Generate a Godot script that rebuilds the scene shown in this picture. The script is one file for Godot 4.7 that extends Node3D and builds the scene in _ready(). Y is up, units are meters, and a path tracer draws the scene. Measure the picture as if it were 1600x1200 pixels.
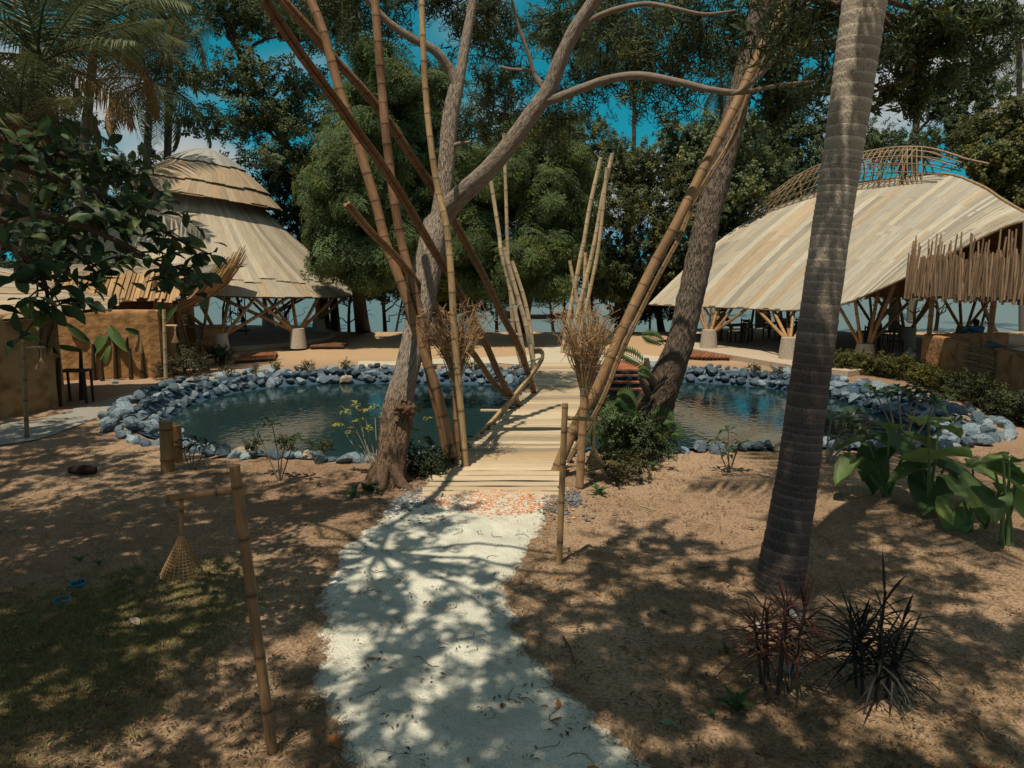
extends Node3D

const CAM_H := 3.6
const LENS := 1100.0        # focal length in units of a 1600-wide picture
const PITCH := 0.16662      # camera looks down by 9.5 degrees
var cp := cos(PITCH)
var sp := sin(PITCH)
var rng := RandomNumberGenerator.new()
var taken := {}
var M := {}                 # materials
var hn := FastNoiseLite.new()
var pond := PackedVector2Array()
var path_poly := PackedVector2Array()


# ---------------------------------------------------------------- small helpers
func P(px: float, py: float, d: float) -> Vector3:      # a surveyed point: sight line and distance
	var u := px - 800.0
	var v := py - 600.0
	var fw := LENS * cp - v * sp
	var dn := LENS * sp + v * cp
	return Vector3(u / fw * d, CAM_H - dn / fw * d, -d)

func G(px: float, py: float, y := 0.0) -> Vector3:      # the same, where the sight line meets level y
	var v := py - 600.0
	var fw := LENS * cp - v * sp
	var dn := LENS * sp + v * cp
	return P(px, py, (CAM_H - y) * fw / dn)

func R(a: float, b: float) -> float:
	return rng.randf_range(a, b)

func rvec() -> Vector3:
	var z := R(-1, 1)
	var a := R(0, TAU)
	var k := sqrt(1 - z * z)
	return Vector3(k * cos(a), z, k * sin(a))

func col(r: float, g: float, b: float, vary := 0.0) -> Color:
	var k := 1.0 + R(-vary, vary)
	return Color(r * k, g * k, b * k)

func lerp_pts(pts: Array, t: float) -> Vector3:           # Catmull-Rom through points, t in 0..1
	var n := pts.size() - 1
	var f: float = clampf(t, 0, 1) * n
	var i: int = mini(int(f), n - 1)
	var a: Vector3 = pts[maxi(i - 1, 0)]
	var b: Vector3 = pts[i]
	var c: Vector3 = pts[i + 1]
	var d: Vector3 = pts[mini(i + 2, n)]
	return b.cubic_interpolate(c, a, d, f - i)

func lerp_num(a: Array, t: float) -> float:
	var n := a.size() - 1
	var f: float = clampf(t, 0, 1) * n
	var i: int = mini(int(f), n - 1)
	return lerpf(a[i], a[i + 1], f - i)

func basis_y(y: Vector3, spin := 0.0) -> Basis:           # a turn whose y axis points along y
	y = y.normalized()
	var x := y.cross(Vector3.FORWARD if absf(y.z) < 0.9 else Vector3.RIGHT).normalized()
	return Basis(x, y, x.cross(y)) * Basis(Vector3.UP, spin)


class MB:
	var v := PackedVector3Array()
	var n := PackedVector3Array()
	var uv := PackedVector2Array()
	var c := PackedColorArray()
	var idx := PackedInt32Array()

	func vert(p: Vector3, nn: Vector3, t: Vector2, k: Color) -> int:
		v.append(p); n.append(nn); uv.append(t); c.append(k)
		return v.size() - 1

	func tri(a: Vector3, b: Vector3, d: Vector3, k: Color, ta := Vector2.ZERO, tb := Vector2.ZERO, td := Vector2.ZERO) -> void:
		var nn := (d - a).cross(b - a).normalized()
		var i := v.size()
		v.append(a); v.append(b); v.append(d)
		n.append(nn); n.append(nn); n.append(nn)
		uv.append(ta); uv.append(tb); uv.append(td)
		c.append(k); c.append(k); c.append(k)
		idx.append(i); idx.append(i + 1); idx.append(i + 2)

	func quad(a: Vector3, b: Vector3, d: Vector3, e: Vector3, k: Color, ta := Vector2.ZERO, tb := Vector2.ZERO, td := Vector2.ZERO, te := Vector2.ZERO) -> void:
		var nn := (d - a).cross(b - a).normalized()
		var i := v.size()
		for p in [a, b, d, e]: v.append(p); n.append(nn); c.append(k)
		uv.append(ta); uv.append(tb); uv.append(td); uv.append(te)
		for j in [0, 1, 2, 0, 2, 3]: idx.append(i + j)

	func box(xf: Transform3D, s: Vector3, k: Color, off := Vector2.ZERO, taper := 1.0) -> void:
		var h := s * 0.5
		var q := []
		for y in [-1, 1]:
			var t := taper if y > 0 else 1.0
			for p in [Vector2(-1, -1), Vector2(1, -1), Vector2(1, 1), Vector2(-1, 1)]:
				q.append(xf * Vector3(p.x * h.x * t, y * h.y, p.y * h.z * t))
		var faces := [[4, 5, 6, 7, s.x, s.z], [3, 2, 1, 0, s.x, s.z], [0, 1, 5, 4, s.x, s.y], [1, 2, 6, 5, s.z, s.y], [2, 3, 7, 6, s.x, s.y], [3, 0, 4, 7, s.z, s.y]]
		for f in faces:
			# corners run anticlockwise seen from outside for some faces: orient by the centre
			var a: Vector3 = q[f[0]]; var b: Vector3 = q[f[1]]; var d: Vector3 = q[f[2]]; var e: Vector3 = q[f[3]]
			var mid := (a + b + d + e) * 0.25
			var ta := off; var tb := off + Vector2(f[4], 0); var td := off + Vector2(f[4], f[5]); var te := off + Vector2(0, f[5])
			if (d - a).cross(b - a).dot(mid - xf.origin) > 0: quad(a, b, d, e, k, ta, tb, td, te)
			else: quad(a, e, d, b, k, ta, te, td, tb)

	# a tube along points; rad one radius per point; k one colour or one per point; rfn(angle, i) scales the radius
	func tube(pts: Array, rad: Array, sides: int, k, caps := true, rfn = null, uvo := Vector2.ZERO, flat := 1.0) -> void:
		var m := pts.size()
		var tan: Vector3 = (pts[1] - pts[0]).normalized()
		var nx := tan.cross(Vector3.UP if absf(tan.y) < 0.9 else Vector3.RIGHT).normalized()
		var start := v.size()
		var along := 0.0
		for i in m:
			var a: Vector3 = pts[maxi(i - 1, 0)]
			var b: Vector3 = pts[mini(i + 1, m - 1)]
			var t := (b - a).normalized()
			if t == Vector3.ZERO: t = tan
			nx = (nx - t * nx.dot(t)).normalized()
			var bx := t.cross(nx)
			if i > 0: along += pts[i].distance_to(pts[i - 1])
			var slope := 0.0
			if m > 1: slope = (rad[mini(i + 1, m - 1)] - rad[maxi(i - 1, 0)]) / maxf(a.distance_to(b), 1e-4)
			slope = clampf(slope, -1.5, 1.5)
			var kk: Color = k[i] if k is Array else k
			for j in sides + 1:
				var ang := TAU * j / sides
				var d := nx * cos(ang) + bx * sin(ang) * flat
				var r: float = rad[i]
				if rfn != null: r *= rfn.call(ang if j < sides else 0.0, i, along)
				v.append(pts[i] + d * r); n.append((d - t * slope).normalized()); uv.append(uvo + Vector2(float(j) / sides, along)); c.append(kk)
		for i in m - 1:
			for j in sides:
				var p := start + i * (sides + 1) + j
				var q := p + sides + 1
				idx.append(p); idx.append(q); idx.append(p + 1)
				idx.append(q); idx.append(q + 1); idx.append(p + 1)
		if rfn != null: smooth(start, m, sides + 1)
		if caps:
			for e in [0, m - 1]:
				var t: Vector3 = (pts[1] - pts[0]).normalized() * -1.0 if e == 0 else (pts[m - 1] - pts[m - 2]).normalized()
				var kk: Color = k[e] if k is Array else k
				var ci := vert(pts[e], t, uvo, kk)
				var s0: int = start + e * (sides + 1)
				for j in sides + 1: vert(v[s0 + j], t, uvo + Vector2(cos(TAU * j / sides), sin(TAU * j / sides)) * 0.1, kk)
				for j in sides:
					idx.append(ci)
					if e == 0: idx.append(ci + 1 + j); idx.append(ci + 2 + j)
					else: idx.append(ci + 2 + j); idx.append(ci + 1 + j)

	# recompute the normals of a grid of rows x cols whose last column repeats the first
	func smooth(start: int, rows: int, cols: int, closed := true) -> void:
		for i in rows:
			for j in cols:
				var jl := j - 1
				var jr := j + 1
				if closed:
					if j == 0: jl = cols - 2
					if j == cols - 1: jr = 1
				else:
					jl = maxi(jl, 0); jr = mini(jr, cols - 1)
				var du := v[start + i * cols + jr] - v[start + i * cols + jl]
				var dv := v[start + mini(i + 1, rows - 1) * cols + j] - v[start + maxi(i - 1, 0) * cols + j]
				var nn := du.cross(dv)
				if nn.length_squared() > 1e-14: n[start + i * cols + j] = nn.normalized()

	# a surface from a grid of points (rows of columns)
	func sheet(rows: Array, k, uvs := 1.0) -> void:
		var start := v.size()
		var cols: int = rows[0].size()
		for i in rows.size():
			for j in cols:
				v.append(rows[i][j]); n.append(Vector3.UP); uv.append(Vector2(j, i) * uvs); c.append(k[i][j] if k is Array else k)
		for i in rows.size() - 1:
			for j in cols - 1:
				var p := start + i * cols + j
				var q := p + cols
				idx.append(p); idx.append(q); idx.append(p + 1)
				idx.append(q); idx.append(q + 1); idx.append(p + 1)
		smooth(start, rows.size(), cols, false)

	# a leaf: base, direction, face normal, length, width; folded along its midrib and bent down
	func leaf(p: Vector3, dir: Vector3, up: Vector3, l: float, w: float, k: Color, fold := 0.25, bend := 0.15, wide_at := 0.5) -> void:
		dir = dir.normalized()
		var side := dir.cross(up).normalized()
		up = side.cross(dir)
		var mid := p + dir * l * wide_at + up * l * bend * 0.5
		var tip := p + dir * l - up * l * bend
		var a := mid - side * w * 0.5 + up * w * fold
		var b := mid + side * w * 0.5 + up * w * fold
		tri(p, a, mid, k); tri(a, tip, mid, k)
		tri(p, mid, b, k); tri(mid, tip, b, k)

	func mesh() -> ArrayMesh:
		var arr := []
		arr.resize(Mesh.ARRAY_MAX)
		arr[Mesh.ARRAY_VERTEX] = v; arr[Mesh.ARRAY_NORMAL] = n; arr[Mesh.ARRAY_TEX_UV] = uv; arr[Mesh.ARRAY_COLOR] = c; arr[Mesh.ARRAY_INDEX] = idx
		var am := ArrayMesh.new()
		am.add_surface_from_arrays(Mesh.PRIMITIVE_TRIANGLES, arr)
		return am


func lathe(mb: MB, at: Vector3, prof: Array, sides: int, k: Color) -> void:   # profile of [radius, height], from outside bottom to inside
	var rows := []
	for e in prof:
		var row := []
		for j in sides + 1:
			var a := -TAU * j / sides
			row.append(at + Vector3(cos(a) * e[0], e[1], sin(a) * e[0]))
		rows.append(row)
	rows.reverse()
	mb.sheet(rows, k)


# ---------------------------------------------------------------- nodes
func numbered(called: String) -> String:
	if not taken.has(called):
		taken[called] = 0
		return called
	taken[called] += 1
	return "%s_%03d" % [called, taken[called]]

func tag(o: Node, label := "", category := "", group := "", kind := "") -> Node:
	if label: o.set_meta("label", label)
	if category: o.set_meta("category", category)
	if group: o.set_meta("group", group)
	if kind: o.set_meta("kind", kind)
	return o

func thing(called: String, label: String, category: String, at := Vector3.ZERO, group := "") -> Node3D:
	var o := Node3D.new()
	o.name = numbered(called)
	add_child(o)
	o.position = at
	tag(o, label, category, group)
	return o

func put(mb, m: Material, called: String, parent: Node = null, label := "", category := "", group := "", kind := "") -> MeshInstance3D:
	var o := MeshInstance3D.new()
	o.mesh = mb.mesh() if mb is MB else mb
	o.material_override = m
	if parent:
		o.name = called
		parent.add_child(o, true)
	else:
		o.name = numbered(called)
		add_child(o)
	tag(o, label, category, group, kind)
	return o

# the mesh of a thing whose points are given in the world, moved to the thing's own axes
func part(mb: MB, m: Material, called: String, parent: Node3D, kind := "") -> MeshInstance3D:
	var at := parent.position
	if parent.get_parent() != self: at = parent.get_parent().position + parent.position
	for i in mb.v.size(): mb.v[i] -= at
	return put(mb, m, called, parent, "", "", "", kind)

# a thing that is one mesh: origin at its base
func solo(mb: MB, m: Material, called: String, label: String, category: String, at: Vector3, group := "", kind := "") -> MeshInstance3D:
	for i in mb.v.size(): mb.v[i] -= at
	var o := put(mb, m, called, null, label, category, group, kind)
	o.position = at
	return o

func many(mesh: Mesh, m: Material, xf: Array, tints: Array, called: String, parent: Node = null) -> MultiMeshInstance3D:
	var mm := MultiMesh.new()
	mm.transform_format = MultiMesh.TRANSFORM_3D
	mm.use_colors = true
	mm.mesh = mesh
	mm.instance_count = xf.size()
	for i in xf.size():
		mm.set_instance_transform(i, xf[i])
		mm.set_instance_color(i, tints[i])
	var o := MultiMeshInstance3D.new()
	o.multimesh = mm
	o.material_override = m
	if parent:
		o.name = called
		parent.add_child(o, true)
	else:
		o.name = numbered(called)
		add_child(o)
	o.set_meta("kind", "stuff")
	return o


# ---------------------------------------------------------------- materials
func ramp(stops: Array) -> Gradient:
	var g := Gradient.new()
	var off := PackedFloat32Array()
	var cs := PackedColorArray()
	for s in stops:
		off.append(s[0]); cs.append(Color(s[1], s[2], s[3]).linear_to_srgb() if s.size() > 3 else Color(s[1], s[1], s[1]))
	g.offsets = off; g.colors = cs
	return g

func noise(sd: int, freq: float, oct := 4, type := FastNoiseLite.TYPE_SIMPLEX_SMOOTH, fractal := FastNoiseLite.FRACTAL_FBM) -> FastNoiseLite:
	var f := FastNoiseLite.new()
	f.seed = sd; f.frequency = freq; f.noise_type = type
	f.fractal_type = fractal if oct > 1 else FastNoiseLite.FRACTAL_NONE
	f.fractal_octaves = oct
	return f

func ntex(f: FastNoiseLite, stops: Array, size := 512) -> NoiseTexture2D:
	var t := NoiseTexture2D.new()
	t.width = size; t.height = size; t.seamless = true; t.noise = f
	t.color_ramp = ramp(stops)
	return t

func nmap(f: FastNoiseLite, strength: float, size := 512) -> NoiseTexture2D:
	var t := NoiseTexture2D.new()
	t.width = size; t.height = size; t.seamless = true; t.noise = f
	t.as_normal_map = true; t.bump_strength = strength
	return t

func mat(called: String, lin: Color, rough: float, opt := {}) -> StandardMaterial3D:
	var m := StandardMaterial3D.new()
	m.resource_name = called
	m.albedo_color = lin.linear_to_srgb()
	m.roughness = rough
	m.vertex_color_use_as_albedo = true
	if opt.has("tex"): m.albedo_texture = opt.tex
	if opt.has("nrm"):
		m.normal_enabled = true
		m.normal_texture = opt.nrm
		m.normal_scale = opt.get("ns", 1.0)
	if opt.has("scale"): m.uv1_scale = opt.scale
	if opt.has("tri"):
		m.uv1_triplanar = true
		m.uv1_world_triplanar = opt.tri == 2
	if opt.has("back"):
		m.backlight_enabled = true
		m.backlight = Color(opt.back, opt.back, opt.back).linear_to_srgb()
	if opt.has("spec"): m.metallic_specular = opt.spec
	M[called] = m
	return m


func make_materials() -> void:
	var grain := noise(3, 0.11, 4)
	mat("sand", Color(1, 1, 1), 0.95, {"tex": ntex(noise(2, 0.035, 6), [[0.0, 0.42, 0.38, 0.34], [0.38, 0.80, 0.78, 0.75], [0.62, 1.0, 1.0, 1.0], [1.0, 1.0, 1.0, 1.0]], 1024), "nrm": nmap(noise(5, 0.025, 7), 10.0, 1024), "ns": 1.2, "scale": Vector3(0.55, 0.55, 0.55), "tri": 2, "spec": 0.2})
	mat("path", Color(1, 1, 1), 0.95, {"tex": ntex(noise(8, 0.06, 5), [[0.0, 0.5, 0.48, 0.45], [0.3, 0.85, 0.85, 0.83], [0.6, 1.0, 1.0, 1.0], [1.0, 1.0, 1.0, 1.0]], 1024), "nrm": nmap(noise(9, 0.03, 7), 9.0, 1024), "ns": 1.1, "scale": Vector3(0.7, 0.7, 0.7), "tri": 2, "spec": 0.2})
	mat("leaf", Color(1, 1, 1), 0.5, {"back": 0.6, "spec": 0.36})
	mat("leaf_soft", Color(1, 1, 1), 0.6, {"back": 0.6, "spec": 0.3})
	mat("bark", Color(1, 1, 1), 0.9, {"tex": ntex(noise(21, 0.02, 5), [[0.0, 0.35, 0.33, 0.31], [0.45, 0.8, 0.78, 0.76], [0.7, 1.0, 1.0, 1.0], [1.0, 1.25, 1.25, 1.2]], 512), "nrm": nmap(noise(22, 0.025, 5), 14.0, 512), "ns": 1.5, "scale": Vector3(4, 0.32, 1), "spec": 0.25})
	mat("palm_bark", Color(1, 1, 1), 0.85, {"tex": ntex(noise(25, 0.03, 5), [[0.0, 0.35, 0.34, 0.32], [0.28, 0.80, 0.79, 0.78], [0.5, 1.0, 1.0, 1.0], [1.0, 1.15, 1.15, 1.12]], 512), "nrm": nmap(noise(26, 0.03, 5), 6.0, 512), "ns": 0.7, "scale": Vector3(3, 1.1, 1), "spec": 0.25})
	mat("bamboo", Color(1, 1, 1), 0.5, {"tex": ntex(noise(31, 0.02, 4), [[0.0, 0.6, 0.55, 0.5], [0.4, 0.92, 0.9, 0.87], [0.7, 1.0, 1.0, 1.0], [1.0, 1.12, 1.1, 1.0]], 512), "scale": Vector3(2, 0.35, 1), "nrm": nmap(noise(32, 0.03, 3), 3.0, 256), "ns": 0.4, "spec": 0.35})
	mat("strip", Color(1, 1, 1), 0.8, {"tex": ntex(noise(35, 0.03, 5), [[0.0, 0.34, 0.30, 0.27], [0.28, 0.70, 0.67, 0.64], [0.45, 0.95, 0.94, 0.92], [0.75, 1.0, 1.0, 1.0], [1.0, 1.1, 1.09, 1.07]], 1024), "nrm": nmap(noise(36, 0.05, 3), 5.0, 512), "ns": 0.6, "scale": Vector3(2.0, 0.03, 1), "spec": 0.25})
	mat("clay", Color(1, 1, 1), 0.95, {"tex": ntex(noise(41, 0.012, 5), [[0.0, 0.40, 0.36, 0.33], [0.35, 0.80, 0.77, 0.75], [0.6, 1.0, 1.0, 1.0], [1.0, 1.0, 1.0, 1.0]], 512), "nrm": nmap(noise(42, 0.02, 4), 5.0, 512), "ns": 0.7, "scale": Vector3(0.35, 0.35, 0.35), "tri": 2, "spec": 0.2})
	mat("concrete", Color(1, 1, 1), 0.9, {"tex": ntex(noise(44, 0.03, 5), [[0.0, 0.6, 0.6, 0.6], [0.5, 0.95, 0.95, 0.95], [1.0, 1.05, 1.05, 1.05]], 512), "scale": Vector3(0.6, 0.6, 0.6), "tri": 2, "spec": 0.3})
	mat("rock", Color(1, 1, 1), 0.65, {"tex": ntex(noise(51, 0.011, 4, FastNoiseLite.TYPE_SIMPLEX_SMOOTH, FastNoiseLite.FRACTAL_RIDGED), [[0.0, 0.10, 0.15, 0.17], [0.35, 0.32, 0.44, 0.49], [0.60, 0.58, 0.74, 0.80], [0.76, 1.0, 1.0, 1.0], [0.80, 1.0, 1.0, 1.0], [1.0, 1.0, 1.0, 1.0]], 512), "nrm": nmap(noise(52, 0.03, 5), 9.0, 512), "ns": 1.2, "scale": Vector3(1.3, 1.3, 1.3), "tri": 1, "spec": 0.4})
	mat("pond_water", Color(1, 1, 1), 0.04, {"nrm": nmap(noise(61, 0.016, 3), 3.2, 512), "ns": 0.2, "scale": Vector3(0.42, 0.42, 0.42), "tri": 2, "spec": 0.5})
	mat("sea", Color(1, 1, 1), 0.4, {"nrm": nmap(noise(63, 0.02, 4), 6.0, 512), "ns": 0.5, "scale": Vector3(0.09, 0.09, 0.09), "tri": 2, "spec": 0.5})
	mat("liner", Color(1, 1, 1), 0.4, {"nrm": nmap(noise(65, 0.02, 3), 6.0, 512), "ns": 0.8, "scale": Vector3(0.8, 0.8, 0.8), "tri": 2, "spec": 0.5})
	mat("wood", Color(1, 1, 1), 0.7, {"tex": ntex(noise(71, 0.03, 5), [[0.0, 0.45, 0.42, 0.4], [0.45, 0.9, 0.88, 0.86], [1.0, 1.1, 1.1, 1.1]], 512), "nrm": nmap(noise(72, 0.04, 4), 5.0, 512), "ns": 0.6, "scale": Vector3(0.25, 2.5, 1), "spec": 0.3})
	mat("plain", Color(1, 1, 1), 0.75, {"spec": 0.3})
	mat("plastic", Color(1, 1, 1), 0.35, {"spec": 0.5})


# height of the ground
func H(x: float, z: float) -> float:
	var y := 0.045 * hn.get_noise_2d(x * 14.0, z * 14.0) + 0.02 * hn.get_noise_2d(x * 70.0 + 50.0, z * 70.0)
	if z < -38.5: y -= smoothstep(38.5, 47.0, -z) * 1.9
	return y

func inside_pond(p: Vector2) -> float:                   # distance inside the rim, negative outside
	var best := 1e9
	for i in pond.size():
		var q := Geometry2D.get_closest_point_to_segment(p, pond[i], pond[(i + 1) % pond.size()])
		best = minf(best, q.distance_squared_to(p))
	return sqrt(best) * (1.0 if Geometry2D.is_point_in_polygon(p, pond) else -1.0)

func axis(marks: Array) -> Array:                         # [from, step, to, step, to ...]
	var a := [marks[0]]
	var i := 1
	while i < marks.size():
		while a[-1] < marks[i + 1] - marks[i] * 0.5: a.append(a[-1] + marks[i])
		i += 2
	return a

func make_camera_and_light() -> void:
	rng.seed = 7
	hn.seed = 11; hn.frequency = 0.03; hn.fractal_octaves = 3
	var cam := Camera3D.new()
	cam.name = "camera"
	cam.fov = rad_to_deg(2.0 * atan(600.0 / LENS))
	cam.near = 0.05; cam.far = 6000.0
	add_child(cam)
	cam.position = Vector3(0, CAM_H, 0)
	cam.rotation = Vector3(-PITCH, 0, 0)
	cam.current = true

	var im := Image.create(512, 256, false, Image.FORMAT_RGBAF)
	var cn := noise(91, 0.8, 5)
	for j in 256:
		var el := PI * (0.5 - (j + 0.5) / 256.0)
		var y := sin(el)
		for i in 512:
			var az := TAU * (i + 0.5) / 512.0
			var d := Vector3(cos(az) * cos(el), y, sin(az) * cos(el))
			var t := pow(1.0 - maxf(y, 0.0), 3.0)
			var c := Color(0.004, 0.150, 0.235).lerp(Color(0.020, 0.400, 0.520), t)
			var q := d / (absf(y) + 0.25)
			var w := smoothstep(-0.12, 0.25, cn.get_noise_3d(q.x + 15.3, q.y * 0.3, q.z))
			c = c.lerp(Color(0.54, 0.525, 0.50), w * 0.9 * smoothstep(-0.02, 0.1, y))  # extra cloud cover added over the unseen sky to neutralise the ambient light
			if y < 0.0: c = c.lerp(Color(0.10, 0.12, 0.11), smoothstep(0.0, 0.05, -y))
			im.set_pixel(i, j, c)
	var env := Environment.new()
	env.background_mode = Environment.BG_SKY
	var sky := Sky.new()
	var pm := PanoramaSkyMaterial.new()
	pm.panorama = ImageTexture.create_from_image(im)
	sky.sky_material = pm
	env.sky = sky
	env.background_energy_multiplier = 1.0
	env.tonemap_mode = Environment.TONE_MAPPER_LINEAR
	env.tonemap_exposure = 0.92
	env.sdfgi_enabled = true; env.ssao_enabled = true; env.ssil_enabled = true
	var we := WorldEnvironment.new()
	we.name = "sky"
	we.environment = env
	add_child(we)

	var sun := DirectionalLight3D.new()
	sun.name = "sun"
	sun.light_energy = 1.6
	sun.light_color = Color(1.0, 0.945, 0.85)
	sun.light_angular_distance = 0.5
	sun.shadow_enabled = true
	add_child(sun)
	sun.look_at_from_position(Vector3.ZERO, Vector3(0.40, -2.1, -0.66), Vector3.UP)


func make_ground() -> void:
	# rim of the pond, from survey marks
	var marks := [[920, 700], [860, 712], [780, 708], [700, 708], [640, 712], [560, 716], [480, 714], [400, 708], [330, 702], [270, 690], [215, 668], [212, 645], [250, 620], [300, 604], [350, 594], [420, 585], [500, 580], [580, 579], [640, 579], [700, 580], [770, 581], [840, 580], [910, 580], [980, 579], [1040, 577], [1090, 578], [1140, 581], [1200, 585], [1260, 592], [1310, 599], [1350, 607], [1400, 621], [1450, 636], [1500, 652], [1530, 668], [1510, 684], [1440, 692], [1360, 697], [1280, 698], [1200, 698], [1120, 699], [1060, 699], [1000, 697]]
	for m in marks:
		var p := G(m[0], m[1])
		pond.append(Vector2(p.x, p.z))
	var edge_a := [[590, 2100], [575, 1500], [560, 1290], [545, 1200], [520, 1140], [497, 1080], [489, 1020], [492, 960], [510, 900], [545, 850], [585, 815], [610, 790], [640, 770]]
	var edge_b := [[1500, 2100], [1250, 1500], [1110, 1290], [1045, 1205], [975, 1150], [905, 1090], [850, 1040], [822, 1000], [803, 955], [797, 920], [815, 885], [840, 845], [858, 805], [868, 780], [872, 768]]
	var pa := []
	var pb := []
	for e in edge_a: pa.append(G(e[0], e[1]))
	for e in edge_b: pb.append(G(e[0], e[1]))

	# ground: one sheet, fine where the camera is near
	var xs := axis([-400.0, 60.0, -100.0, 12.0, -40.0, 2.5, -16.0, 0.22, 16.0, 2.5, 41.0, 12.0, 101.0, 60.0, 401.0])
	var zs := axis([-60.0, 2.5, -46.0, 0.6, -30.0, 0.25, -13.0, 0.2, 0.0, 2.0, 12.0, 20.0, 120.0])
	var big := noise(17, 0.16, 3)
	var rows := []
	var ks := []
	var box := Rect2(pond[0], Vector2.ZERO)
	for p in pond: box = box.expand(p)
	box = box.grow(0.5)
	for z in zs:
		var row := []
		var kr := []
		for x in xs:
			var y := H(x, z)
			if box.has_point(Vector2(x, z)):
				var d := inside_pond(Vector2(x, z))
				if d > -0.15: y -= smoothstep(-0.15, 0.5, d) * 1.3
			row.append(Vector3(x, y, z))
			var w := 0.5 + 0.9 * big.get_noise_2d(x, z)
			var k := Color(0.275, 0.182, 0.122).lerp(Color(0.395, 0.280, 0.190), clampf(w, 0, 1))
			if z < -24.0: k = k.lerp(Color(0.48, 0.335, 0.205), smoothstep(24.0, 28.0, -z))
			kr.append(k)
		rows.append(row); ks.append(kr)
	rows.reverse(); ks.reverse()
	var mb := MB.new()
	mb.sheet(rows, ks)
	put(mb, M.sand, "ground", null, "brown sandy ground dappled with shade", "", "", "structure")

	# pale path, a thin crust with a ragged edge
	rows = []
	var n := 130
	var en := noise(19, 0.9, 3)
	var left := []
	var right := []
	for i in n + 1:
		var t := float(i) / n
		var a := lerp_pts(pa, t)
		var b := lerp_pts(pb, t)
		a.x += 0.10 * en.get_noise_2d(a.x * 3.0, a.z * 3.0) + 0.10 * en.get_noise_2d(a.z * 1.1, 3.0) + 0.02 * en.get_noise_2d(a.z * 9.0, 5.0)
		b.x += 0.10 * en.get_noise_2d(b.x * 3.0, b.z * 3.0) + 0.10 * en.get_noise_2d(b.z * 1.1, 9.0) + 0.02 * en.get_noise_2d(b.z * 9.0, 15.0)
		left.append(Vector2(a.x, a.z)); right.append(Vector2(b.x, b.z))
		var row := []
		for j in 33:
			var s := j / 32.0
			var q := a.lerp(b, s)
			var low := smoothstep(0.0, 0.06, minf(s, 1.0 - s))
			q.y = H(q.x, q.z) - 0.008 + 0.026 * low
			row.append(q)
		rows.append(row)
	right.reverse()
	path_poly = PackedVector2Array(left + right)
	mb = MB.new()
	var pk := []
	for row in rows:
		var kr := []
		for q in row: kr.append(Color(0.575, 0.57, 0.495) * (1.0 + 0.22 * en.get_noise_2d(q.x * 1.3, q.z * 1.3) + 0.16 * en.get_noise_2d(q.x * 7.0 + 30.0, q.z * 7.0)))
		pk.append(kr)
	mb.sheet(rows, pk)
	put(mb, M.path, "path", null, "pale crushed coral path leading to the bridge", "", "", "structure")

	# grey path along the clay walls
	var ga := [G(-60, 672), G(60, 655), G(130, 636), G(190, 618), G(245, 602), G(330, 584), G(420, 570)]
	var gb := [G(-60, 706), G(70, 684), G(140, 658), G(200, 634), G(262, 609), G(340, 592), G(430, 575)]
	rows = []
	for i in 41:
		var row := []
		for j in 9:
			var q := lerp_pts(ga, i / 40.0).lerp(lerp_pts(gb, i / 40.0), j / 8.0)
			q.y = H(q.x, q.z) + 0.02
			row.append(q)
		rows.append(row)
	mb = MB.new()
	mb.sheet(rows, Color(0.30, 0.28, 0.25))
	put(mb, M.path, "side_path", null, "grey path between the pond and the clay walls", "", "", "structure")
	# far path beyond the bridge
	var fa := [G(560, 566), G(700, 561), G(800, 557), G(838, 551), G(855, 540)]
	var fb := [G(560, 573), G(700, 569), G(830, 570), G(905, 572), G(1085, 563)]
	rows = []
	for i in 31:
		var row := []
		for j in 9:
			var q := lerp_pts(fa, i / 30.0).lerp(lerp_pts(fb, i / 30.0), j / 8.0)
			q.y = H(q.x, q.z) + 0.02
			row.append(q)
		rows.append(row)
	mb = MB.new()
	mb.sheet(rows, Color(0.52, 0.47, 0.37))
	put(mb, M.path, "far_path", null, "pale path on the bank beyond the bridge", "", "", "structure")

	# pond: liner along the bank and the water
	mb = MB.new()
	rows = []
	var m2 := pond.size()
	for i in m2 * 4 + 1:
		var f := i / 4.0
		var i0 := int(f) % m2
		var p := pond[i0].lerp(pond[(i0 + 1) % m2], f - int(f))
		var prev := pond[(i0 + m2 - 1) % m2]
		var nxt := pond[(i0 + 2) % m2]
		var tn := (nxt - prev).normalized()
		var inn := Vector2(tn.y, -tn.x)
		if not Geometry2D.is_point_in_polygon(p + inn * 0.15, pond): inn = -inn
		var row := []
		for j in 7:
			var w: float = [-0.22, -0.05, 0.12, 0.32, 0.6, 0.95, 1.4][j]
			var y: float = [0.03, 0.03, -0.10, -0.26, -0.38, -0.5, -0.62][j]
			var q := p + inn * w
			row.append(Vector3(q.x, y + 0.03 * hn.get_noise_2d(q.x * 90.0, q.y * 90.0), q.y))
		rows.append(row)
	mb.sheet(rows, Color(0.035, 0.065, 0.105))
	put(mb, M.liner, "pond_liner", null, "dark blue sheet lining the bank of the pond", "", "", "structure")
	mb = MB.new()
	var tris := Geometry2D.triangulate_polygon(pond)
	for p in pond: mb.vert(Vector3(p.x, -0.36, p.y), Vector3.UP, p, Color(0.012, 0.032, 0.036))
	for i in range(0, tris.size(), 3):
		var a := pond[tris[i]]
		var b := pond[tris[i + 1]]
		var c2 := pond[tris[i + 2]]
		var up := (b - a).cross(c2 - a)
		mb.idx.append(tris[i])
		if up > 0.0: mb.idx.append(tris[i + 1]); mb.idx.append(tris[i + 2])
		else: mb.idx.append(tris[i + 2]); mb.idx.append(tris[i + 1])
	put(mb, M.pond_water, "pond_water", null, "dark green rippled water of the pond", "", "", "structure")

	mb = MB.new()
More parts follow.
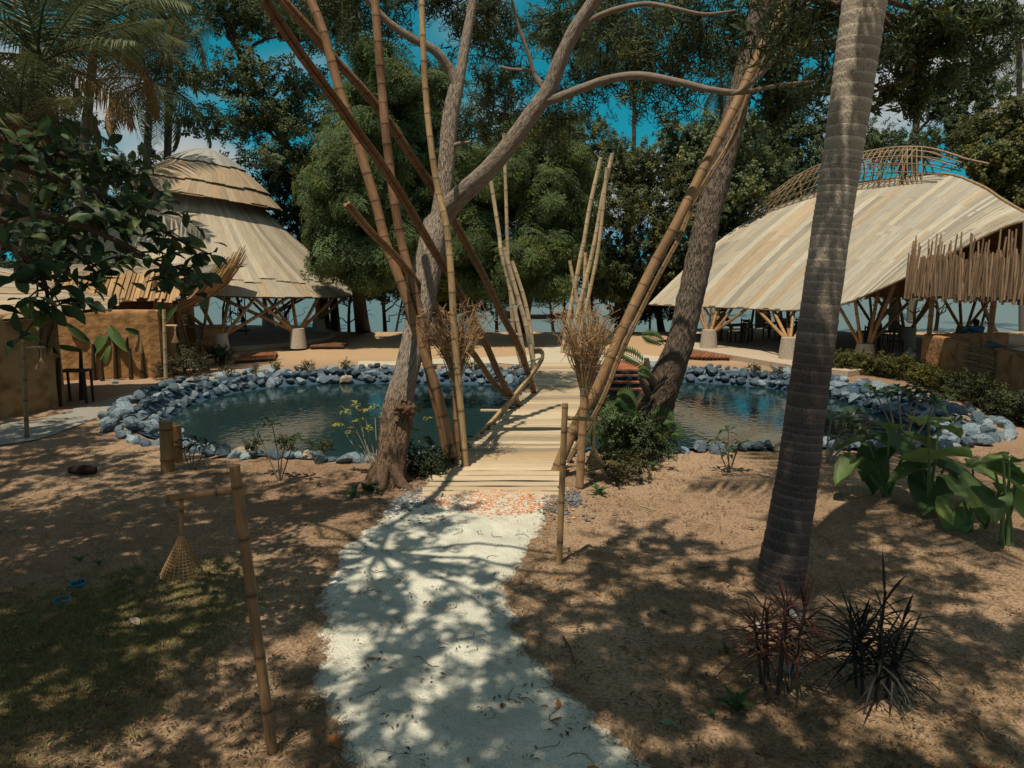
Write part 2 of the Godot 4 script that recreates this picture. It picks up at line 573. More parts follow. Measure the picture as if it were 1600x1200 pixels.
	mb.quad(Vector3(-3000, -1.0, -42), Vector3(-3000, -1.0, -4000), Vector3(3000, -1.0, -4000), Vector3(3000, -1.0, -42), Color(0.10, 0.145, 0.14))
	put(mb, M.sea, "sea", null, "pale green sea behind the trees", "", "", "structure")


# ---------------------------------------------------------------- bamboo
func bamboo(mb: MB, pts: Array, r0: float, r1: float, seg: float, k: Color, sides := 12, flat := 1.0) -> void:
	var total := 0.0
	for i in range(1, pts.size()): total += pts[i].distance_to(pts[i - 1])
	var q := []
	var rad := []
	var ks := []
	var s := R(0.15, 0.9) * seg
	var at := [0.0]
	var kind := [0]
	while s < total - 0.03:
		for o in [[-0.030, 1], [-0.010, 2], [0.0, 3], [0.012, 2], [0.034, 1]]:
			at.append(clampf(s + o[0] * minf(1.0, seg * 3.0), 0.0, total)); kind.append(o[1])
		var step := seg * R(0.9, 1.12)
		at.append(minf(s + step * 0.5, total)); kind.append(0)
		s += step
	at.append(total); kind.append(0)
	for i in at.size():
		if i and at[i] <= at[i - 1] + 1e-4: continue
		var t: float = at[i] / total
		q.append(lerp_pts(pts, t))
		var r := lerpf(r0, r1, t)
		rad.append(r * [1.0, 1.0, 1.09, 0.99][kind[i]])
		ks.append(k * ([1.0, 1.06, 0.72, 0.28][kind[i]]) * Color(1, 1, 1) * (1.0 + 0.10 * sin(t * 37.0)))
	if sides <= 8: mb.tube(q, rad, sides, ks, true, null, Vector2(R(0, 5), R(0, 5)), flat)
	else: mb.tube(q, rad, sides, ks, true, null, Vector2(R(0, 5), R(0, 5)), flat)

func px_line(list: Array) -> Array:                       # [[px, py, distance], ...] -> points
	var a := []
	for e in list: a.append(P(e[0], e[1], e[2]))
	return a

func base_of(pts: Array) -> Vector3:
	var b: Vector3 = pts[0]
	for p in pts:
		if p.y < b.y: b = p
	return b

func pole(list: Array, w0: float, w1: float, k: Color, label: String, split := false, group := "", seg := 0.42) -> void:
	# widths are in picture units at the pole's two ends
	var pts := px_line(list)
	var r0: float = w0 * 0.5 / LENS * list[0][2]
	var r1: float = w1 * 0.5 / LENS * list[-1][2]
	var mb := MB.new()
	if split:
		var side := (pts[-1] - pts[0] as Vector3).cross(Vector3.BACK).normalized()
		for s in [-1.0, 1.0]:
			var q := []
			for p in pts: q.append(p + side * s * r0 * 0.42)
			bamboo(mb, q, r0 * 0.62, r1 * 0.62, seg, k * (1.0 if s < 0 else 0.86), 8)
	else: bamboo(mb, pts, r0, r1, seg, k, 14)
	solo(mb, M.bamboo, "bamboo_pole", label, "bamboo pole", base_of(pts), group)

func twigs(at: Vector3, h: float, spread: float, n: int, label: String) -> void:
	var mb := MB.new()
	for i in n:
		var a := R(0, TAU)
		var s := sqrt(R(0, 1)) * spread
		var p0 := at + Vector3(cos(a), 0, sin(a)) * 0.06 + Vector3(0, R(-0.12, 0.1), 0)
		var e := at + Vector3(cos(a) * s, h * R(0.55, 1.05), sin(a) * s)
		var pts := [p0]
		for j in range(1, 5):
			var t := j / 4.0
			var q := p0.lerp(e, t)
			q += Vector3(cos(a), 0, sin(a)) * s * (t * t - t) * 0.55 + rvec() * 0.035
			pts.append(q)
		var k := col(0.36, 0.235, 0.13, 0.35)
		mb.tube(pts, [0.009, 0.008, 0.007, 0.0055, 0.004], 4, k, false)
		for j in 6:
			var b: Vector3 = pts[2 + (j % 3)]
			var d := (e - p0).normalized() * 0.5 + rvec() * 0.75
			var b1 := b + d.normalized() * R(0.08, 0.22)
			mb.tube([b, b.lerp(b1, 0.5) + rvec() * 0.015, b1], [0.0055, 0.0048, 0.0035], 3, k * R(0.8, 1.3), false)
	solo(mb, M.plain, "twig_bundle", label, "twig bundle", at)

func gate() -> void:
	var warm := Color(0.255, 0.150, 0.080)
	var dark := Color(0.185, 0.102, 0.055)
	var gold := Color(0.40, 0.275, 0.15)
	var pale := Color(0.50, 0.38, 0.24)
	# near side, by the old tree
	pole([[708, 722, 12.0], [685, 620, 12.05], [658, 540, 12.1], [633, 460, 12.2], [603, 380, 12.3], [587, 317, 12.4], [555, 213, 12.5], [533, 150, 12.6], [505, 50, 12.7], [478, -20, 12.8], [440, -140, 13.0]], 16, 13, warm, "thick brown bamboo pole curving up and leaning away past the old tree's trunk")
	pole([[703, 728, 12.1], [690, 667, 12.15], [672, 587, 12.2], [660, 507, 12.25], [643, 440, 12.3], [627, 377, 12.4], [616, 313, 12.4], [609, 260, 12.5], [602, 200, 12.5], [597, 140, 12.6], [592, 77, 12.6], [586, 0, 12.7], [578, -140, 12.9]], 15, 12, Color(0.225, 0.130, 0.075), "reddish bamboo pole standing nearly upright between the old tree and the white bound post")
	pole([[727, 730, 11.9], [718, 620, 11.95], [710, 520, 12.0], [706, 447, 12.0], [702, 393, 12.1], [697, 350, 12.1], [685, 300, 12.2], [675, 240, 12.2], [667, 167, 12.3], [662, 90, 12.3], [659, 0, 12.4], [658, -140, 12.6]], 12, 8, gold, "slim golden bamboo pole rising upright from behind the bound twig post")
	pole([[818, 643, 17.6], [787, 600, 16.22], [760, 540, 14.78], [720, 462, 13.21], [677, 390, 12.0], [640, 327, 11.11], [600, 263, 10.32], [560, 208, 9.7], [532, 168, 9.3], [510, 138, 9.01], [467, 80, 8.51], [412, -2, 7.9]], 9, 13, dark, "dark split bamboo pole with a sawn end slanting past the old tree to the deck", true)
	pole([[837, 622, 19.3], [813, 547, 18.0], [787, 497, 17.0], [760, 440, 16.0], [737, 397, 15.3], [717, 360, 14.9], [683, 303, 14.2], [647, 250, 13.7], [607, 190, 13.3], [567, 140, 13.0], [527, 97, 12.8], [487, 50, 12.6], [443, 0, 12.4], [370, -90, 12.2]], 9, 13, dark * 1.15, "longest dark split bamboo pole slanting from the treetops to the deck edge", true)
	pole([[831, 643, 18.6], [780, 607, 16.72], [740, 553, 15.08], [697, 497, 13.67], [660, 453, 12.7], [620, 403, 11.77], [577, 360, 11.01], [542, 318, 10.4]], 8, 10, Color(0.27, 0.16, 0.085), "short split bamboo brace with its free end jutting out beside the round hut", true)
	# near side, by the leaning tree
	pole([[867, 742, 11.7], [890, 685, 11.8], [913, 640, 11.9], [933, 607, 12.0], [963, 537, 12.1], [983, 493, 12.2], [1000, 457, 12.3], [1025, 407, 12.4], [1053, 357, 12.4], [1080, 303, 12.5], [1107, 248, 12.6], [1135, 193, 12.7], [1162, 137, 12.8], [1188, 80, 12.9], [1213, 33, 13.0], [1232, -6, 13.1], [1290, -120, 13.3]], 18, 13, Color(0.27, 0.168, 0.088), "thickest tan bamboo pole leaning up across the ringed leaning tree", false, "", 0.55)
	pole([[886, 722, 12.3], [905, 690, 12.4], [940, 627, 12.5], [963, 570, 12.6], [983, 524, 12.6], [1003, 483, 12.7], [1030, 430, 12.7], [1063, 368, 12.8], [1083, 317, 12.9], [1110, 272, 12.9], [1147, 210, 13.0], [1180, 117, 13.1], [1215, 40, 13.2], [1245, -20, 13.3]], 8, 7, Color(0.24, 0.155, 0.085), "rough split bamboo pole lashed behind the thickest leaning pole", true)
	# far side bunches
	var fg := "bamboo poles bunched at the far end of the bridge"
	for e in [
		[[[826, 592, 23.5], [812, 520, 23.5], [797, 450, 23.6], [783, 395, 23.6], [780, 367, 23.7], [767, 283, 23.8]], 7, "weathered far bamboo pole, lowest of those tilting toward the tall trees"],
		[[[815, 572, 25.0], [803, 520, 25.0], [797, 450, 25.0], [793, 380, 25.0], [790, 290, 25.1], [787, 208, 25.2]], 6, "thin far bamboo pole standing upright behind the pale tilted ones"],
		[[[838, 594, 23.0], [823, 513, 23.2], [807, 457, 23.3], [787, 387, 23.4]], 8, "thick pale far pole leaning from the bridge corner to its split top"],
		[[[833, 560, 24.2], [830, 523, 24.2], [820, 470, 24.3], [800, 408, 24.4]], 7, "short bent far bamboo pole arching at its top"],
		[[[878, 552, 29.0], [890, 490, 29.0], [908, 397, 29.0], [912, 380, 29.0], [922, 320, 29.0], [939, 246, 29.0]], 7, "pale far pole, longer of the slanting pair beyond the bound twigs"],
		[[[884, 562, 28.0], [905, 480, 28.0], [928, 383, 28.0], [943, 300, 28.0], [957, 240, 28.0]], 7, "tallest pale far pole topping the slanting bunch by the sea"],
		[[[905, 540, 28.5], [907, 503, 28.5], [898, 450, 28.5], [890, 407, 28.5]], 6, "short white far pole leaning against the slanting bunch"],
		[[[909, 540, 28.2], [910, 480, 28.2], [913, 440, 28.2], [915, 396, 28.2]], 6, "upright white far pole in the middle of the bunch by the sea"],
		[[[922, 540, 28.4], [920, 480, 28.4], [917, 430, 28.4], [914, 394, 28.4]], 6, "upright far pole standing beside the white one above the deck"],
		[[[898, 556, 27.6], [918, 470, 27.7], [936, 380, 27.8], [948, 262, 27.9]], 6, "slender brown far pole crossing behind the tallest pale one"]]:
		pole(e[0], e[1], e[1] * 0.85, pale * R(0.85, 1.05), e[2], false, fg, 0.45)
	# bent handrail
	var mb := MB.new()
	var hp := px_line([[728, 699, 14.2], [760, 667, 15.0], [793, 630, 16.3], [820, 597, 17.9], [838, 573, 19.4], [848, 556, 20.3], [845, 547, 20.6], [835, 547, 20.7]])
	var hq := []
	for p in hp: hq.append(p + Vector3(0.0, -0.075, 0.03))
	bamboo(mb, hp, 0.045, 0.045, 0.5, Color(0.42, 0.28, 0.15), 10)
	bamboo(mb, hq, 0.04, 0.04, 0.5, Color(0.36, 0.235, 0.12), 10)
	solo(mb, M.bamboo, "bamboo_handrail", "double bamboo handrail curling over at its end along the bridge", "handrail", base_of(hp))
	# bound posts with twigs on top
	for e in [[713, 731, 592, 12, "bamboo post bound with white cord under a bundle of twigs", true], [905, 763, 606, 12, "bamboo post under twigs in front of the thickest leaning pole", false]]:
		var a := G(e[0], e[1])
		var b := P(e[0] + (0 if e[5] else 9), e[2], -a.z)
		var t := thing("bamboo_post", e[4], "post", a)
		mb = MB.new()
		bamboo(mb, [a - Vector3(0, 0.1, 0), a.lerp(b, 0.5), b], 0.068, 0.066, 0.36, Color(0.36, 0.225, 0.12))
		for j in 26:
			var y := R(0.2, 0.95)
			var ang := R(-0.9, 0.9)
			var q := a.lerp(b, y) + Vector3(sin(ang), 0, cos(ang)) * 0.068
			mb.tube([q, q + Vector3(sin(ang), 0, cos(ang)) * 0.003], [0.005, 0.004], 5, Color(0.03, 0.02, 0.015))
		part(mb, M.bamboo, "pole", t)
		mb = MB.new()
		for j in 7:
			var ring := []
			for i in 15: ring.append(b + Vector3(cos(TAU * i / 14) * 0.072, -0.02 - 0.014 * j + 0.004 * sin(i), sin(TAU * i / 14) * 0.072))
			mb.tube(ring, fill(15, 0.0075), 5, Color(0.62, 0.57, 0.48) if e[5] else Color(0.25, 0.17, 0.1), false)
		part(mb, M.plain, "cord_binding", t)
		if e[5]: twigs(b, 1.22, 0.62, 170, "wide bundle of dry brown twigs on the white bound post")
		else: twigs(b, 1.2, 0.5, 140, "narrow bundle of dry twigs on the post by the thickest leaning pole")
	# two sawn-off posts at the water's edge
	for e in [[262, 737, 658, "cut bamboo stump standing among the rocks beside a dark sapling"], [276, 722, 664, "shorter dark bamboo stump behind the other stump at the rocks"]]:
		var a := G(e[0], e[1])
		mb = MB.new()
		var b := P(e[0] - 3, e[2], -a.z)
		bamboo(mb, [a - Vector3(0, 0.1, 0), b], 0.115, 0.11, 0.5, Color(0.30, 0.17, 0.075))
		solo(mb, M.bamboo, "bamboo_stump", e[3], "bamboo stump", a)

func fill(n: int, x: float) -> Array:
	var a := []
	a.resize(n)
	a.fill(x)
	return a


# ---------------------------------------------------------------- bridge
func bridge() -> void:
	var la := []
	for e in [[650, 764], [678, 742], [728, 700], [765, 670], [800, 638], [826, 608], [836, 588], [843, 566]]: la.append(G(e[0], e[1], 0.13))
	var lb := []
	for e in [[874, 768], [876, 745], [890, 705], [899, 672], [905, 640], [908, 608], [908, 588], [906, 566]]: lb.append(G(e[0], e[1], 0.13))
	var t := thing("bridge", "split bamboo plank bridge crossing the pond", "bridge", Vector3(la[0].x, 0, la[0].z))
	var f := 0.0
	var near_z: float = la[0].z
	var far_z: float = la[-1].z
	var z := near_z
	var tones := [Color(0.46, 0.36, 0.24), Color(0.38, 0.31, 0.225), Color(0.51, 0.42, 0.30), Color(0.30, 0.245, 0.185), Color(0.44, 0.32, 0.195)]
	while z > far_z:
		var w := R(0.15, 0.24) if z > -16 else R(0.2, 0.32)
		var zc := z - w * 0.5
		var xa := cut(la, zc)
		var xb := cut(lb, zc)
		xa += R(-0.10, 0.07); xb += R(-0.05, 0.10)
		var lift := clampf((near_z - zc) / 0.8, 0.25, 1.0)
		var y := 0.13 * lift + R(-0.006, 0.008)
		var mb := MB.new()
		# a plank is a flattened cane: a slightly domed slab with ragged split ends
		var rows := []
		var nx := 9
		var ph := R(0, 9)
		for s in 5:
			var row := []
			for i in nx + 1:
				var x := lerpf(xa, xb, float(i) / nx)
				if i == 0 or i == nx: x += R(-0.035, 0.035)
				var g := absf(s - 2.0) / 2.0
				row.append(Vector3(x, y + 0.014 * (1.0 - g * g) - 0.02 * (1.0 if s == 0 or s == 4 else 0.0) + 0.006 * sin(x * 4.0 + ph), zc + w * 0.485 * (2.0 - s) / 2.0 + 0.012 * sin(x * 2.1 + ph)))
			rows.append(row)
		var k: Color = tones[rng.randi() % 5] * R(0.85, 1.12)
		if z > near_z - 1.6: k = k.lerp(Color(0.60, 0.49, 0.34), 0.6)
		mb.sheet(rows, k)
		var o := R(0, 20)
		for i in mb.v.size(): mb.uv[i] = Vector2(mb.v[i].z * 6.0 + o, mb.v[i].x * 3.0 + o)
		var under := []
		for s in [[zc + w * 0.485, 0], [zc - w * 0.485, 0]]:
			var row := []
			for i in [0, nx]: row.append(Vector3(rows[0][i].x, y - 0.035, s[0]))
			under.append(row)
		mb.quad(under[0][1], under[0][0], under[1][0], under[1][1], k * 0.9)
		mb.quad(rows[0][0], under[0][0], under[0][1], rows[0][nx], k * 0.9)
		part(mb, M.strip, "plank", t)
		z -= w + R(0.004, 0.018)
	for s in [0.22, 0.78]:
		var mb := MB.new()
		var pts := []
		for i in range(1, 8): pts.append(Vector3(la[i].lerp(lb[i], s).x, 0.015, la[i].z))
		bamboo(mb, pts, 0.07, 0.07, 0.5, Color(0.25, 0.16, 0.08))
		part(mb, M.bamboo, "beam", t)
	for i in range(1, 7):
		for s in [0.06, 0.94]:
			var q: Vector3 = lerp_pts(la, i / 7.0).lerp(lerp_pts(lb, i / 7.0), s)
			var mb := MB.new()
			bamboo(mb, [Vector3(q.x, -1.0, q.z), Vector3(q.x, 0.07, q.z)], 0.06, 0.06, 0.4, Color(0.26, 0.17, 0.09), 8)
			part(mb, M.bamboo, "pile", t)
	# a few plank ends stick out past the deck
	for e in [[905, 641, 0.55], [897, 673, 0.3], [745, 690, -0.35], [792, 640, -0.4]]:
		var q := G(e[0], e[1], 0.1)
		var mb := MB.new()
		mb.box(Transform3D(Basis(Vector3.UP, R(-0.1, 0.1)), q + Vector3(e[2] * 0.5, -0.02, 0)), Vector3(absf(e[2]) + 0.5, 0.03, 0.17), Color(0.5, 0.4, 0.27), Vector2(R(0, 9), R(0, 9)))
		part(mb, M.strip, "plank_end", t)

func cut(line: Array, z: float) -> float:                 # x of a line at depth z
	for i in line.size() - 1:
		var a: Vector3 = line[i]
		var b: Vector3 = line[i + 1]
		if z <= a.z and z >= b.z: return lerpf(a.x, b.x, (z - a.z) / (b.z - a.z))
	return line[-1].x if z < line[-1].z else line[0].x


# ---------------------------------------------------------------- lamps
func basket(mb: MB, apex: Vector3, rim: Vector3, r: float, k: Color, ribs: int, rings: int, th: float) -> void:
	var ax := (rim - apex)
	var b := basis_y(ax)
	for i in ribs:
		var a := TAU * i / ribs
		var pts := []
		for j in 6:
			var s := j / 5.0
			var rr := lerpf(0.018, r, pow(s, 1.12)) * (1.0 - 0.03 * smoothstep(0.92, 1.0, s))
			pts.append(apex + ax * s + b * Vector3(cos(a), 0, sin(a)) * rr)
		mb.tube(pts, fill(6, th), 4, k * R(0.8, 1.15), false)
	for j in rings:
		var s := 0.22 + 0.78 * j / (rings - 1)
		var rr := lerpf(0.018, r, pow(s, 1.12)) * (1.0 - 0.03 * smoothstep(0.92, 1.0, s))
		var pts := []
		for i in ribs + 1:
			var a := TAU * i / ribs
			pts.append(apex + ax * s + b * Vector3(cos(a), 0, sin(a)) * (rr + (th if (i + j) % 2 == 0 else -th)))
		mb.tube(pts, fill(ribs + 1, th * 0.9), 4, k * R(0.8, 1.1), false)

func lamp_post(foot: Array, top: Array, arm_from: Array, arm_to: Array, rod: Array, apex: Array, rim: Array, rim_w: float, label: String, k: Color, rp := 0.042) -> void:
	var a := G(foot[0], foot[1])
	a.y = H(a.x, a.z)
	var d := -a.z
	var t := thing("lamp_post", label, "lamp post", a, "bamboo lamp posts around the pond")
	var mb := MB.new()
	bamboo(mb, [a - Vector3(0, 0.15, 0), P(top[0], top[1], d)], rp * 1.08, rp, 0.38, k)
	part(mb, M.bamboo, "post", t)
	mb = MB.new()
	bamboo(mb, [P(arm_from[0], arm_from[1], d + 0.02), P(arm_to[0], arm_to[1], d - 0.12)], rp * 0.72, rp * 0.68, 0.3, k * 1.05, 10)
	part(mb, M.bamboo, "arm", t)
	var da := d - 0.12
	mb = MB.new()
	bamboo(mb, [P(rod[0], rod[1], da), P(apex[0], apex[1], da)], rp * 0.48, rp * 0.45, 0.5, k * 1.05, 8)
	part(mb, M.bamboo, "hanger", t)
	mb = MB.new()
	basket(mb, P(apex[0], apex[1] - 2, da), P(rim[0], rim[1], da), rim_w * 0.5 / LENS * d, Color(0.30, 0.19, 0.095), 24, 12, 0.0045)
	part(mb, M.plain, "lamp_shade", t)

func lamps() -> void:
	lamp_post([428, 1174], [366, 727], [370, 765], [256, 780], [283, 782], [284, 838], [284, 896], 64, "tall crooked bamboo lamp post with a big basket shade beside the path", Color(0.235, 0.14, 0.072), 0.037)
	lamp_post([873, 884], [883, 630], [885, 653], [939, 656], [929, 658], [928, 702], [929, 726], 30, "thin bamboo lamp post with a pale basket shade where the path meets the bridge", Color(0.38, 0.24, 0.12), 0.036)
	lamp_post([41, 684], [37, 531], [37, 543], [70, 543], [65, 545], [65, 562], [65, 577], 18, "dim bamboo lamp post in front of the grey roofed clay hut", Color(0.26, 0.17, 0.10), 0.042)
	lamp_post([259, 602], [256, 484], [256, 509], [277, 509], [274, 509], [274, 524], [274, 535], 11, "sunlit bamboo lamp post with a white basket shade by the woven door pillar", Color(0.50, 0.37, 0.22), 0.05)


# ---------------------------------------------------------------- rocks
func rock_mesh(sd: int) -> ArrayMesh:
	rng.seed = sd
	var f := noise(sd, 0.9, 3)
	var cuts := []
	for i in 15: cuts.append([rvec(), R(0.55, 0.92)])
	var pts := []
	var rows := 9
	var cols := 14
	for i in rows + 1:
		var row := []
		var th := PI * i / rows
		for j in cols + 1:
			var ph := TAU * (j % cols) / cols
			var d := Vector3(sin(th) * cos(ph), cos(th), sin(th) * sin(ph))
			var r := 1.0 + 0.22 * f.get_noise_3d(d.x * 1.3, d.y * 1.3, d.z * 1.3)
			for c in cuts:
				var q: float = d.dot(c[0])
				if q > 0.05: r = minf(r, c[1] / q)
			row.append(d * r * Vector3(0.56, 0.33, 0.45) * (1.0 + 0.02 * f.get_noise_3d(d.x * 9, d.y * 9, d.z * 9)))
		pts.append(row)
	var mb := MB.new()
	for i in rows:
		for j in cols:
			var a: Vector3 = pts[i][j]
			var b: Vector3 = pts[i][j + 1]
			var c: Vector3 = pts[i + 1][j + 1]
			var e: Vector3 = pts[i + 1][j]
			if (c - a).cross(b - a).dot(a + c) < 0:
				var s := b; b = e; e = s
			if i > 0 and i < rows - 1: mb.tri(a, b, c, Color.WHITE); mb.tri(a, c, e, Color.WHITE)
			elif i == 0: add_cap(mb, a, pts[i + 1][j], pts[i + 1][j + 1])
			else: add_cap(mb, pts[i + 1][j], pts[i][j], pts[i][j + 1])
	return mb.mesh()

func add_cap(mb: MB, a: Vector3, b: Vector3, c: Vector3) -> void:
	if (c - a).cross(b - a).dot(a) < 0: mb.tri(a, c, b, Color.WHITE)
	else: mb.tri(a, b, c, Color.WHITE)

func rocks() -> void:
	var shapes := []
	for i in 8: shapes.append(rock_mesh(300 + i))
	rng.seed = 77
	var tones := []
	for k in [Color(0.28, 0.32, 0.36), Color(0.21, 0.24, 0.27), Color(0.36, 0.39, 0.41), Color(0.12, 0.15, 0.18)]:
		var m: StandardMaterial3D = M.rock.duplicate()
		m.albedo_color = k.linear_to_srgb()
		tones.append(m)
	var warm: StandardMaterial3D = M.rock.duplicate()
	warm.albedo_color = Color(0.60, 0.43, 0.30).linear_to_srgb()
	var n := pond.size()
	var found := []
	var spots := [[0, 2, "by the bridge"], [3, 4, "beside the burled old tree"], [5, 6, "by the pale twigged bush"], [7, 8, "behind the crooked lamp post"], [9, 11, "in the pile at the shaded end"], [12, 13, "along the grey side path"], [14, 15, "before the clay house"], [16, 16, "below the slatted platform"], [17, 18, "below the round hut's ramp"], [19, 22, "between the old tree and the bridge"], [23, 24, "beside the swimming deck"], [25, 26, "below the flat brown platform"], [27, 28, "before the pavilion floor"], [29, 30, "below the whitewashed stones"], [31, 32, "below the hedge"], [33, 35, "at the corner under the kitchen wall"], [36, 38, "behind the elephant ears"], [39, 43, "by the green sapling"]]
	for i in n:
		var a := pond[i]
		var b := pond[(i + 1) % n]
		var tn := (b - a).normalized()
		var inn := Vector2(tn.y, -tn.x)
		if not Geometry2D.is_point_in_polygon((a + b) * 0.5 + inn * 0.1, pond): inn = -inn
		var near := (a + b).y * 0.5 > -18.0
		var west := (a + b).x * 0.5 < -6.6 and (a + b).y * 0.5 > -21.0
		if i in [0, 1, 2] or (a.y < -24.0 and a.x > 0.8 and b.x < 3.0): continue
		var east := (a + b).x * 0.5 > 8.5
		var lanes := [-0.30, -0.02, 0.22] if near else [-0.42, -0.14, 0.14, 0.40]
		if west: lanes = [-0.55, -0.22, 0.10, 0.36]
		elif east: lanes = [-0.55, -0.28, 0.0, 0.26, 0.52]
		var place := ""
		for e in spots:
			if i >= e[0] and i <= e[1]: place = e[2]
		for lane in lanes:
			var s := R(0.0, 0.25)
			while s < a.distance_to(b):
				var size := R(0.20, 0.44)
				if R(0, 1) < 0.15: size *= 1.3
				var q: Vector2 = a + tn * s + inn * (lane + R(-0.10, 0.10))
				s += size * R(0.80, 1.0)
				var y: float = (0.06 if lane < -0.2 else -0.03 if lane < 0.2 else -0.2) + R(-0.05, 0.05)
				if west and lane > -0.4 and lane < 0.2: y += 0.17
				var tone := rng.randi() % 4
				if R(0, 1) < 0.03: tone = 4
				var xf := Transform3D(Basis.from_euler(Vector3(R(-0.7, 0.7), R(0, TAU), R(-0.7, 0.7))).scaled(Vector3.ONE * size), Vector3(q.x, y, q.y))
				found.append([size / xf.origin.length(), xf, tone, lane, place, rng.randi() % 8])
	found.sort_custom(func(p, q): return p[0] > q[0])
	var rest := []
	var rest_t := []
	for i in found.size():
		var e: Array = found[i]
		if i >= 300:
			rest.append(e[1])
			rest_t.append([Color(0.30, 0.36, 0.42), Color(0.2, 0.25, 0.3), Color(0.42, 0.48, 0.52), Color(0.15, 0.19, 0.23), Color(0.5, 0.42, 0.33)][e[2]] * 0.6)
			continue
		var o := MeshInstance3D.new()
		o.mesh = shapes[e[5]]
		o.material_override = tones[e[2]] if e[2] < 4 else warm
		o.name = numbered("rock")
		add_child(o)
		var label: String = ["mid grey blue", "dull grey", "pale veined", "blackish blue", "warm tan"][e[2]] + " rock in the " + ("upper" if e[3] < -0.2 else "lower" if e[3] < 0.2 else "waterline") + " row " + e[4]
		tag(o, label, "rock", "rocks " + e[4])
		o.transform = e[1]
	if rest.size():
		var o := many(shapes[2], M.rock, rest, rest_t, "smaller_rocks")
		tag(o, "smaller blue grey rocks filling the far bank", "rocks")
	print("rocks ", found.size())


# ---------------------------------------------------------------- buildings
# one roofing strip: a thin curved slab on the surface f(t, s) between t0..t1 and s0..s1
func strip(f, t0: float, t1: float, s0: float, s1: float, lift: float, th: float, k: Color, cuts := 3) -> MB:
	var mb := MB.new()
	var top := []
	var e := 0.002
	for i in cuts + 1:
		var s := lerpf(s0, s1, float(i) / cuts)
		var row := []
		for t in [t0, (t0 + t1) * 0.5, t1]:
			var p: Vector3 = f.call(t, s)
			var du: Vector3 = f.call(t + e, s) - f.call(t - e, s)
			var dv: Vector3 = f.call(t, minf(s + e, 1.0)) - f.call(t, maxf(s - e, 0.0))
			var nn := du.cross(dv).normalized()
			if nn.y < 0: nn = -nn
			row.append(p + nn * (lift + (0.006 if t != t0 and t != t1 else 0.0)))
		top.append(row)
	var probe: Vector3 = (top[0][2] - top[0][0] as Vector3).cross(top[1][0] - top[0][0])
	if probe.y < 0:
		for row in top: row.reverse()
	mb.sheet(top, k)
	var o := Vector2(R(0, 30), R(0, 30))
	var along := 0.0
	for i in cuts + 1:
		if i > 0: along += top[i][1].distance_to(top[i - 1][1])
		for j in 3: mb.uv[i * 3 + j] = o + Vector2(top[i][0].distance_to(top[i][j]), along)
	for end in [0, cuts]:                                  # the two cut ends and the sides, so that a strip has thickness
		for j in 2:
			var a: Vector3 = top[end][j]
			var b: Vector3 = top[end][j + 1]
			mb.quad(a, b, b - Vector3(0, th, 0), a - Vector3(0, th, 0), k * 0.75, o, o + Vector2(0.1, 0), o + Vector2(0.1, 0.05), o)
	for j in [0, 2]:
		for i in cuts:
			var a: Vector3 = top[i][j]
			var b: Vector3 = top[i + 1][j]
			mb.quad(a, b, b - Vector3(0, th, 0), a - Vector3(0, th, 0), k * 0.8, o, o + Vector2(0.02, 0.4), o + Vector2(0.02, 0.4), o)
	return mb

func straw() -> Color:
	var x := R(0, 1)
	var k := Color(0.43, 0.365, 0.27)
	if x < 0.32: k = Color(0.345, 0.325, 0.28)
	elif x < 0.46: k = Color(0.50, 0.465, 0.385)
	elif x < 0.62: k = Color(0.40, 0.295, 0.19)
	elif x < 0.80: k = Color(0.21, 0.195, 0.17)
	return k * R(0.88, 1.1)

func stem(a: Vector3, b: Vector3, r: float, k: Color, called: String, t: Node3D, bow := 0.0) -> void:
	var mb := MB.new()
	bamboo(mb, [a, a.lerp(b, 0.5) + Vector3(0, bow, 0), b], r, r * 0.92, 0.45, k, 8)
	part(mb, M.bamboo, called, t)

func footing(t: Node3D, at: Vector3, r: float, h: float, tops: Array, k := Color(0.42, 0.36, 0.29), rs := 0.065) -> void:
	var mb := MB.new()
	mb.tube([at - Vector3(0, 0.1, 0), at + Vector3(0, h * 0.5, 0), at + Vector3(0, h, 0)], [r * 1.12, r, r * 0.88], 18, k)
	part(mb, M.concrete, "footing", t)
	for p in tops:
		var side: Vector3 = (p - at) * Vector3(1, 0, 1)
		var b0 := at + Vector3(0, h - 0.12, 0) + side.normalized() * r * 0.45
		stem(b0, p, rs, Color(0.34, 0.20, 0.09) * R(0.8, 1.2), "strut", t, R(-0.08, 0.02))

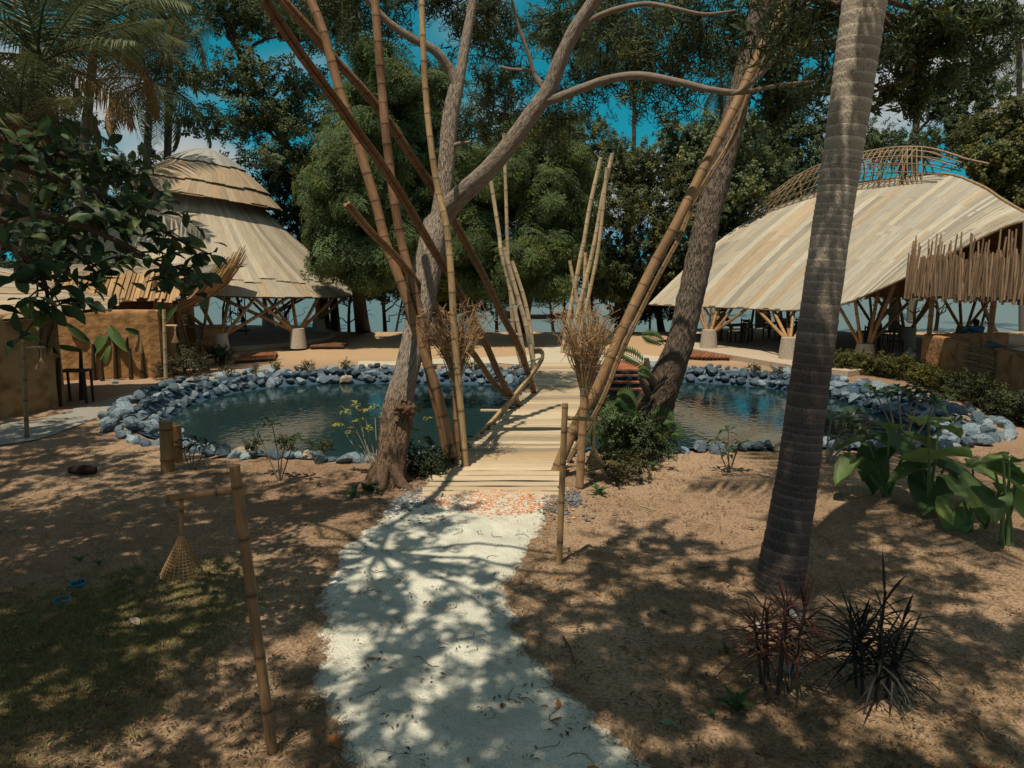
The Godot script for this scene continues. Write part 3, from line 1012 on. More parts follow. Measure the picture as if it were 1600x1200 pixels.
func pavilion() -> void:
	var ev := px_line([[1014, 475, 33.6], [1090, 478, 30.8], [1170, 481, 28.4], [1240, 484, 26.6], [1310, 476, 25.1], [1365, 455, 24.2], [1420, 430, 23.5], [1500, 388, 22.6], [1560, 358, 22.0], [1597, 345, 21.6], [1640, 338, 21.3]])
	var rd := px_line([[1181, 337, 36.0], [1292, 296, 33.8], [1395, 280, 31.5], [1476, 273, 29.4], [1532, 291, 27.0], [1562, 310, 25.2], [1580, 321, 24.3], [1602, 333, 23.3], [1618, 337, 22.7], [1632, 338, 22.2], [1648, 338, 21.7]])
	var t := thing("large_pavilion", "large open pavilion under a sweeping straw coloured bamboo roof with a lattice ridge", "pavilion", Vector3(13.5, 0, -30))
	var f := func(u: float, s: float) -> Vector3:
		var a := lerp_pts(ev, u)
		var b := lerp_pts(rd, u)
		return a.lerp(b, s) + Vector3(-0.06, 0.26, 0.06) * 4.0 * s * (1.0 - s) * (1.0 - 0.6 * u)
	var g := func(u: float, s: float) -> Vector3:          # the far slope
		var a := lerp_pts(ev, u)
		var b := lerp_pts(rd, u)
		var c := b + (b - a) * Vector3(0.95, 0, 0.95)
		c.y = lerpf(2.0, a.y, smoothstep(0.6, 1.0, u))
		return c.lerp(b, s) + Vector3(0, 0.35, 0) * 4.0 * s * (1.0 - s)
	for slope in [f, g]:
		var rows := []
		for i in 25:
			var row := []
			for j in 9: row.append(slope.call(i / 24.0, j / 8.0) - Vector3(0, 0.05, 0))
			rows.append(row)
		if slope == f: rows.reverse()
		var mb := MB.new()
		mb.sheet(rows, Color(0.20, 0.125, 0.065), 0.4)
		part(mb, M.strip, "roof_underlay", t)
	var tn := noise(88, 5.0, 2)
	var n := 74
	var long := []
	for i in n: long.append(straw())
	for c in 4:
		for i in n:
			var t0 := float(i) / n
			var t1 := (i + 1.03) / n
			var s0 := maxf(0.0, c * 0.25 + R(-0.07, 0.05)) if c else R(-0.006, 0.004)
			var s1 := minf(1.0, (c + 1) * 0.25 + 0.07)
			var k: Color = (long[i] as Color).lerp(Color(0.44, 0.395, 0.31) * (1.0 + 0.5 * tn.get_noise_2d(t0 * 9.0, c * 0.15)), 0.38) * R(0.95, 1.05)
			if R(0, 1) < 0.12: k = k.lerp(straw(), 0.7)
			var mb := strip(f, t0, minf(t1, 1.0), s0, s1, 0.010 * (3 - c) * 0.25 + R(0.0, 0.008) + 0.006 * (i % 2), 0.012, k)
			part(mb, M.strip, "roof_strip", t)
	# edge battens
	for line in [[0.0, 0.035, Color(0.20, 0.14, 0.08)], [1.0, 0.05, Color(0.30, 0.20, 0.10)]]:
		var pts := []
		for i in 31: pts.append(f.call(i / 30.0, line[0]) + Vector3(0, -0.03 if line[0] == 0.0 else 0.03, 0))
		var mb := MB.new()
		bamboo(mb, pts, line[1], line[1], 0.5, line[2], 7)
		part(mb, M.bamboo, "edge_batten", t)
	# lattice over the ridge
	var top := px_line([[1176, 330, 36.2], [1215, 296, 35.2], [1262, 266, 34.2], [1312, 247, 33.2], [1360, 236, 32.2], [1405, 230, 31.2], [1455, 232, 30.2], [1512, 249, 29.0]])
	var bf := func(u: float) -> Vector3: return f.call(0.005 + u * 0.30, 0.91)
	var bb := func(u: float) -> Vector3: return g.call(0.005 + u * 0.30, 0.91)
	var lat := func(u: float, h: float, front: bool) -> Vector3:
		u = clampf(u, 0.0, 1.0)
		var a: Vector3 = bf.call(u) if front else bb.call(u)
		var b := lerp_pts(top, u)
		var o: Vector3 = (a - b) * Vector3(1, 0, 1)
		return a.lerp(b, h) + (o.normalized() * 0.30 + Vector3(0, 0.25, 0)) * sin(PI * minf(h, 1.0)) * sin(PI * clampf(u, 0.06, 0.94))
	var cane := Color(0.26, 0.19, 0.12)
	for front in [true, false]:
		for i in 34 if front else 22:
			var u := (i - 3.0) / (33.0 if front else 21.0)
			var pts := []
			for j in 6: pts.append(lat.call(u + 0.13 * j / 5.0 * (1.0 - u * 0.9), j / 5.0, front))
			if u > 0.78:
				pts = []
				for j in 6: pts.append(lat.call(u - 0.10 * j / 5.0 * (u - 0.6) * 3.0, j / 5.0, front))
			var mb := MB.new()
			mb.tube(pts, fill(6, 0.026), 5, cane * R(0.75, 1.25))
			part(mb, M.bamboo, "lattice_bar", t)
		for i in 5:
			var pts := []
			for j in 15: pts.append(lat.call(j / 14.0, 0.10 + i * 0.19 + 0.02 * sin(j * 0.9 + i), front))
			var mb := MB.new()
			mb.tube(pts, fill(15, 0.024), 5, cane * R(0.75, 1.2))
			part(mb, M.bamboo, "lattice_rail", t)
	var beam := []
	for i in 22: beam.append(lerp_pts(top, i / 21.0))
	beam.append(P(1545, 256, 28.4))
	var mb := MB.new()
	bamboo(mb, beam, 0.055, 0.045, 0.5, cane, 8)
	part(mb, M.bamboo, "ridge_pole", t)
	for u in [0.25, 0.45, 0.62, 0.75]:
		stem(f.call(u * 0.31, 0.93), lerp_pts(top, u), 0.05, cane, "ridge_prop", t)
	# floor slab
	var fl := [G(1052, 540, 0.2), G(1150, 556, 0.2), G(1240, 571, 0.2), G(1325, 580, 0.2), Vector3(15.6, 0.2, -25.2), Vector3(22, 0.2, -30), Vector3(16, 0.2, -39), Vector3(9, 0.2, -38.5)]
	slab(t, fl, 0.2, 0.32, Color(0.46, 0.37, 0.28))
	# columns: concrete footings with fans of bamboo
	footing(t, G(1107, 543, 0.2), 0.33, 0.75, px_line([[1089, 480, 30.4], [1097, 481, 30.2], [1121, 480, 30.0], [1144, 482, 29.4], [1166, 483, 28.7], [1140, 474, 31.5]]))
	footing(t, G(1232, 560, 0.2), 0.34, 0.78, px_line([[1184, 484, 28.2], [1208, 485, 27.6], [1240, 487, 26.8], [1268, 486, 26.5], [1230, 476, 29.0]]))
	footing(t, G(1350, 563, 0.2), 0.33, 0.62, px_line([[1311, 479, 25.3], [1336, 470, 25.1], [1372, 457, 25.0], [1398, 444, 24.6], [1418, 474, 27.0], [1385, 462, 27.5]]))
	footing(t, Vector3(16.3, 0.2, -29.0), 0.35, 0.9, [Vector3(14.6, 3.1, -30), Vector3(16.0, 3.3, -29.8), Vector3(17.6, 3.3, -29), Vector3(16.6, 3.2, -27)])
	for e in [[10.5, -36.5], [13.6, -35.2], [17.0, -33.0], [19.6, -30.5]]:
		var b := Vector3(e[0], 0.2, e[1])
		footing(t, b, 0.32, 0.8, [b + Vector3(-1.7, 2.5, 0.6), b + Vector3(-0.6, 2.9, 0.2), b + Vector3(0.7, 2.9, -0.2), b + Vector3(1.8, 2.5, -0.6)], Color(0.35, 0.3, 0.25))
	# furniture
	var chairs := [[9.6, -32.2, 0.4], [10.3, -31.5, -1.2], [10.9, -32.6, 2.4], [11.9, -30.2, 0.5], [12.7, -29.7, 0.1], [12.4, -31.3, 3.0], [13.4, -30.8, 3.3], [14.6, -28.4, 0.3], [15.3, -27.9, -0.2], [15.1, -29.4, 3.3], [16.1, -30.6, 1.6], [12.3, -33.6, 0.3], [13.5, -33.1, 2.9]]
	var chair: Node3D = null
	for c in chairs:
		if chair == null: chair = make_chair()
		else:
			var o: Node3D = chair.duplicate()
			o.name = numbered("chair")
			add_child(o)
			chair = o
		var near: String = "at the table by the first footing" if c[0] < 11.5 and c[1] > -33 else "between the two middle footings" if c[0] < 13.0 and c[1] > -32 else "just behind the footing by the hedge" if c[1] > -31 and c[0] > 13.0 else "at the table on the seaward side"
		var faces := "facing the pond" if absf(wrapf(c[2], -PI, PI)) < 0.7 else "turned toward the sea" if absf(wrapf(c[2], -PI, PI)) > 2.2 else "turned sideways"
		chair.set_meta("label", "dark slat backed chair " + near + ", " + faces)
		chair.position = Vector3(c[0], 0.2, c[1])
		chair.rotation.y = c[2]
	for e in [[10.2, -32.0, "dark wooden table standing in the pavilion beside its first footing"], [12.5, -30.5, "dark wooden table with chairs between the two middle footings of the pavilion"], [14.9, -28.7, "dark wooden table in the pavilion just behind the footing by the hedge"], [12.9, -33.3, "dark wooden table at the seaward side of the pavilion"]]:
		var tb := thing("dining_table", e[2], "table", Vector3(e[0], 0.2, e[1]))
		var m := MB.new()
		m.box(Transform3D(Basis(), Vector3(0, 0.74, 0)), Vector3(1.5, 0.05, 0.8), Color(0.12, 0.065, 0.035))
		put(m, M.wood, "tabletop", tb)
		for x in [-0.66, 0.66]:
			for z in [-0.32, 0.32]:
				m = MB.new()
				m.box(Transform3D(Basis(), Vector3(x, 0.357, z)), Vector3(0.07, 0.714, 0.07), Color(0.11, 0.06, 0.03))
				put(m, M.wood, "leg", tb)
		tb.rotation.y = 0.5

func make_chair() -> Node3D:
	var o := thing("chair", "dark wooden slat backed chair under the large pavilion roof", "chair", Vector3.ZERO, "chairs in the large pavilion")
	var k := Color(0.13, 0.07, 0.038)
	var m := MB.new()
	m.box(Transform3D(Basis(), Vector3(0, 0.44, 0)), Vector3(0.44, 0.04, 0.42), k)
	put(m, M.wood, "seat", o)
	for x in [-0.19, 0.19]:
		m = MB.new()
		m.box(Transform3D(Basis(), Vector3(x, 0.21, 0.18)), Vector3(0.045, 0.42, 0.045), k)
		put(m, M.wood, "leg", o)
		m = MB.new()
		m.box(Transform3D(Basis(Vector3.RIGHT, -0.06), Vector3(x, 0.5, -0.215)), Vector3(0.045, 1.0, 0.045), k)
		put(m, M.wood, "leg", o)
	for y in [0.62, 0.77, 0.92]:
		m = MB.new()
		m.box(Transform3D(Basis(Vector3.RIGHT, -0.06), Vector3(0, y, -0.215 - (y - 0.5) * 0.06)), Vector3(0.335, 0.07, 0.02), k)
		put(m, M.wood, "back_slat", o)
	return o

func slab(t: Node3D, pts: Array, y: float, th: float, k: Color) -> void:
	var poly := PackedVector2Array()
	for p in pts: poly.append(Vector2(p.x, p.z))
	var tr := Geometry2D.triangulate_polygon(poly)
	var mb := MB.new()
	for i in range(0, tr.size(), 3):
		var q := []
		for j in 3: q.append(Vector3(poly[tr[i + j]].x, y, poly[tr[i + j]].y))
		if (q[2] - q[0] as Vector3).cross(q[1] - q[0]).y > 0: mb.tri(q[0], q[1], q[2], k)
		else: mb.tri(q[0], q[2], q[1], k)
	var mid := Vector3.ZERO
	for p in pts: mid += p / pts.size()
	for i in pts.size():
		var a := Vector3(poly[i].x, y, poly[i].y)
		var b := Vector3(poly[(i + 1) % poly.size()].x, y, poly[(i + 1) % poly.size()].y)
		var dn := Vector3(0, -th, 0)
		if (b + dn - a).cross(b - a).dot((a + b) * 0.5 - mid) > 0: mb.quad(a, b, b + dn, a + dn, k)
		else: mb.quad(a, a + dn, b + dn, b, k)
	part(mb, M.concrete, "floor_slab", t)

func wall_run(t: Node3D, pts: Array, heights: Array, th: float, k: Color, called := "wall") -> void:
	# a wall along ground points, with rounded top; thickness to the far side of the run
	for i in pts.size() - 1:
		var a: Vector3 = pts[i]
		var b: Vector3 = pts[i + 1]
		var d := (b - a) * Vector3(1, 0, 1)
		var nn := Vector3(d.z, 0, -d.x).normalized() * th
		var mb := MB.new()
		var rows := []
		for s in 13:
			var u := s / 12.0
			var p := a.lerp(b, u)
			var h := lerpf(heights[i], heights[i + 1], u) + 0.02 * hn.get_noise_2d(p.x * 60, p.z * 60)
			var row := []
			for e in [[0.0, -0.3], [0.0, 0.35], [0.0, 0.7], [0.0, 0.93], [0.06, 0.985], [0.25, 1.0], [0.75, 1.0], [0.94, 0.985], [1.0, 0.93], [1.0, -0.3]]:
				var y: float = e[1] * h
				var q: Vector3 = p + nn * e[0]
				row.append(Vector3(q.x, y, q.z) + nn.normalized() * 0.02 * hn.get_noise_2d(p.x * 40 + y * 50, p.z * 40))
			rows.append(row)
		mb.sheet(rows, k)
		for end in [0, 12]:
			var r: Array = rows[end]
			for j in 4:
				mb.quad(r[j], r[j + 1], r[8 - j], r[9 - j], k)
		part(mb, M.clay, called, t)

func kitchen() -> void:
	var a := G(1437, 578)
	var b := Vector3(13.55, 0, -17.6)
	var c := Vector3(13.4, 0, -14.0)
	var t := thing("clay_kitchen", "low ochre clay kitchen wall under a ragged fringe of hanging bamboo sticks", "building", a)
	var cl := Color(0.40, 0.235, 0.12)
	wall_run(t, [a, b, c], [1.28, 1.3, 1.3], 0.28, cl)
	wall_run(t, [a + Vector3(3.2, 0, -0.6), a + Vector3(0.28, 0, 0)], [1.26, 1.28], 0.25, cl)
	# damp stain of darker clay, a thin skim standing proud of the wall
	var mb := MB.new()
	for e in [[0.80, 0.99, 0.98, 0.28], [0.86, 0.9, 0.72, 0.5], [0.93, 0.965, 0.72, 0.62]]:
		var p0 := a.lerp(b, e[0])
		var p1 := a.lerp(b, e[1])
		var pts := []
		for i in 15:
			var u := i / 14.0
			pts.append([p0.lerp(p1, u), e[2] * 1.3 - 0.02, (e[2] - e[3] * (0.75 + 0.25 * sin(u * 9.0 + e[0] * 50.0)) * sin(PI * clampf(u, 0.08, 0.92))) * 1.3])
		for i in 14:
			var o := Vector3(-0.024, 0, 0)
			mb.quad(pts[i][0] + o + Vector3(0, pts[i][1], 0), pts[i + 1][0] + o + Vector3(0, pts[i + 1][1], 0), pts[i + 1][0] + o + Vector3(0, pts[i + 1][2], 0), pts[i][0] + o + Vector3(0, pts[i][2], 0), Color(0.235, 0.135, 0.07))
	part(mb, M.clay, "damp_stain", t)
	# woven stick panel in the wall
	for i in 19:
		var y := 0.08 + i * 0.062
		var p0 := a.lerp(b, 0.42 + R(-0.012, 0.012)) + Vector3(-0.05, y, 0)
		var p1 := a.lerp(b, 0.665 + R(-0.012, 0.012)) + Vector3(-0.05, y + R(-0.02, 0.02), 0)
		mb = MB.new()
		mb.tube([p0, p0.lerp(p1, 0.33) + rvec() * 0.015, p0.lerp(p1, 0.66) + rvec() * 0.015, p1], fill(4, 0.021), 6, Color(0.38, 0.25, 0.14) * R(0.7, 1.15))
		part(mb, M.bamboo, "woven_stick", t)
	for u in [0.46, 0.54, 0.63]:
		stem(a.lerp(b, u) + Vector3(-0.03, 0, 0), a.lerp(b, u) + Vector3(-0.03, 1.27, 0), 0.02, Color(0.28, 0.18, 0.1), "woven_upright", t)
	# posts and roof behind the fringe
	for u in [0.0, 0.5, 1.0]:
		stem(Vector3(12.7, 3.4, lerpf(-22.0, -15.8, u)), a.lerp(c, u) + Vector3(0.14, 2.9, 0), 0.05, Color(0.25, 0.15, 0.075), "bracket", t)
	for u in [0.02, 0.56, 1.0]:
		var p := a.lerp(b, u) + Vector3(0.14, 1.2, 0)
		stem(p, p + Vector3(0, 2.3, 0), 0.085, Color(0.34, 0.19, 0.085), "post", t)
	for p in [[Vector3(17.4, 0.1, -23.5), 3.4], [Vector3(17.6, 0.1, -19.5), 3.4], [Vector3(20, 0.1, -26), 3.2], [Vector3(21, 0.1, -22), 3.2]]:
		stem(p[0], p[0] + Vector3(0, p[1], 0), 0.1, Color(0.22, 0.13, 0.07), "post", t)
	var rows := []
	for i in 7:
		var row := []
		for j in 5:
			row.append(Vector3(12.6 + 2.2 * j, 3.5 + 0.10 * j - 0.015 * j * j, lerpf(-22.2, -15.4, i / 6.0)))
		rows.append(row)
	rows.reverse()
	mb = MB.new()
	mb.sheet(rows, Color(0.22, 0.15, 0.09), 0.5)
	part(mb, M.strip, "roof", t)
	# hanging fringe
	var fa := Vector3(12.38, 0, -22.3)
	var fc := Vector3(12.5, 0, -15.6)
	for i in 235:
		var u := i / 234.0
		var p := fa.lerp(fc, u) + Vector3(R(-0.05, 0.05), 0, 0)
		var lo := 2.64 + 0.14 * u + R(-0.13, 0.12)
		var hi := 3.82 + 0.10 * u + R(-0.12, 0.12)
		if R(0, 1) < 0.22: hi += R(0.2, 0.75)
		if i < 6: hi += 0.15 * i
		var lean := Vector3(R(-0.03, 0.03), 0, R(-0.09, 0.09))
		mb = MB.new()
		var k := col(0.27, 0.18, 0.115, 0.38)
		mb.tube([p + Vector3(0, lo, 0) - lean, p + Vector3(0, (lo + hi) * 0.5, 0), p + Vector3(0, hi, 0) + lean], [0.033, 0.034, 0.02], 5, [k * 0.95, k, k * 1.1], true, null, Vector2(R(0, 5), R(0, 5)))
		part(mb, M.bamboo, "fringe_stick", t)
	for y in [2.95, 3.45]:
		stem(fa + Vector3(0.08, y, 0), fc + Vector3(0.08, y + 0.1, 0), 0.035, Color(0.25, 0.16, 0.09), "rail", t)
	# counter inside and a blue cloth over the wall
	mb = MB.new()
	mb.box(Transform3D(Basis(), Vector3(16.2, 0.55, -19.5)), Vector3(0.7, 1.1, 4.0), Color(0.10, 0.065, 0.04))
	part(mb, M.wood, "counter", t)
	mb = MB.new()
	var cq := a.lerp(b, 0.60)
	rows = []
	for i in 9:
		var row := []
		for j in 9:
			var w := 0.02 * sin(i * 2.1 + j) + 0.015 * sin(j * 3.0)
			row.append(Vector3(cq.x - 0.08 + 0.05 * j, 1.31 + 0.09 * sin(PI * j / 8.0) * sin(PI * i / 8.0) + w, cq.z + 0.3 - 0.075 * i))
		rows.append(row)
	mb.sheet(rows, Color(0.09, 0.20, 0.32))
	solo(mb, M.plain, "blue_cloth", "crumpled blue cloth lying on top of the clay kitchen wall", "cloth", cq + Vector3(0, 1.3, 0))
	# white water jug at the corner of the wall
	var j0 := G(1425, 572) + Vector3(0.1, 0.1, -0.4)
	mb = MB.new()
	mb.tube([j0, j0 + Vector3(0, 0.02, 0), j0 + Vector3(0, 0.3, 0), j0 + Vector3(0, 0.37, 0), j0 + Vector3(0, 0.42, 0), j0 + Vector3(0, 0.44, 0), j0 + Vector3(0, 0.52, 0)], [0.18, 0.2, 0.2, 0.15, 0.06, 0.05, 0.05], 16, Color(0.55, 0.55, 0.5))
	solo(mb, M.plastic, "water_jug", "pale round water jug at the corner of the clay kitchen wall", "jug", j0)

func round_hut() -> void:
	var c := Vector3(-15.1, 0, -35)
	var t := thing("round_hut", "round open hut with a tall flared bamboo roof and a tilted cap", "hut", c)
	var f := func(a: float, s: float) -> Vector3:          # s 0 at the eave, 1 at the neck
		var ang := a * TAU
		var ey := 2.62 - 0.45 * cos(ang)
		if cos(ang) < 0: ey -= 0.35 * cos(ang)
		var re := 7.6
		var rr := lerpf(re, 2.5, s)
		var y := lerpf(ey, 6.75, s) - 0.25 * sin(PI * s)
		return c + Vector3(cos(ang) * rr, y, sin(ang) * rr)
	var cap_at := c + Vector3(0.35, 7.2, 0)
	var tilt := Basis(Vector3(0, 0, 1), -0.135)
	var cap := func(a: float, s: float) -> Vector3:        # s 0 at the rim, 1 at the top
		var ang := a * TAU
		var rr := 3.55 * (1.0 - s)
		var y := -0.42 + 2.2 * (1.0 - pow(maxf(1.0 - s, 0.0), 1.45))
		return cap_at + tilt * Vector3(cos(ang) * rr, y, sin(ang) * rr)
	for e in [[f, 0.06], [cap, 0.05]]:
		var rows := []
		for i in 61:
			var row := []
			for j in 9: row.append(e[0].call(i / 60.0, j / 8.0) - Vector3(0, e[1], 0))
			rows.append(row)
		rows.reverse()
		var mb := MB.new()
		mb.sheet(rows, Color(0.25, 0.16, 0.085), 0.4)
		part(mb, M.strip, "roof_underlay", t)
	var tn := noise(89, 5.0, 2)
	for row in [[0.0, 0.21, 0.05, 0.045], [0.17, 1.0, 0.012, 0.0]]:
		var n := 100 if row[0] == 0.0 else 120
		for i in n:
			var a := float(i) / n
			var k := straw().lerp(Color(0.47, 0.395, 0.29) * (1.0 + 0.35 * tn.get_noise_2d(a * 20.0, row[0])), 0.5)
			var s0: float = row[0] + (R(-0.004, 0.006) if row[0] == 0.0 else [0.0, 0.02, -0.02][int(i / 2.0) % 3] + R(-0.006, 0.006))
			part(strip(f, a, a + 1.06 / n, s0, row[1] + R(0, 0.02) if row[1] < 1 else 1.0, (0.0 if row[0] == 0.0 else 0.045) + R(0, 0.012) + 0.006 * (i % 2), 0.02, k, 5), M.strip, "roof_strip", t)
	for row in [[0.0, 0.32, 0.0], [0.20, 0.60, 0.09], [0.52, 1.0, 0.16]]:
		var n := 64
		for i in n:
			var a := float(i) / n
			var k := straw().lerp(Color(0.41, 0.30, 0.185), 0.65)
			if row[0] > 0.5: k = Color(0.32, 0.325, 0.305) * R(0.85, 1.15)
			part(strip(cap, a, a + 1.05 / n, row[0] + [0.0, 0.012, -0.01][int(i / 3.0) % 3], minf(row[1], 0.985), row[2] + R(0, 0.012), 0.025, k, 3), M.strip, "cap_strip", t)
	# neck posts inside, floor and columns
	var fl := []
	for i in 28:
		var a := TAU * i / 28
		fl.append(c + Vector3(cos(a) * 6.1, 0.18, sin(a) * 6.1))
	slab(t, fl, 0.18, 0.3, Color(0.45, 0.37, 0.29))
	var roofp := func(a: float, s: float) -> Vector3: return f.call(a, s) - Vector3(0, 0.12, 0)
	var spots := [[G(466, 540, 0.18), 0.25], [G(345, 550, 0.18), 0.30], [c + Vector3(1.4, 0.18, -4.6), 0.3], [c + Vector3(-4.4, 0.18, 1.0), 0.3], [c + Vector3(-3.4, 0.18, -3.6), 0.3], [c + Vector3(4.9, 0.18, -2.2), 0.3]]
	for e in spots:
		var p: Vector3 = e[0]
		var a0 := atan2(p.z - c.z, p.x - c.x) / TAU
		var tops := []
		for o in [[-0.085, 0.12], [-0.04, 0.10], [0.045, 0.10], [0.09, 0.14], [-0.03, 0.42], [0.04, 0.45]]:
			tops.append(roofp.call(a0 + o[0], o[1]))
		footing(t, p, 0.33, 0.75, tops, Color(0.5, 0.43, 0.35), 0.075)
	# counter
	var p := G(328, 552, 0.18)
	var mb := MB.new()
	mb.box(Transform3D(Basis(Vector3.UP, 0.25), p + Vector3(0, 0.5, -0.4)), Vector3(0.85, 1.0, 0.6), Color(0.44, 0.26, 0.13))
	part(mb, M.clay, "counter", t)
	mb = MB.new()
	mb.box(Transform3D(Basis(Vector3.UP, 0.25), p + Vector3(-0.15, 1.04, -0.4)), Vector3(1.3, 0.06, 0.8), Color(0.33, 0.22, 0.14))
	part(mb, M.wood, "counter_top", t)
	# hanging swing bench frame inside
	for x in [-0.35, 0.35]:
		stem(c + Vector3(1.9 + x, 0.3, 1.0), c + Vector3(1.9 + x, 2.9, 1.0), 0.03, Color(0.05, 0.04, 0.03), "swing_rope", t)
	mb = MB.new()
	mb.box(Transform3D(Basis(), c + Vector3(1.9, 0.5, 1.0)), Vector3(0.9, 0.06, 0.4), Color(0.07, 0.05, 0.035))
	part(mb, M.wood, "swing_seat", t)

func clay_house() -> void:
	var w0 := G(70, 595)
	var w1 := G(254, 591)
	var t := thing("clay_house", "ochre clay house with a bamboo strip awning and a flaring stick canopy over its door", "building", w0)
	var cl := Color(0.40, 0.225, 0.10)
	wall_run(t, [w0 + Vector3(-2.5, 0, 1.4), w0, w1], [2.25, 2.25, 2.2], 0.3, cl)
	var w2 := w1 + Vector3(-1.2, 0, -3.2)
	wall_run(t, [w1, G(262, 574)], [2.2, 2.15], 0.3, cl)
	# door pillars with a woven panel between
	var pa := G(268, 569)
	for e in [[268, 569, 0.36], [302, 556, 0.28]]:
		var p := G(e[0], e[1])
		var mb := MB.new()
		mb.tube([p - Vector3(0, 0.2, 0), p + Vector3(0, 0.8, 0), p + Vector3(0, 1.6, 0), p + Vector3(0, 2.35, 0)], [e[2] * 0.62, e[2] * 0.58, e[2] * 0.56, e[2] * 0.58], 12, cl * 1.1)
		part(mb, M.clay, "pillar", t)
	for i in 20:
		var y := 0.12 + i * 0.115
		var mb := MB.new()
		var q := G(277, 566) + Vector3(0, y, 0)
		var r := G(297, 558) + Vector3(0, y + R(-0.02, 0.02), 0)
		mb.box(Transform3D(Basis(Vector3.UP, atan2(-(r.z - q.z), r.x - q.x)), (q + r) * 0.5), Vector3(q.distance_to(r) + R(0, 0.1), 0.10, 0.03 + 0.02 * (i % 2)), Color(0.26, 0.17, 0.10) * R(0.75, 1.2), Vector2(R(0, 9), R(0, 9)))
		part(mb, M.strip, "woven_slat", t)
	# upper gap: rear wall, interior shade put into its dark colour, and awning
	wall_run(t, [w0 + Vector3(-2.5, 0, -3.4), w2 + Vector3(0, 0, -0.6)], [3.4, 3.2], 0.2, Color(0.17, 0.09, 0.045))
	for p in [w1 + Vector3(-0.25, 2.1, -0.5), w0.lerp(w1, 0.5) + Vector3(0, 2.1, -0.5), w0 + Vector3(0.2, 2.1, -0.5)]:
		stem(p, p + Vector3(0, 1.1, 0), 0.09, Color(0.25, 0.14, 0.065), "post", t)
	var mb := MB.new()
	mb.box(Transform3D(Basis(), w1 + Vector3(-1.2, 2.62, -0.9)), Vector3(1.3, 0.38, 0.06), Color(0.36, 0.23, 0.11))
	part(mb, M.wood, "board", t)
	for i in 46:
		var u := i / 45.0
		var p := (w0 + Vector3(-0.6, 0, 0)).lerp(w1 + Vector3(0.5, 0, -0.6), u) + Vector3(0, 0, 0.25)
		var hi := p + Vector3(R(-0.03, 0.03), 3.25 + R(-0.06, 0.12), -0.75)
		var lo := p + Vector3(R(-0.05, 0.05), 2.62 + R(-0.13, 0.1), 0.1)
		mb = MB.new()
		var k := col(0.42, 0.27, 0.14, 0.3)
		mb.box(Transform3D(Basis(Vector3.RIGHT, 0.92), (hi + lo) * 0.5), Vector3(0.118, 0.022, hi.distance_to(lo)), k, Vector2(R(0, 9), R(0, 9)))
		part(mb, M.strip, "awning_strip", t)
	# house roof behind the awning
	var rows := []
	for i in 9:
		var row := []
		for j in 5:
			var p := (w0 + Vector3(-3.0, 0, 0)).lerp(w1 + Vector3(0.6, 0, -1.0), i / 8.0)
			row.append(p + Vector3(0, 3.15 + 0.11 * j, -0.6 - 1.2 * j))
		rows.append(row)
	mb = MB.new()
	mb.sheet(rows, Color(0.33, 0.25, 0.17), 0.6)
	part(mb, M.strip, "roof", t)
	var hr := func(s: float, u: float) -> Vector3:
		return (w0 + Vector3(-3.0, 0, 0)).lerp(w1 + Vector3(0.6, 0, -1.0), s) + Vector3(0, 3.2 + 0.45 * u, -0.4 - 5.0 * u)
	for i in 48:
		part(strip(hr, i / 48.0, (i + 1.05) / 48.0, R(-0.02, 0.01), 1.0, R(0.02, 0.05), 0.02, Color(0.26, 0.24, 0.21).lerp(Color(0.34, 0.27, 0.19), R(0, 1)) * R(0.7, 1.1), 4), M.strip, "roof_strip", t)
	# flaring canopy of sticks
	for i in 64:
		var u := i / 63.0
		var a := P(lerpf(252, 318, u), lerpf(487, 474, u) + 3.0 * sin(u * 5.0), 24.6 + 1.6 * u)
		var e := P(lerpf(335, 386, u) + R(-5, 5), lerpf(430, 394, pow(u, 0.6)) + R(-12, 10), 23.3 + 2.8 * u)
		var m := a.lerp(e, 0.5) + Vector3(0.10, -0.22, 0.0)
		mb = MB.new()
		mb.tube([a, a.lerp(m, 0.6) + Vector3(0, -0.02, 0), m, m.lerp(e, 0.55) + Vector3(0, -0.03, 0), e], [0.034, 0.036, 0.034, 0.028, 0.012], 6, col(0.42, 0.27, 0.13, 0.28), true, null, Vector2(R(0, 5), R(0, 5)))
		part(mb, M.bamboo, "canopy_stick", t)
	for s in [0.12, 0.45]:
		var q0 := P(lerpf(252, 340, s), lerpf(488, 432, s) + 6, 24.5)
		var q1 := P(lerpf(318, 386, s), lerpf(476, 400, s) + 6, 26.1)
		stem(q0, q1, 0.04, Color(0.27, 0.17, 0.08), "canopy_rail", t)
	stem(G(312, 556), P(330, 440, 26.0), 0.06, Color(0.36, 0.21, 0.09), "canopy_post", t)
	stem(G(300, 560), P(275, 470, 25.2), 0.05, Color(0.30, 0.18, 0.08), "canopy_post", t)

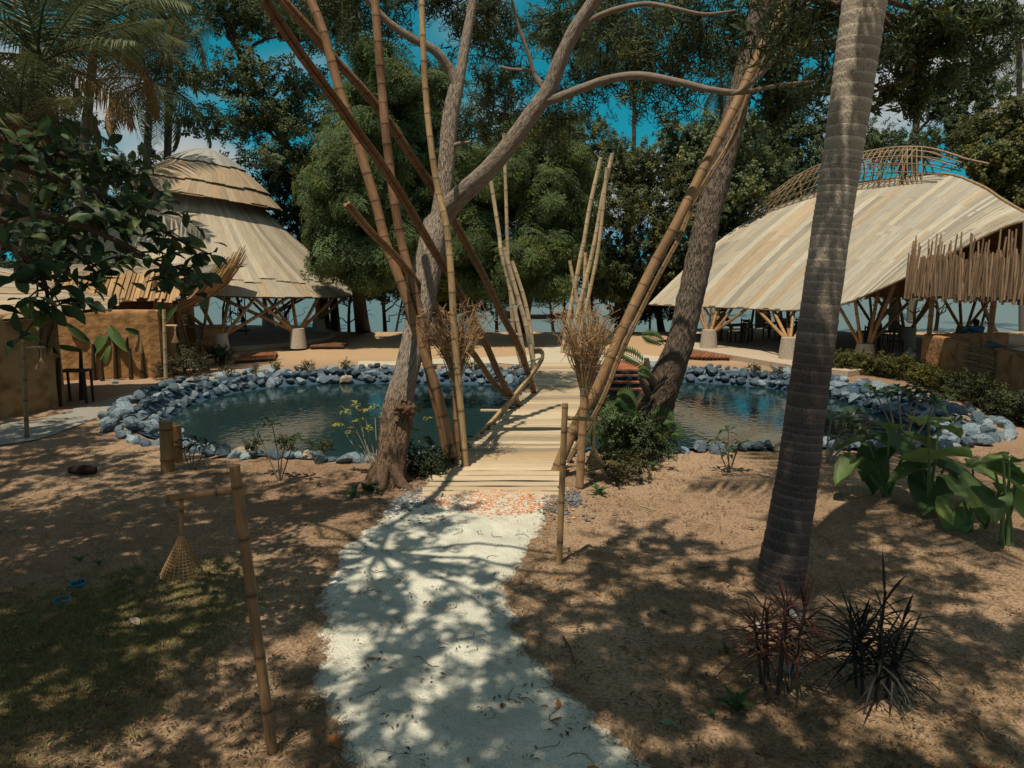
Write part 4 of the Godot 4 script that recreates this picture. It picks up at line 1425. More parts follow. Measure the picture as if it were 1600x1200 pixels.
func near_hut() -> void:
	var a := G(92, 637)
	var b := G(-20, 660)
	var t := thing("grey_roofed_hut", "clay hut with a weathered grey strip roof and leaning poles against its wall", "hut", a)
	wall_run(t, [b + Vector3(-4.5, 0, 1.0), b, a], [2.5, 2.5, 2.42], 0.3, Color(0.34, 0.20, 0.095))
	wall_run(t, [a + Vector3(0.0, 0, -0.3), a + Vector3(-2.2, 0, -3.2)], [2.42, 2.4], 0.3, Color(0.34, 0.20, 0.095))
	var e0 := P(-190, 512, 16.0)
	var e1 := P(186, 478, 18.0)
	var r0 := P(-200, 372, 19.5)
	var r1 := P(188, 470, 20.8)
	var f := func(u: float, s: float) -> Vector3:
		var lo := lerp_pts([e0, P(0, 499, 16.6), P(100, 489, 17.1), P(150, 483, 17.6), e1], u)
		var hi := lerp_pts([r0, P(0, 421, 19.6), P(60, 436, 20.0), P(125, 458, 20.4), r1], u)
		return lo.lerp(hi, s) + Vector3(0, 0.12, 0) * sin(PI * s)
	var rows := []
	for i in 21:
		var row := []
		for j in 5: row.append(f.call(i / 20.0, j / 4.0) - Vector3(0, 0.06, 0))
		rows.append(row)
	rows.reverse()
	var mb := MB.new()
	mb.sheet(rows, Color(0.16, 0.12, 0.08), 0.5)
	part(mb, M.strip, "roof_underlay", t)
	# strips run along the roof
	for i in 16:
		for j in 5:
			var g := func(v: float, s: float) -> Vector3: return f.call(s, v)
			var s0 := maxf(0.0, j * 0.2 + R(-0.05, 0.05))
			var k := Color(0.34, 0.30, 0.25).lerp(Color(0.44, 0.32, 0.2), R(0, 1)) * R(0.75, 1.15)
			part(strip(g, i / 16.0, (i + 1.06) / 16.0, s0, minf(1.0, j * 0.2 + 0.24), 0.012 * i * 0.2 + R(0, 0.03), 0.015, k, 4), M.strip, "roof_strip", t)
	stem(P(112, 470, 18.6), P(172, 484, 17.4), 0.06, Color(0.35, 0.3, 0.24), "ridge_stick", t)
	for e in [[[45, 642], [76, 488], 0.075], [[47, 640], [92, 486], 0.06]]:
		var p := G(e[0][0], e[0][1])
		stem(p, P(e[1][0], e[1][1], -p.z + 0.2), e[2], Color(0.14, 0.085, 0.05), "leaning_pole", t)
	# low dark bench between the walls
	var q := G(112, 632) + Vector3(0, 0, -0.3)
	var bt := thing("bench", "small dark wooden bench between the two clay walls", "bench", q)
	mb = MB.new()
	mb.box(Transform3D(Basis(), Vector3(0, 0.86, 0)), Vector3(0.72, 0.05, 0.4), Color(0.07, 0.05, 0.035))
	put(mb, M.wood, "seat", bt)
	for x in [-0.31, 0.31]:
		for z in [-0.15, 0.15]:
			mb = MB.new()
			mb.box(Transform3D(Basis(), Vector3(x, 0.417, z)), Vector3(0.05, 0.834, 0.05), Color(0.06, 0.04, 0.03))
			put(mb, M.wood, "leg", bt)

func decks() -> void:
	# slatted mats and platforms
	for e in [[[366, 563], [377, 553], [434, 549], [429, 559], 14, Color(0.24, 0.10, 0.05), "red brown slatted platform on the sand beside the round hut's floor"],
		[[484, 541], [490, 535], [545, 533], [537, 541], 12, Color(0.17, 0.09, 0.05), "dark slatted ramp in the shade under the round hut's eave"],
		[[1050, 556], [1070, 547], [1142, 551], [1140, 558], 14, Color(0.25, 0.11, 0.06), "flat brown slatted platform in front of the large pavilion's floor"]]:
		var q := []
		for i in 4: q.append(G(e[i][0], e[i][1], 0.16))
		var mid: Vector3 = (q[0] + q[1] + q[2] + q[3]) * 0.25
		mid.y = 0
		var t := thing("slatted_platform", e[6], "platform", mid)
		for i in e[4]:
			var u0: float = (i + 0.06) / e[4]
			var u1: float = (i + 0.90) / e[4]
			var k: Color = e[5] * R(0.8, 1.2)
			var c := [q[0].lerp(q[3], u0), q[0].lerp(q[3], u1), q[1].lerp(q[2], u1), q[1].lerp(q[2], u0)]
			var mb := MB.new()
			prism(mb, c, 0.04, k)
			part(mb, M.wood, "slat", t)
		for s in [0.12, 0.88]:
			var a: Vector3 = q[0].lerp(q[1], s)
			var b: Vector3 = q[3].lerp(q[2], s)
			var mb := MB.new()
			mb.tube([a - Vector3(0, 0.1, 0), b - Vector3(0, 0.1, 0)], [0.05, 0.05], 6, e[5] * 0.8)
			part(mb, M.wood, "bearer", t)
	# stepped deck over the water beside the bridge
	var q := [G(928, 577, 0.35), G(950, 563, 0.35), G(992, 563, 0.35), G(1010, 577, 0.35)]
	var base: Vector3 = (q[0] + q[2]) * 0.5
	base.y = -0.3
	var t := thing("swimming_deck", "reddish plank deck with steps reaching over the water beside the bridge", "deck", base)
	var red := Color(0.36, 0.135, 0.065)
	for i in 9:
		var mb := MB.new()
		var u0 := (i + 0.04) / 9.0
		var u1 := (i + 0.94) / 9.0
		prism(mb, [q[0].lerp(q[1], u0), q[3].lerp(q[2], u0), q[3].lerp(q[2], u1), q[0].lerp(q[1], u1)], 0.05, red * R(0.85, 1.15))
		part(mb, M.wood, "plank", t)
	for j in 3:
		var mb := MB.new()
		var dn := Vector3(0, -0.17 - 0.2 * j, 0.16 * j + 0.05)
		prism(mb, [q[0] + dn, q[3] + dn, q[3] + dn - Vector3(0, 0, 0.24), q[0] + dn - Vector3(0, 0, 0.24)], 0.05, red * R(0.9, 1.2))
		part(mb, M.wood, "step", t)
	for e in [[q[3] + Vector3(-0.15, 0, -0.1), Vector3(0.65, -0.62, 0.7)], [q[0] + Vector3(0.2, 0, 0), Vector3(0.1, -0.75, 0.6)]]:
		var mb := MB.new()
		mb.tube([e[0], e[0] + e[1]], [0.055, 0.055], 6, red * 1.4)
		part(mb, M.wood, "stringer", t)
	for p in q:
		var mb := MB.new()
		mb.tube([p - Vector3(0, 1.2, 0), p - Vector3(0, 0.05, 0)], [0.06, 0.06], 8, red * 0.6)
		part(mb, M.wood, "pile", t)

func prism(mb: MB, c: Array, th: float, k: Color) -> void:  # four top corners, thickness down
	var dn := Vector3(0, -th, 0)
	var mid: Vector3 = (c[0] + c[1] + c[2] + c[3]) * 0.25 + dn * 0.5
	var o := Vector2(R(0, 9), R(0, 9))
	var l: float = c[0].distance_to(c[3])
	var w: float = c[0].distance_to(c[1])
	for f in [[c[0], c[1], c[2], c[3]], [c[0] + dn, c[1] + dn, c[2] + dn, c[3] + dn], [c[0], c[1], c[1] + dn, c[0] + dn], [c[1], c[2], c[2] + dn, c[1] + dn], [c[2], c[3], c[3] + dn, c[2] + dn], [c[3], c[0], c[0] + dn, c[3] + dn]]:
		var fm: Vector3 = (f[0] + f[1] + f[2] + f[3]) * 0.25
		if (f[2] - f[0] as Vector3).cross(f[1] - f[0]).dot(fm - mid) > 0: mb.quad(f[0], f[1], f[2], f[3], k, o, o + Vector2(0, w), o + Vector2(l, w), o + Vector2(l, 0))
		else: mb.quad(f[0], f[3], f[2], f[1], k, o, o + Vector2(l, 0), o + Vector2(l, w), o + Vector2(0, w))


# ---------------------------------------------------------------- plants
func twig_cluster(sd: int, n: int, l: float, w: float, reach: float, droop: float, fold: float, wide := 0.5) -> ArrayMesh:
	# leaves along a twig that grows up its own y axis
	rng.seed = sd
	var mb := MB.new()
	var pts := []
	for i in 4:
		var s := i / 3.0
		pts.append(Vector3(0.06 * sin(s * 3.0 + sd), s * reach * (1.0 - 0.25 * droop * s), 0.08 * s * s))
	mb.tube(pts, [0.011, 0.008, 0.006, 0.003], 3, Color(0.45, 0.36, 0.30), false)
	for i in n:
		var s := 0.15 + 0.85 * float(i) / n
		var p := lerp_pts(pts, s)
		var a := i * 2.4 + R(-0.4, 0.4)
		var out := Vector3(cos(a), R(0.0, 0.9) - droop * R(0.6, 1.6), sin(a)).normalized()
		var up := (Vector3.UP + rvec() * 0.5).normalized()
		if absf(out.dot(up)) > 0.9: up = rvec()
		var k := 1.0 + R(-0.25, 0.25)
		mb.leaf(p, out, up, l * R(0.7, 1.15), w * R(0.8, 1.15), Color(k, k * R(0.95, 1.05), k), fold, R(0.05, 0.3), wide)
	return mb.mesh()

func spray_cluster(sd: int, n: int, reach: float) -> ArrayMesh:
	# a feathery spray: flat fronds of tiny leaflets
	rng.seed = sd
	var mb := MB.new()
	for i in n:
		var s := float(i) / n
		var a := i * 2.4
		var dir := Vector3(cos(a), R(-0.3, 0.5), sin(a)).normalized()
		var p := Vector3(0, s * reach * 0.7, 0)
		var side := dir.cross(Vector3.UP).normalized()
		for j in 6:
			var q := p + dir * (0.06 + 0.055 * j) + Vector3(0, -0.012 * j * j * 0.4, 0)
			for e in [-1.0, 1.0]:
				var k := R(0.75, 1.25)
				mb.leaf(q, (side * e + dir * 0.5 + rvec() * 0.15), Vector3.UP + rvec() * 0.3, R(0.09, 0.16), R(0.028, 0.044), Color(k, k * R(0.94, 1.06), k), 0.15, 0.12)
	return mb.mesh()

func lobe(px: float, py: float, d: float, rp: float, flat := 0.75) -> Array:
	var r := rp * d / LENS
	return [P(px, py, d), Vector3(r, r * flat, r)]

func crown(lobes: Array, mesh: Mesh, m: Material, n: int, k: Color, sc: float, parent: Node3D, up_bias := 0.5, called := "crown", shell := 0.45) -> void:
	var xf := []
	var ts := []
	var weights := []
	var sum := 0.0
	var fine := []
	for l in lobes:
		fine.append([l[0], l[1] * 0.72])
		for j in 9:
			var d := rvec()
			fine.append([l[0] + d * l[1] * R(0.65, 1.12), l[1] * R(0.2, 0.46)])
	lobes = fine
	for l in lobes:
		sum += pow(l[1].x * l[1].y * l[1].z, 0.667)
		weights.append(sum)
	for i in n:
		var x := R(0, sum)
		var j := 0
		while weights[j] < x: j += 1
		var d := rvec()
		var rr := pow(R(0, 1), shell)
		rr *= 1.0 + 0.22 * sin(d.x * 5.0 + j * 2.0) * sin(d.y * 4.0 + j) + 0.16 * sin(d.z * 9.0 + j * 3.0)
		if R(0, 1) < 0.10: rr *= R(1.1, 1.5)
		var p: Vector3 = lobes[j][0] + d * rr * lobes[j][1]
		var y := (d + Vector3.UP * up_bias + rvec() * 0.6).normalized()
		var s := sc * R(0.75, 1.25)
		xf.append(Transform3D(basis_y(y, R(0, TAU)).scaled(Vector3.ONE * s), p - parent.position))
		var b := R(0.6, 1.4)
		var t := k * b
		if R(0, 1) < 0.16: t = Color(t.r * 1.5, t.g * 1.25, t.b * 0.8)
		ts.append(t)
	many(mesh, m, xf, ts, called, parent)

func limb(mb: MB, a: Vector3, b: Vector3, r0: float, r1: float, k: Color, wob := 0.12, sides := 7) -> void:
	var pts := []
	var rad := []
	var l := a.distance_to(b)
	for i in 7:
		var s := i / 6.0
		pts.append(a.lerp(b, s) + (rvec() * wob * l * 0.22 if i > 0 and i < 6 else Vector3.ZERO) + Vector3(0, 0.08 * l * sin(PI * s), 0))
		rad.append(lerpf(r0, r1, s))
	mb.tube(pts, rad, sides, k, false, null, Vector2(R(0, 3), R(0, 3)))

func tree(called: String, label: String, root: Array, line: Array, r0: float, lobes: Array, mesh: Mesh, m: Material, n: int, k: Color, sc: float, bark := Color(0.13, 0.10, 0.075), up_bias := 0.5, limbs := true) -> Node3D:
	# root: picture point of the foot; line: points of the trunk above it [px, py, distance]
	var a := G(root[0], root[1])
	a.y = H(a.x, a.z) - 0.1
	var t := thing(called, label, "tree", a)
	var pts := [a]
	for e in line: pts.append(P(e[0], e[1], e[2] if e[2] > 0 else -a.z))
	var q := []
	var rad := []
	for i in 15:
		var s := i / 14.0
		q.append(lerp_pts(pts, s))
		rad.append(r0 * (1.0 - 0.55 * s) * (1.0 + 0.6 * pow(1.0 - s, 8.0)))
	var mb := MB.new()
	mb.tube(q, rad, 12, bark, true, func(an, i, _al): return 1.0 + 0.10 * sin(an * 3.0 + i * 0.4) + 0.06 * sin(an * 7.0 - i * 0.7))
	if limbs:
		for l in lobes:
			var c: Vector3 = l[0]
			var best := 14
			for i in range(6, 15):
				if q[i].y < c.y - l[1].y * 0.3: best = i
			limb(mb, q[best], c, rad[best] * 0.6, rad[best] * 0.12, bark, 0.25)
			for j in 4:
				var e: Vector3 = c + rvec() * l[1] * 0.85
				limb(mb, q[best].lerp(c, R(0.5, 0.95)), e, rad[best] * 0.2, 0.01, bark, 0.3, 4)
	part(mb, M.bark, "trunk", t)
	crown(lobes, mesh, m, n, k, sc, t, up_bias)
	return t

var frond_shapes := []
func frond_mesh(sd: int, droop: float, dead := false) -> ArrayMesh:
	# grows along +z from the origin, arching over; 4 m long
	rng.seed = sd
	var mb := MB.new()
	var pts := []
	var rad := []
	for i in 13:
		var s := i / 12.0
		pts.append(Vector3(0.1 * sin(s * 2.0 + sd), 0.55 * s - droop * s * s * 2.2, 3.7 * s - droop * 0.9 * s * s * s))
		rad.append(lerpf(0.045, 0.006, s))
	mb.tube(pts, rad, 5, Color(1.6, 1.5, 0.9) if not dead else Color(1, 1, 1), false)
	for i in 46:
		var s := 0.10 + 0.90 * i / 46.0
		var p := lerp_pts(pts, s)
		var d := (lerp_pts(pts, minf(s + 0.02, 1)) - lerp_pts(pts, s - 0.02)).normalized()
		var l := (0.85 * sin(PI * (0.15 + 0.80 * s)) + 0.12) * R(0.85, 1.1)
		for e in [-1.0, 1.0]:
			var out := Vector3(e, 0.25 - R(0.2, 0.7) * (0.5 + s * 0.6), 0.0) + d * R(0.45, 0.75)
			out = out.normalized()
			var side := out.cross(Vector3.UP).normalized() * 0.026
			var mid := p + out * l * 0.5 + Vector3(0, -0.04 * l, 0)
			var tip := p + out * l + Vector3(R(-0.03, 0.03), -0.42 * l * R(0.6, 1.3), 0)
			var k := R(0.75, 1.2)
			var c := Color(k, k, k)
			if s > 0.8: c = Color(k * 1.3, k * 1.1, k * 0.8)
			mb.quad(p - side * 0.6, mid - side, mid + side, p + side * 0.6, c)
			mb.tri(mid - side, tip, mid + side, c)
	return mb.mesh()

func palm_crown(t: Node3D, at: Vector3, n: int, sc: float, tones: Array, low := -0.7) -> void:
	for i in n:
		var a := i * 2.39996 + R(-0.2, 0.2)
		var s := float(i) / n
		var el := lerpf(low, 1.25, s) + R(-0.12, 0.12)
		var o := MeshInstance3D.new()
		o.mesh = frond_shapes[rng.randi() % 3 + (0 if el > -0.1 else 3)]
		o.material_override = tones[(rng.randi() % (tones.size() - 1)) if s > 0.25 or R(0, 1) < 0.5 else tones.size() - 1]
		o.name = "frond"
		t.add_child(o, true)
		o.transform = Transform3D((Basis(Vector3.UP, a) * Basis(Vector3.RIGHT, -el) * Basis(Vector3.BACK, R(-0.4, 0.4))).scaled(Vector3.ONE * sc * R(0.85, 1.1)), at - t.position)

func green(k: Color, called: String) -> StandardMaterial3D:
	var m: StandardMaterial3D = M.leaf.duplicate()
	m.resource_name = called
	m.albedo_color = k.linear_to_srgb()
	return m

func palm(label: String, root: Vector3, top: Vector3, r: float, n: int, sc: float, tones: Array, low := -0.7, bend := 0.0) -> void:
	var t := thing("coconut_palm", label, "palm tree", root)
	var mb := MB.new()
	var pts := []
	var rad := []
	for i in 21:
		var s := i / 20.0
		pts.append(root.lerp(top, s) + Vector3(bend * sin(PI * s), 0, 0))
		rad.append(r * (1.0 - 0.25 * s) * (1.0 + 0.04 * (i % 2)))
	mb.tube(pts, rad, 10, Color(0.17, 0.14, 0.11), true)
	part(mb, M.palm_bark, "trunk", t)
	palm_crown(t, top, n, sc, tones, low)


var C := {}                                               # cluster meshes
func make_clusters() -> void:
	C.broad = twig_cluster(401, 16, 0.20, 0.10, 0.5, 0.25, 0.18, 0.6)
	C.broad2 = twig_cluster(402, 18, 0.15, 0.085, 0.45, 0.2, 0.2)
	C.round = twig_cluster(403, 14, 0.15, 0.13, 0.4, 0.15, 0.12, 0.6)
	C.sickle = twig_cluster(404, 22, 0.17, 0.030, 0.6, 0.75, 0.1)
	C.mango = twig_cluster(405, 16, 0.24, 0.055, 0.45, 0.95, 0.2)
	C.spray = spray_cluster(406, 9, 0.5)
	C.small = twig_cluster(407, 18, 0.055, 0.028, 0.2, 0.1, 0.2)
	for i in 3: frond_shapes.append(frond_mesh(410 + i, 0.35 + 0.15 * i))
	for i in 3: frond_shapes.append(frond_mesh(420 + i, 0.75 + 0.15 * i))

func old_tree() -> void:
	rng.seed = 501
	var root := G(604, 757)
	root.y = -0.1
	var d := -root.z
	var t := thing("old_tree", "old grey tree with a knotted burl low on its trunk beside the bridge", "tree", root)
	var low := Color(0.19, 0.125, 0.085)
	var hi := Color(0.31, 0.26, 0.215)  # paler upper bark, lightened further to stand in for sun on the limbs
	var mk := func(list: Array, sides: int, amp: float, lo: Color) -> MB:
		var pts := []
		var ws := []
		for e in list: pts.append(P(e[0], e[1], e[2])); ws.append(e[3] * 0.5 / LENS * e[2])
		var q := []
		var rad := []
		var ks := []
		var n := 60
		for i in n + 1:
			var s := float(i) / n
			q.append(lerp_pts(pts, s))
			rad.append(lerp_num(ws, s))
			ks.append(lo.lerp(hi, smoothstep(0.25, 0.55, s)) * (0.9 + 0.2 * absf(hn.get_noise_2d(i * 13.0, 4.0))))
		var mb := MB.new()
		mb.tube(q, rad, sides, ks, true, func(an, _i, al): return 1.0 + amp * (0.09 * sin(an * 3.0 + al * 0.9) + 0.05 * sin(an * 8.0 + al * 1.7) + 0.10 * hn.get_noise_2d(cos(an) * 60.0 + al * 22.0, sin(an) * 60.0)))
		return mb
	# trunk up to the fork, leaning right then two great limbs
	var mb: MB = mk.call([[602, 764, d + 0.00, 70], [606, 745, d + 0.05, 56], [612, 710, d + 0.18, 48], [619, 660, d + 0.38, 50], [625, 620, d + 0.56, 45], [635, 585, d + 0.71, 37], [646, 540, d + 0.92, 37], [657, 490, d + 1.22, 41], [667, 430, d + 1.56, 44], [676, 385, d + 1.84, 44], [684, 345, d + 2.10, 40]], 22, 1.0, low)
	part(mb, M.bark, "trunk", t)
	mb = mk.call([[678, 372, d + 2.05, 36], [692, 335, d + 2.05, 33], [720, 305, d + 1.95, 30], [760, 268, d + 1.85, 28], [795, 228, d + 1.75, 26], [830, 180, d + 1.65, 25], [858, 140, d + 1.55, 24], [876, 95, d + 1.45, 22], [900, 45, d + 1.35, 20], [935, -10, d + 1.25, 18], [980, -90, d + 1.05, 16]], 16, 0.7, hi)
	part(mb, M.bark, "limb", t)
	mb = mk.call([[682, 360, d + 2.10, 31], [688, 325, d + 2.15, 27], [695, 280, d + 2.25, 25], [699, 235, d + 2.35, 25], [703, 190, d + 2.45, 24], [712, 145, d + 2.55, 23], [719, 118, d + 2.60, 16], [727, 70, d + 2.75, 15], [738, 10, d + 2.95, 13], [752, -80, d + 3.15, 10]], 16, 0.7, hi)
	part(mb, M.bark, "limb", t)
	for e in [
		[[714, 135, d + 2.55, 17], [702, 108, d + 2.55, 15], [680, 80, d + 2.45, 14], [650, 63, d + 2.35, 13], [620, 45, d + 2.25, 12], [590, 18, d + 2.15, 11], [560, -20, d + 2.05, 10]],
		[[852, 158, d + 1.55, 17], [875, 152, d + 1.45, 14], [910, 138, d + 1.25, 13], [950, 124, d + 1.05, 12], [1000, 118, d + 0.85, 12], [1060, 128, d + 0.65, 11], [1110, 140, d + 0.45, 10], [1160, 144, d + 0.35, 8], [1215, 134, d + 0.25, 6], [1290, 125, d + 0.15, 4]],
		[[905, 42, d + 1.35, 12], [930, 28, d + 1.25, 9], [965, 14, d + 1.05, 8], [1010, 6, d + 0.85, 7], [1050, 12, d + 0.65, 6], [1100, 22, d + 0.55, 5], [1150, 16, d + 0.45, 3]],
		[[850, 140, d + 1.55, 9], [836, 120, d + 1.55, 7], [824, 80, d + 1.50, 6], [808, 35, d + 1.45, 5], [800, 0, d + 1.35, 4]],
		[[846, 130, d + 1.55, 6], [828, 112, d + 1.65, 5], [800, 108, d + 1.75, 4], [780, 104, d + 1.85, 3]],
		[[1112, 141, d + 0.45, 7], [1150, 145, d + 0.35, 7], [1185, 120, d + 0.15, 7], [1230, 75, d + -0.05, 6], [1300, 62, d + -0.25, 5], [1370, 40, d + -0.55, 4]],
		[[700, 232, d + 2.35, 8], [716, 225, d + 2.25, 6], [735, 222, d + 2.15, 4]]]:
		mb = mk.call(e, 9, 0.6, hi)
		part(mb, M.bark, "branch", t)
	# burl and root flare
	mb = MB.new()
	var bc := P(633, 640, d + 0.12)
	var rows := []
	for i in 17:
		var row := []
		for j in 25:
			var th := PI * i / 16.0
			var ph := TAU * (j % 24) / 24.0
			var v := Vector3(sin(th) * cos(ph), cos(th), sin(th) * sin(ph))
			var r := 1.0 + 0.55 * hn.get_noise_3d(v.x * 60, v.y * 60, v.z * 60) + 0.3 * hn.get_noise_3d(v.x * 150, v.y * 150, v.z * 150)
			row.append(bc + v * r * Vector3(0.17, 0.13, 0.10))
		rows.append(row)
	rows.reverse()
	mb.sheet(rows, Color(0.165, 0.10, 0.066))
	part(mb, M.bark, "burl", t)
	for a in [-0.6, 0.5, 1.7, 2.7, 4.0]:
		mb = MB.new()
		var p0 := root + Vector3(cos(a) * 0.12, 0.45, sin(a) * 0.12)
		var p1 := root + Vector3(cos(a) * 0.3, 0.16, sin(a) * 0.3)
		var p2 := root + Vector3(cos(a) * 0.62, 0.02, sin(a) * 0.62)
		mb.tube([p0, p1, p2], [0.12, 0.10, 0.03], 8, low, false)
		part(mb, M.bark, "root", t)
	# its leaves hang above the garden and over the place from which one looks
	var ls := [lobe(640, -60, d + 6, 90, 0.5), lobe(560, 20, d + 6.0, 60, 0.6), lobe(500, -20, d + 6.5, 60, 0.6), lobe(740, 10, d + 6, 60, 0.6), lobe(770, 60, d + 7, 55, 0.7), lobe(790, 150, d + 8, 50, 0.8), lobe(740, 200, d + 9, 40, 0.8), lobe(880, 30, d + 7, 60, 0.6), lobe(960, 70, d + 6.0, 62, 0.7), lobe(1040, 85, d + 5, 58, 0.7), lobe(920, 130, d + 7, 42, 0.8), lobe(1070, 150, d + 6, 34, 0.8), lobe(1000, -10, d + 6, 70, 0.5), lobe(1100, 20, d + 4, 50, 0.6), lobe(1150, 90, d + 5, 40, 0.7), lobe(860, 200, d + 9, 40, 0.8), lobe(1000, 150, d + 5.0, 30, 0.7), lobe(1230, 60, d - 1.5, 55, 0.6), lobe(1320, 100, d - 1.8, 50, 0.6)]
	crown(ls, C.sickle, M.leaf_soft, 1750, Color(0.085, 0.112, 0.055), 1.15, t, -0.1, "crown", 0.6)
	var over := []
	for e in [[-5.5, 7.8, -7.9, 1.9], [-3.2, 8.4, -5.9, 1.5], [-6.8, 7.6, -5.2, 1.9], [-1.4, 8.8, -3.6, 1.4], [-0.2, 8.8, -5.0, 1.3], [-2.4, 8.6, -2.6, 1.5], [0.9, 8.2, -3.4, 1.4], [-7.5, 8.0, -9.2, 1.6], [-1.6, 8.6, -1.4, 1.4], [2.6, 8.6, -4.6, 1.5], [-4.8, 8.2, -3.6, 1.6], [-9.0, 7.5, -7.0, 1.8], [-0.6, 8.7, -2.4, 1.2], [2.9, 8.4, -5.9, 1.2]]:
		over.append([Vector3(e[0] - 0.25, e[1] + 1.1, e[2] + 0.4), Vector3(e[3], e[3] * 0.45, e[3])])
	crown(over, C.broad2, M.leaf_soft, 1900, Color(0.060, 0.088, 0.040), 1.05, t, 0.1, "overhead_crown", 0.6)
	mb = MB.new()
	var fork := P(560, -20, d + 0.2)
	var hub := Vector3(-3.4, 9.0, -5.6)
	limb(mb, fork, hub, 0.07, 0.05, hi, 0.15)
	for l in over:
		limb(mb, hub, l[0], 0.04, 0.015, hi, 0.25)
		for j in 5: limb(mb, hub.lerp(l[0], R(0.75, 1.0)), l[0] + rvec() * l[1] * 0.9, 0.03, 0.008, hi, 0.3, 4)
	part(mb, M.bark, "overhead_branches", t, "stuff")

func shade_trees() -> void:
	# trees beside and behind the place from which one looks: their crowns dapple the sand
	rng.seed = 601
	for e in [[Vector3(7.5, 0, 3.5), [[3.6, 8.6, -0.6, 1.9], [3.4, 8.4, -2.6, 1.5], [8.6, 8.2, -6.6, 1.6], [1.2, 8.8, -1.6, 1.5], [6.2, 8.0, -2.6, 1.8], [5.2, 9.0, 1.4, 2.2], [1.6, 9.0, 0.6, 1.9], [8.2, 8.0, -4.4, 1.6], [7.0, 8.6, -0.4, 1.8]], "tall broadleaf tree whose crown shades the sand around the two dark spiky plants", 1700],
		[Vector3(-8.5, 0, 2.5), [[-6.8, 7.6, 0.0, 1.9], [-4.2, 8.4, 0.2, 1.4], [-9.0, 8.0, -2.0, 2.0], [-2.6, 8.8, 0.9, 1.4], [-11.5, 7.4, -6.0, 2.4], [-10.5, 7.5, -10.5, 2.2], [-5.2, 8.0, -1.6, 1.6], [-7.6, 8.0, -3.6, 1.6], [-13.0, 7.2, -13.5, 2.0]], "tall broadleaf tree whose crown shades the patch of grass by the crooked lamp post", 2150]]:
		var t := thing("shade_tree", e[2], "tree", e[0])
		var ls := []
		for l in e[1]: ls.append([Vector3(l[0] - 0.25, l[1] + 1.1, l[2] + 0.4), Vector3(l[3], l[3] * 0.5, l[3])])
		var mb := MB.new()
		var top: Vector3 = e[0] + Vector3(-0.4 * signf(e[0].x), 5.2, -0.6)
		mb.tube([e[0] - Vector3(0, 0.2, 0), e[0].lerp(top, 0.5), top], [0.34, 0.26, 0.22], 12, Color(0.22, 0.17, 0.13))
		for l in ls:
			limb(mb, top, l[0], 0.14, 0.04, Color(0.22, 0.17, 0.13), 0.2)
			for j in 5: limb(mb, top.lerp(l[0], R(0.6, 1.0)), l[0] + rvec() * l[1] * 0.9, 0.035, 0.008, Color(0.22, 0.17, 0.13), 0.3, 4)
		part(mb, M.bark, "trunk", t)
		crown(ls, C.broad2, M.leaf, e[3], Color(0.06, 0.095, 0.035), 1.1, t, 0.4, "crown", 0.6)

func ringed_palm() -> void:
	rng.seed = 701
	var root := G(1226, 915)
	root.y = -0.1
	var d := -root.z
	var t := thing("coconut_palm", "thick ringed coconut palm trunk behind the dark spiky plant", "palm tree", root)
	var line := [[1216, 935, 86], [1221, 895, 76], [1234, 815, 68], [1248, 730, 64], [1257, 655, 61], [1271, 555, 59], [1285, 455, 57], [1297, 370, 55.5], [1309, 290, 55], [1323, 200, 56], [1337, 100, 58], [1351, 0, 60], [1366, -110, 58], [1392, -260, 54], [1440, -480, 48], [1500, -720, 42]]
	var pts := []
	var ws := []
	for i in line.size():
		var dd := d + 0.02 * i
		pts.append(P(line[i][0], line[i][1], dd)); ws.append(line[i][2] * 0.5 / LENS * dd)
	var total := 0.0
	for i in range(1, pts.size()): total += pts[i].distance_to(pts[i - 1])
	var q := []
	var rad := []
	var ks := []
	var s := 0.0
	while s < total:
		var step := R(0.06, 0.17)
		var tone := R(0.85, 1.15)
		for e in [[0.0, 1.0, 0.95], [0.30, 1.004, 0.95], [0.58, 1.010, 1.0], [0.72, 1.018, 1.3], [0.90, 1.026, 1.5], [0.955, 1.006, 0.5]]:
			var f: float = minf((s + step * e[0]) / total, 1.0)
			q.append(lerp_pts(pts, f))
			rad.append(lerp_num(ws, f) * e[1] * (1.0 + 0.012 * sin(s * 9.0)))
			ks.append(Color(0.120, 0.090, 0.082).lerp(Color(0.37, 0.32, 0.265), smoothstep(0.30, 0.48, f)) * (e[2] * tone))  # lower trunk darkened: canopy shade put into the bark colour
		s += step
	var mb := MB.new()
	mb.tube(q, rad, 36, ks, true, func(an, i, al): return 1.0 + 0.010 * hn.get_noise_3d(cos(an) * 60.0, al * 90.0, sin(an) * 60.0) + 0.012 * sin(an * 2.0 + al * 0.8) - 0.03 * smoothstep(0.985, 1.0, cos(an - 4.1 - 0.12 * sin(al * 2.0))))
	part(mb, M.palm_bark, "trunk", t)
	var tones := [green(Color(0.075, 0.105, 0.040), "frond_green"), green(Color(0.06, 0.09, 0.035), "frond_dark"), green(Color(0.20, 0.14, 0.06), "frond_dry")]
	palm_crown(t, P(1506, -745, d + 0.35), 10, 1.0, tones, 0.15)

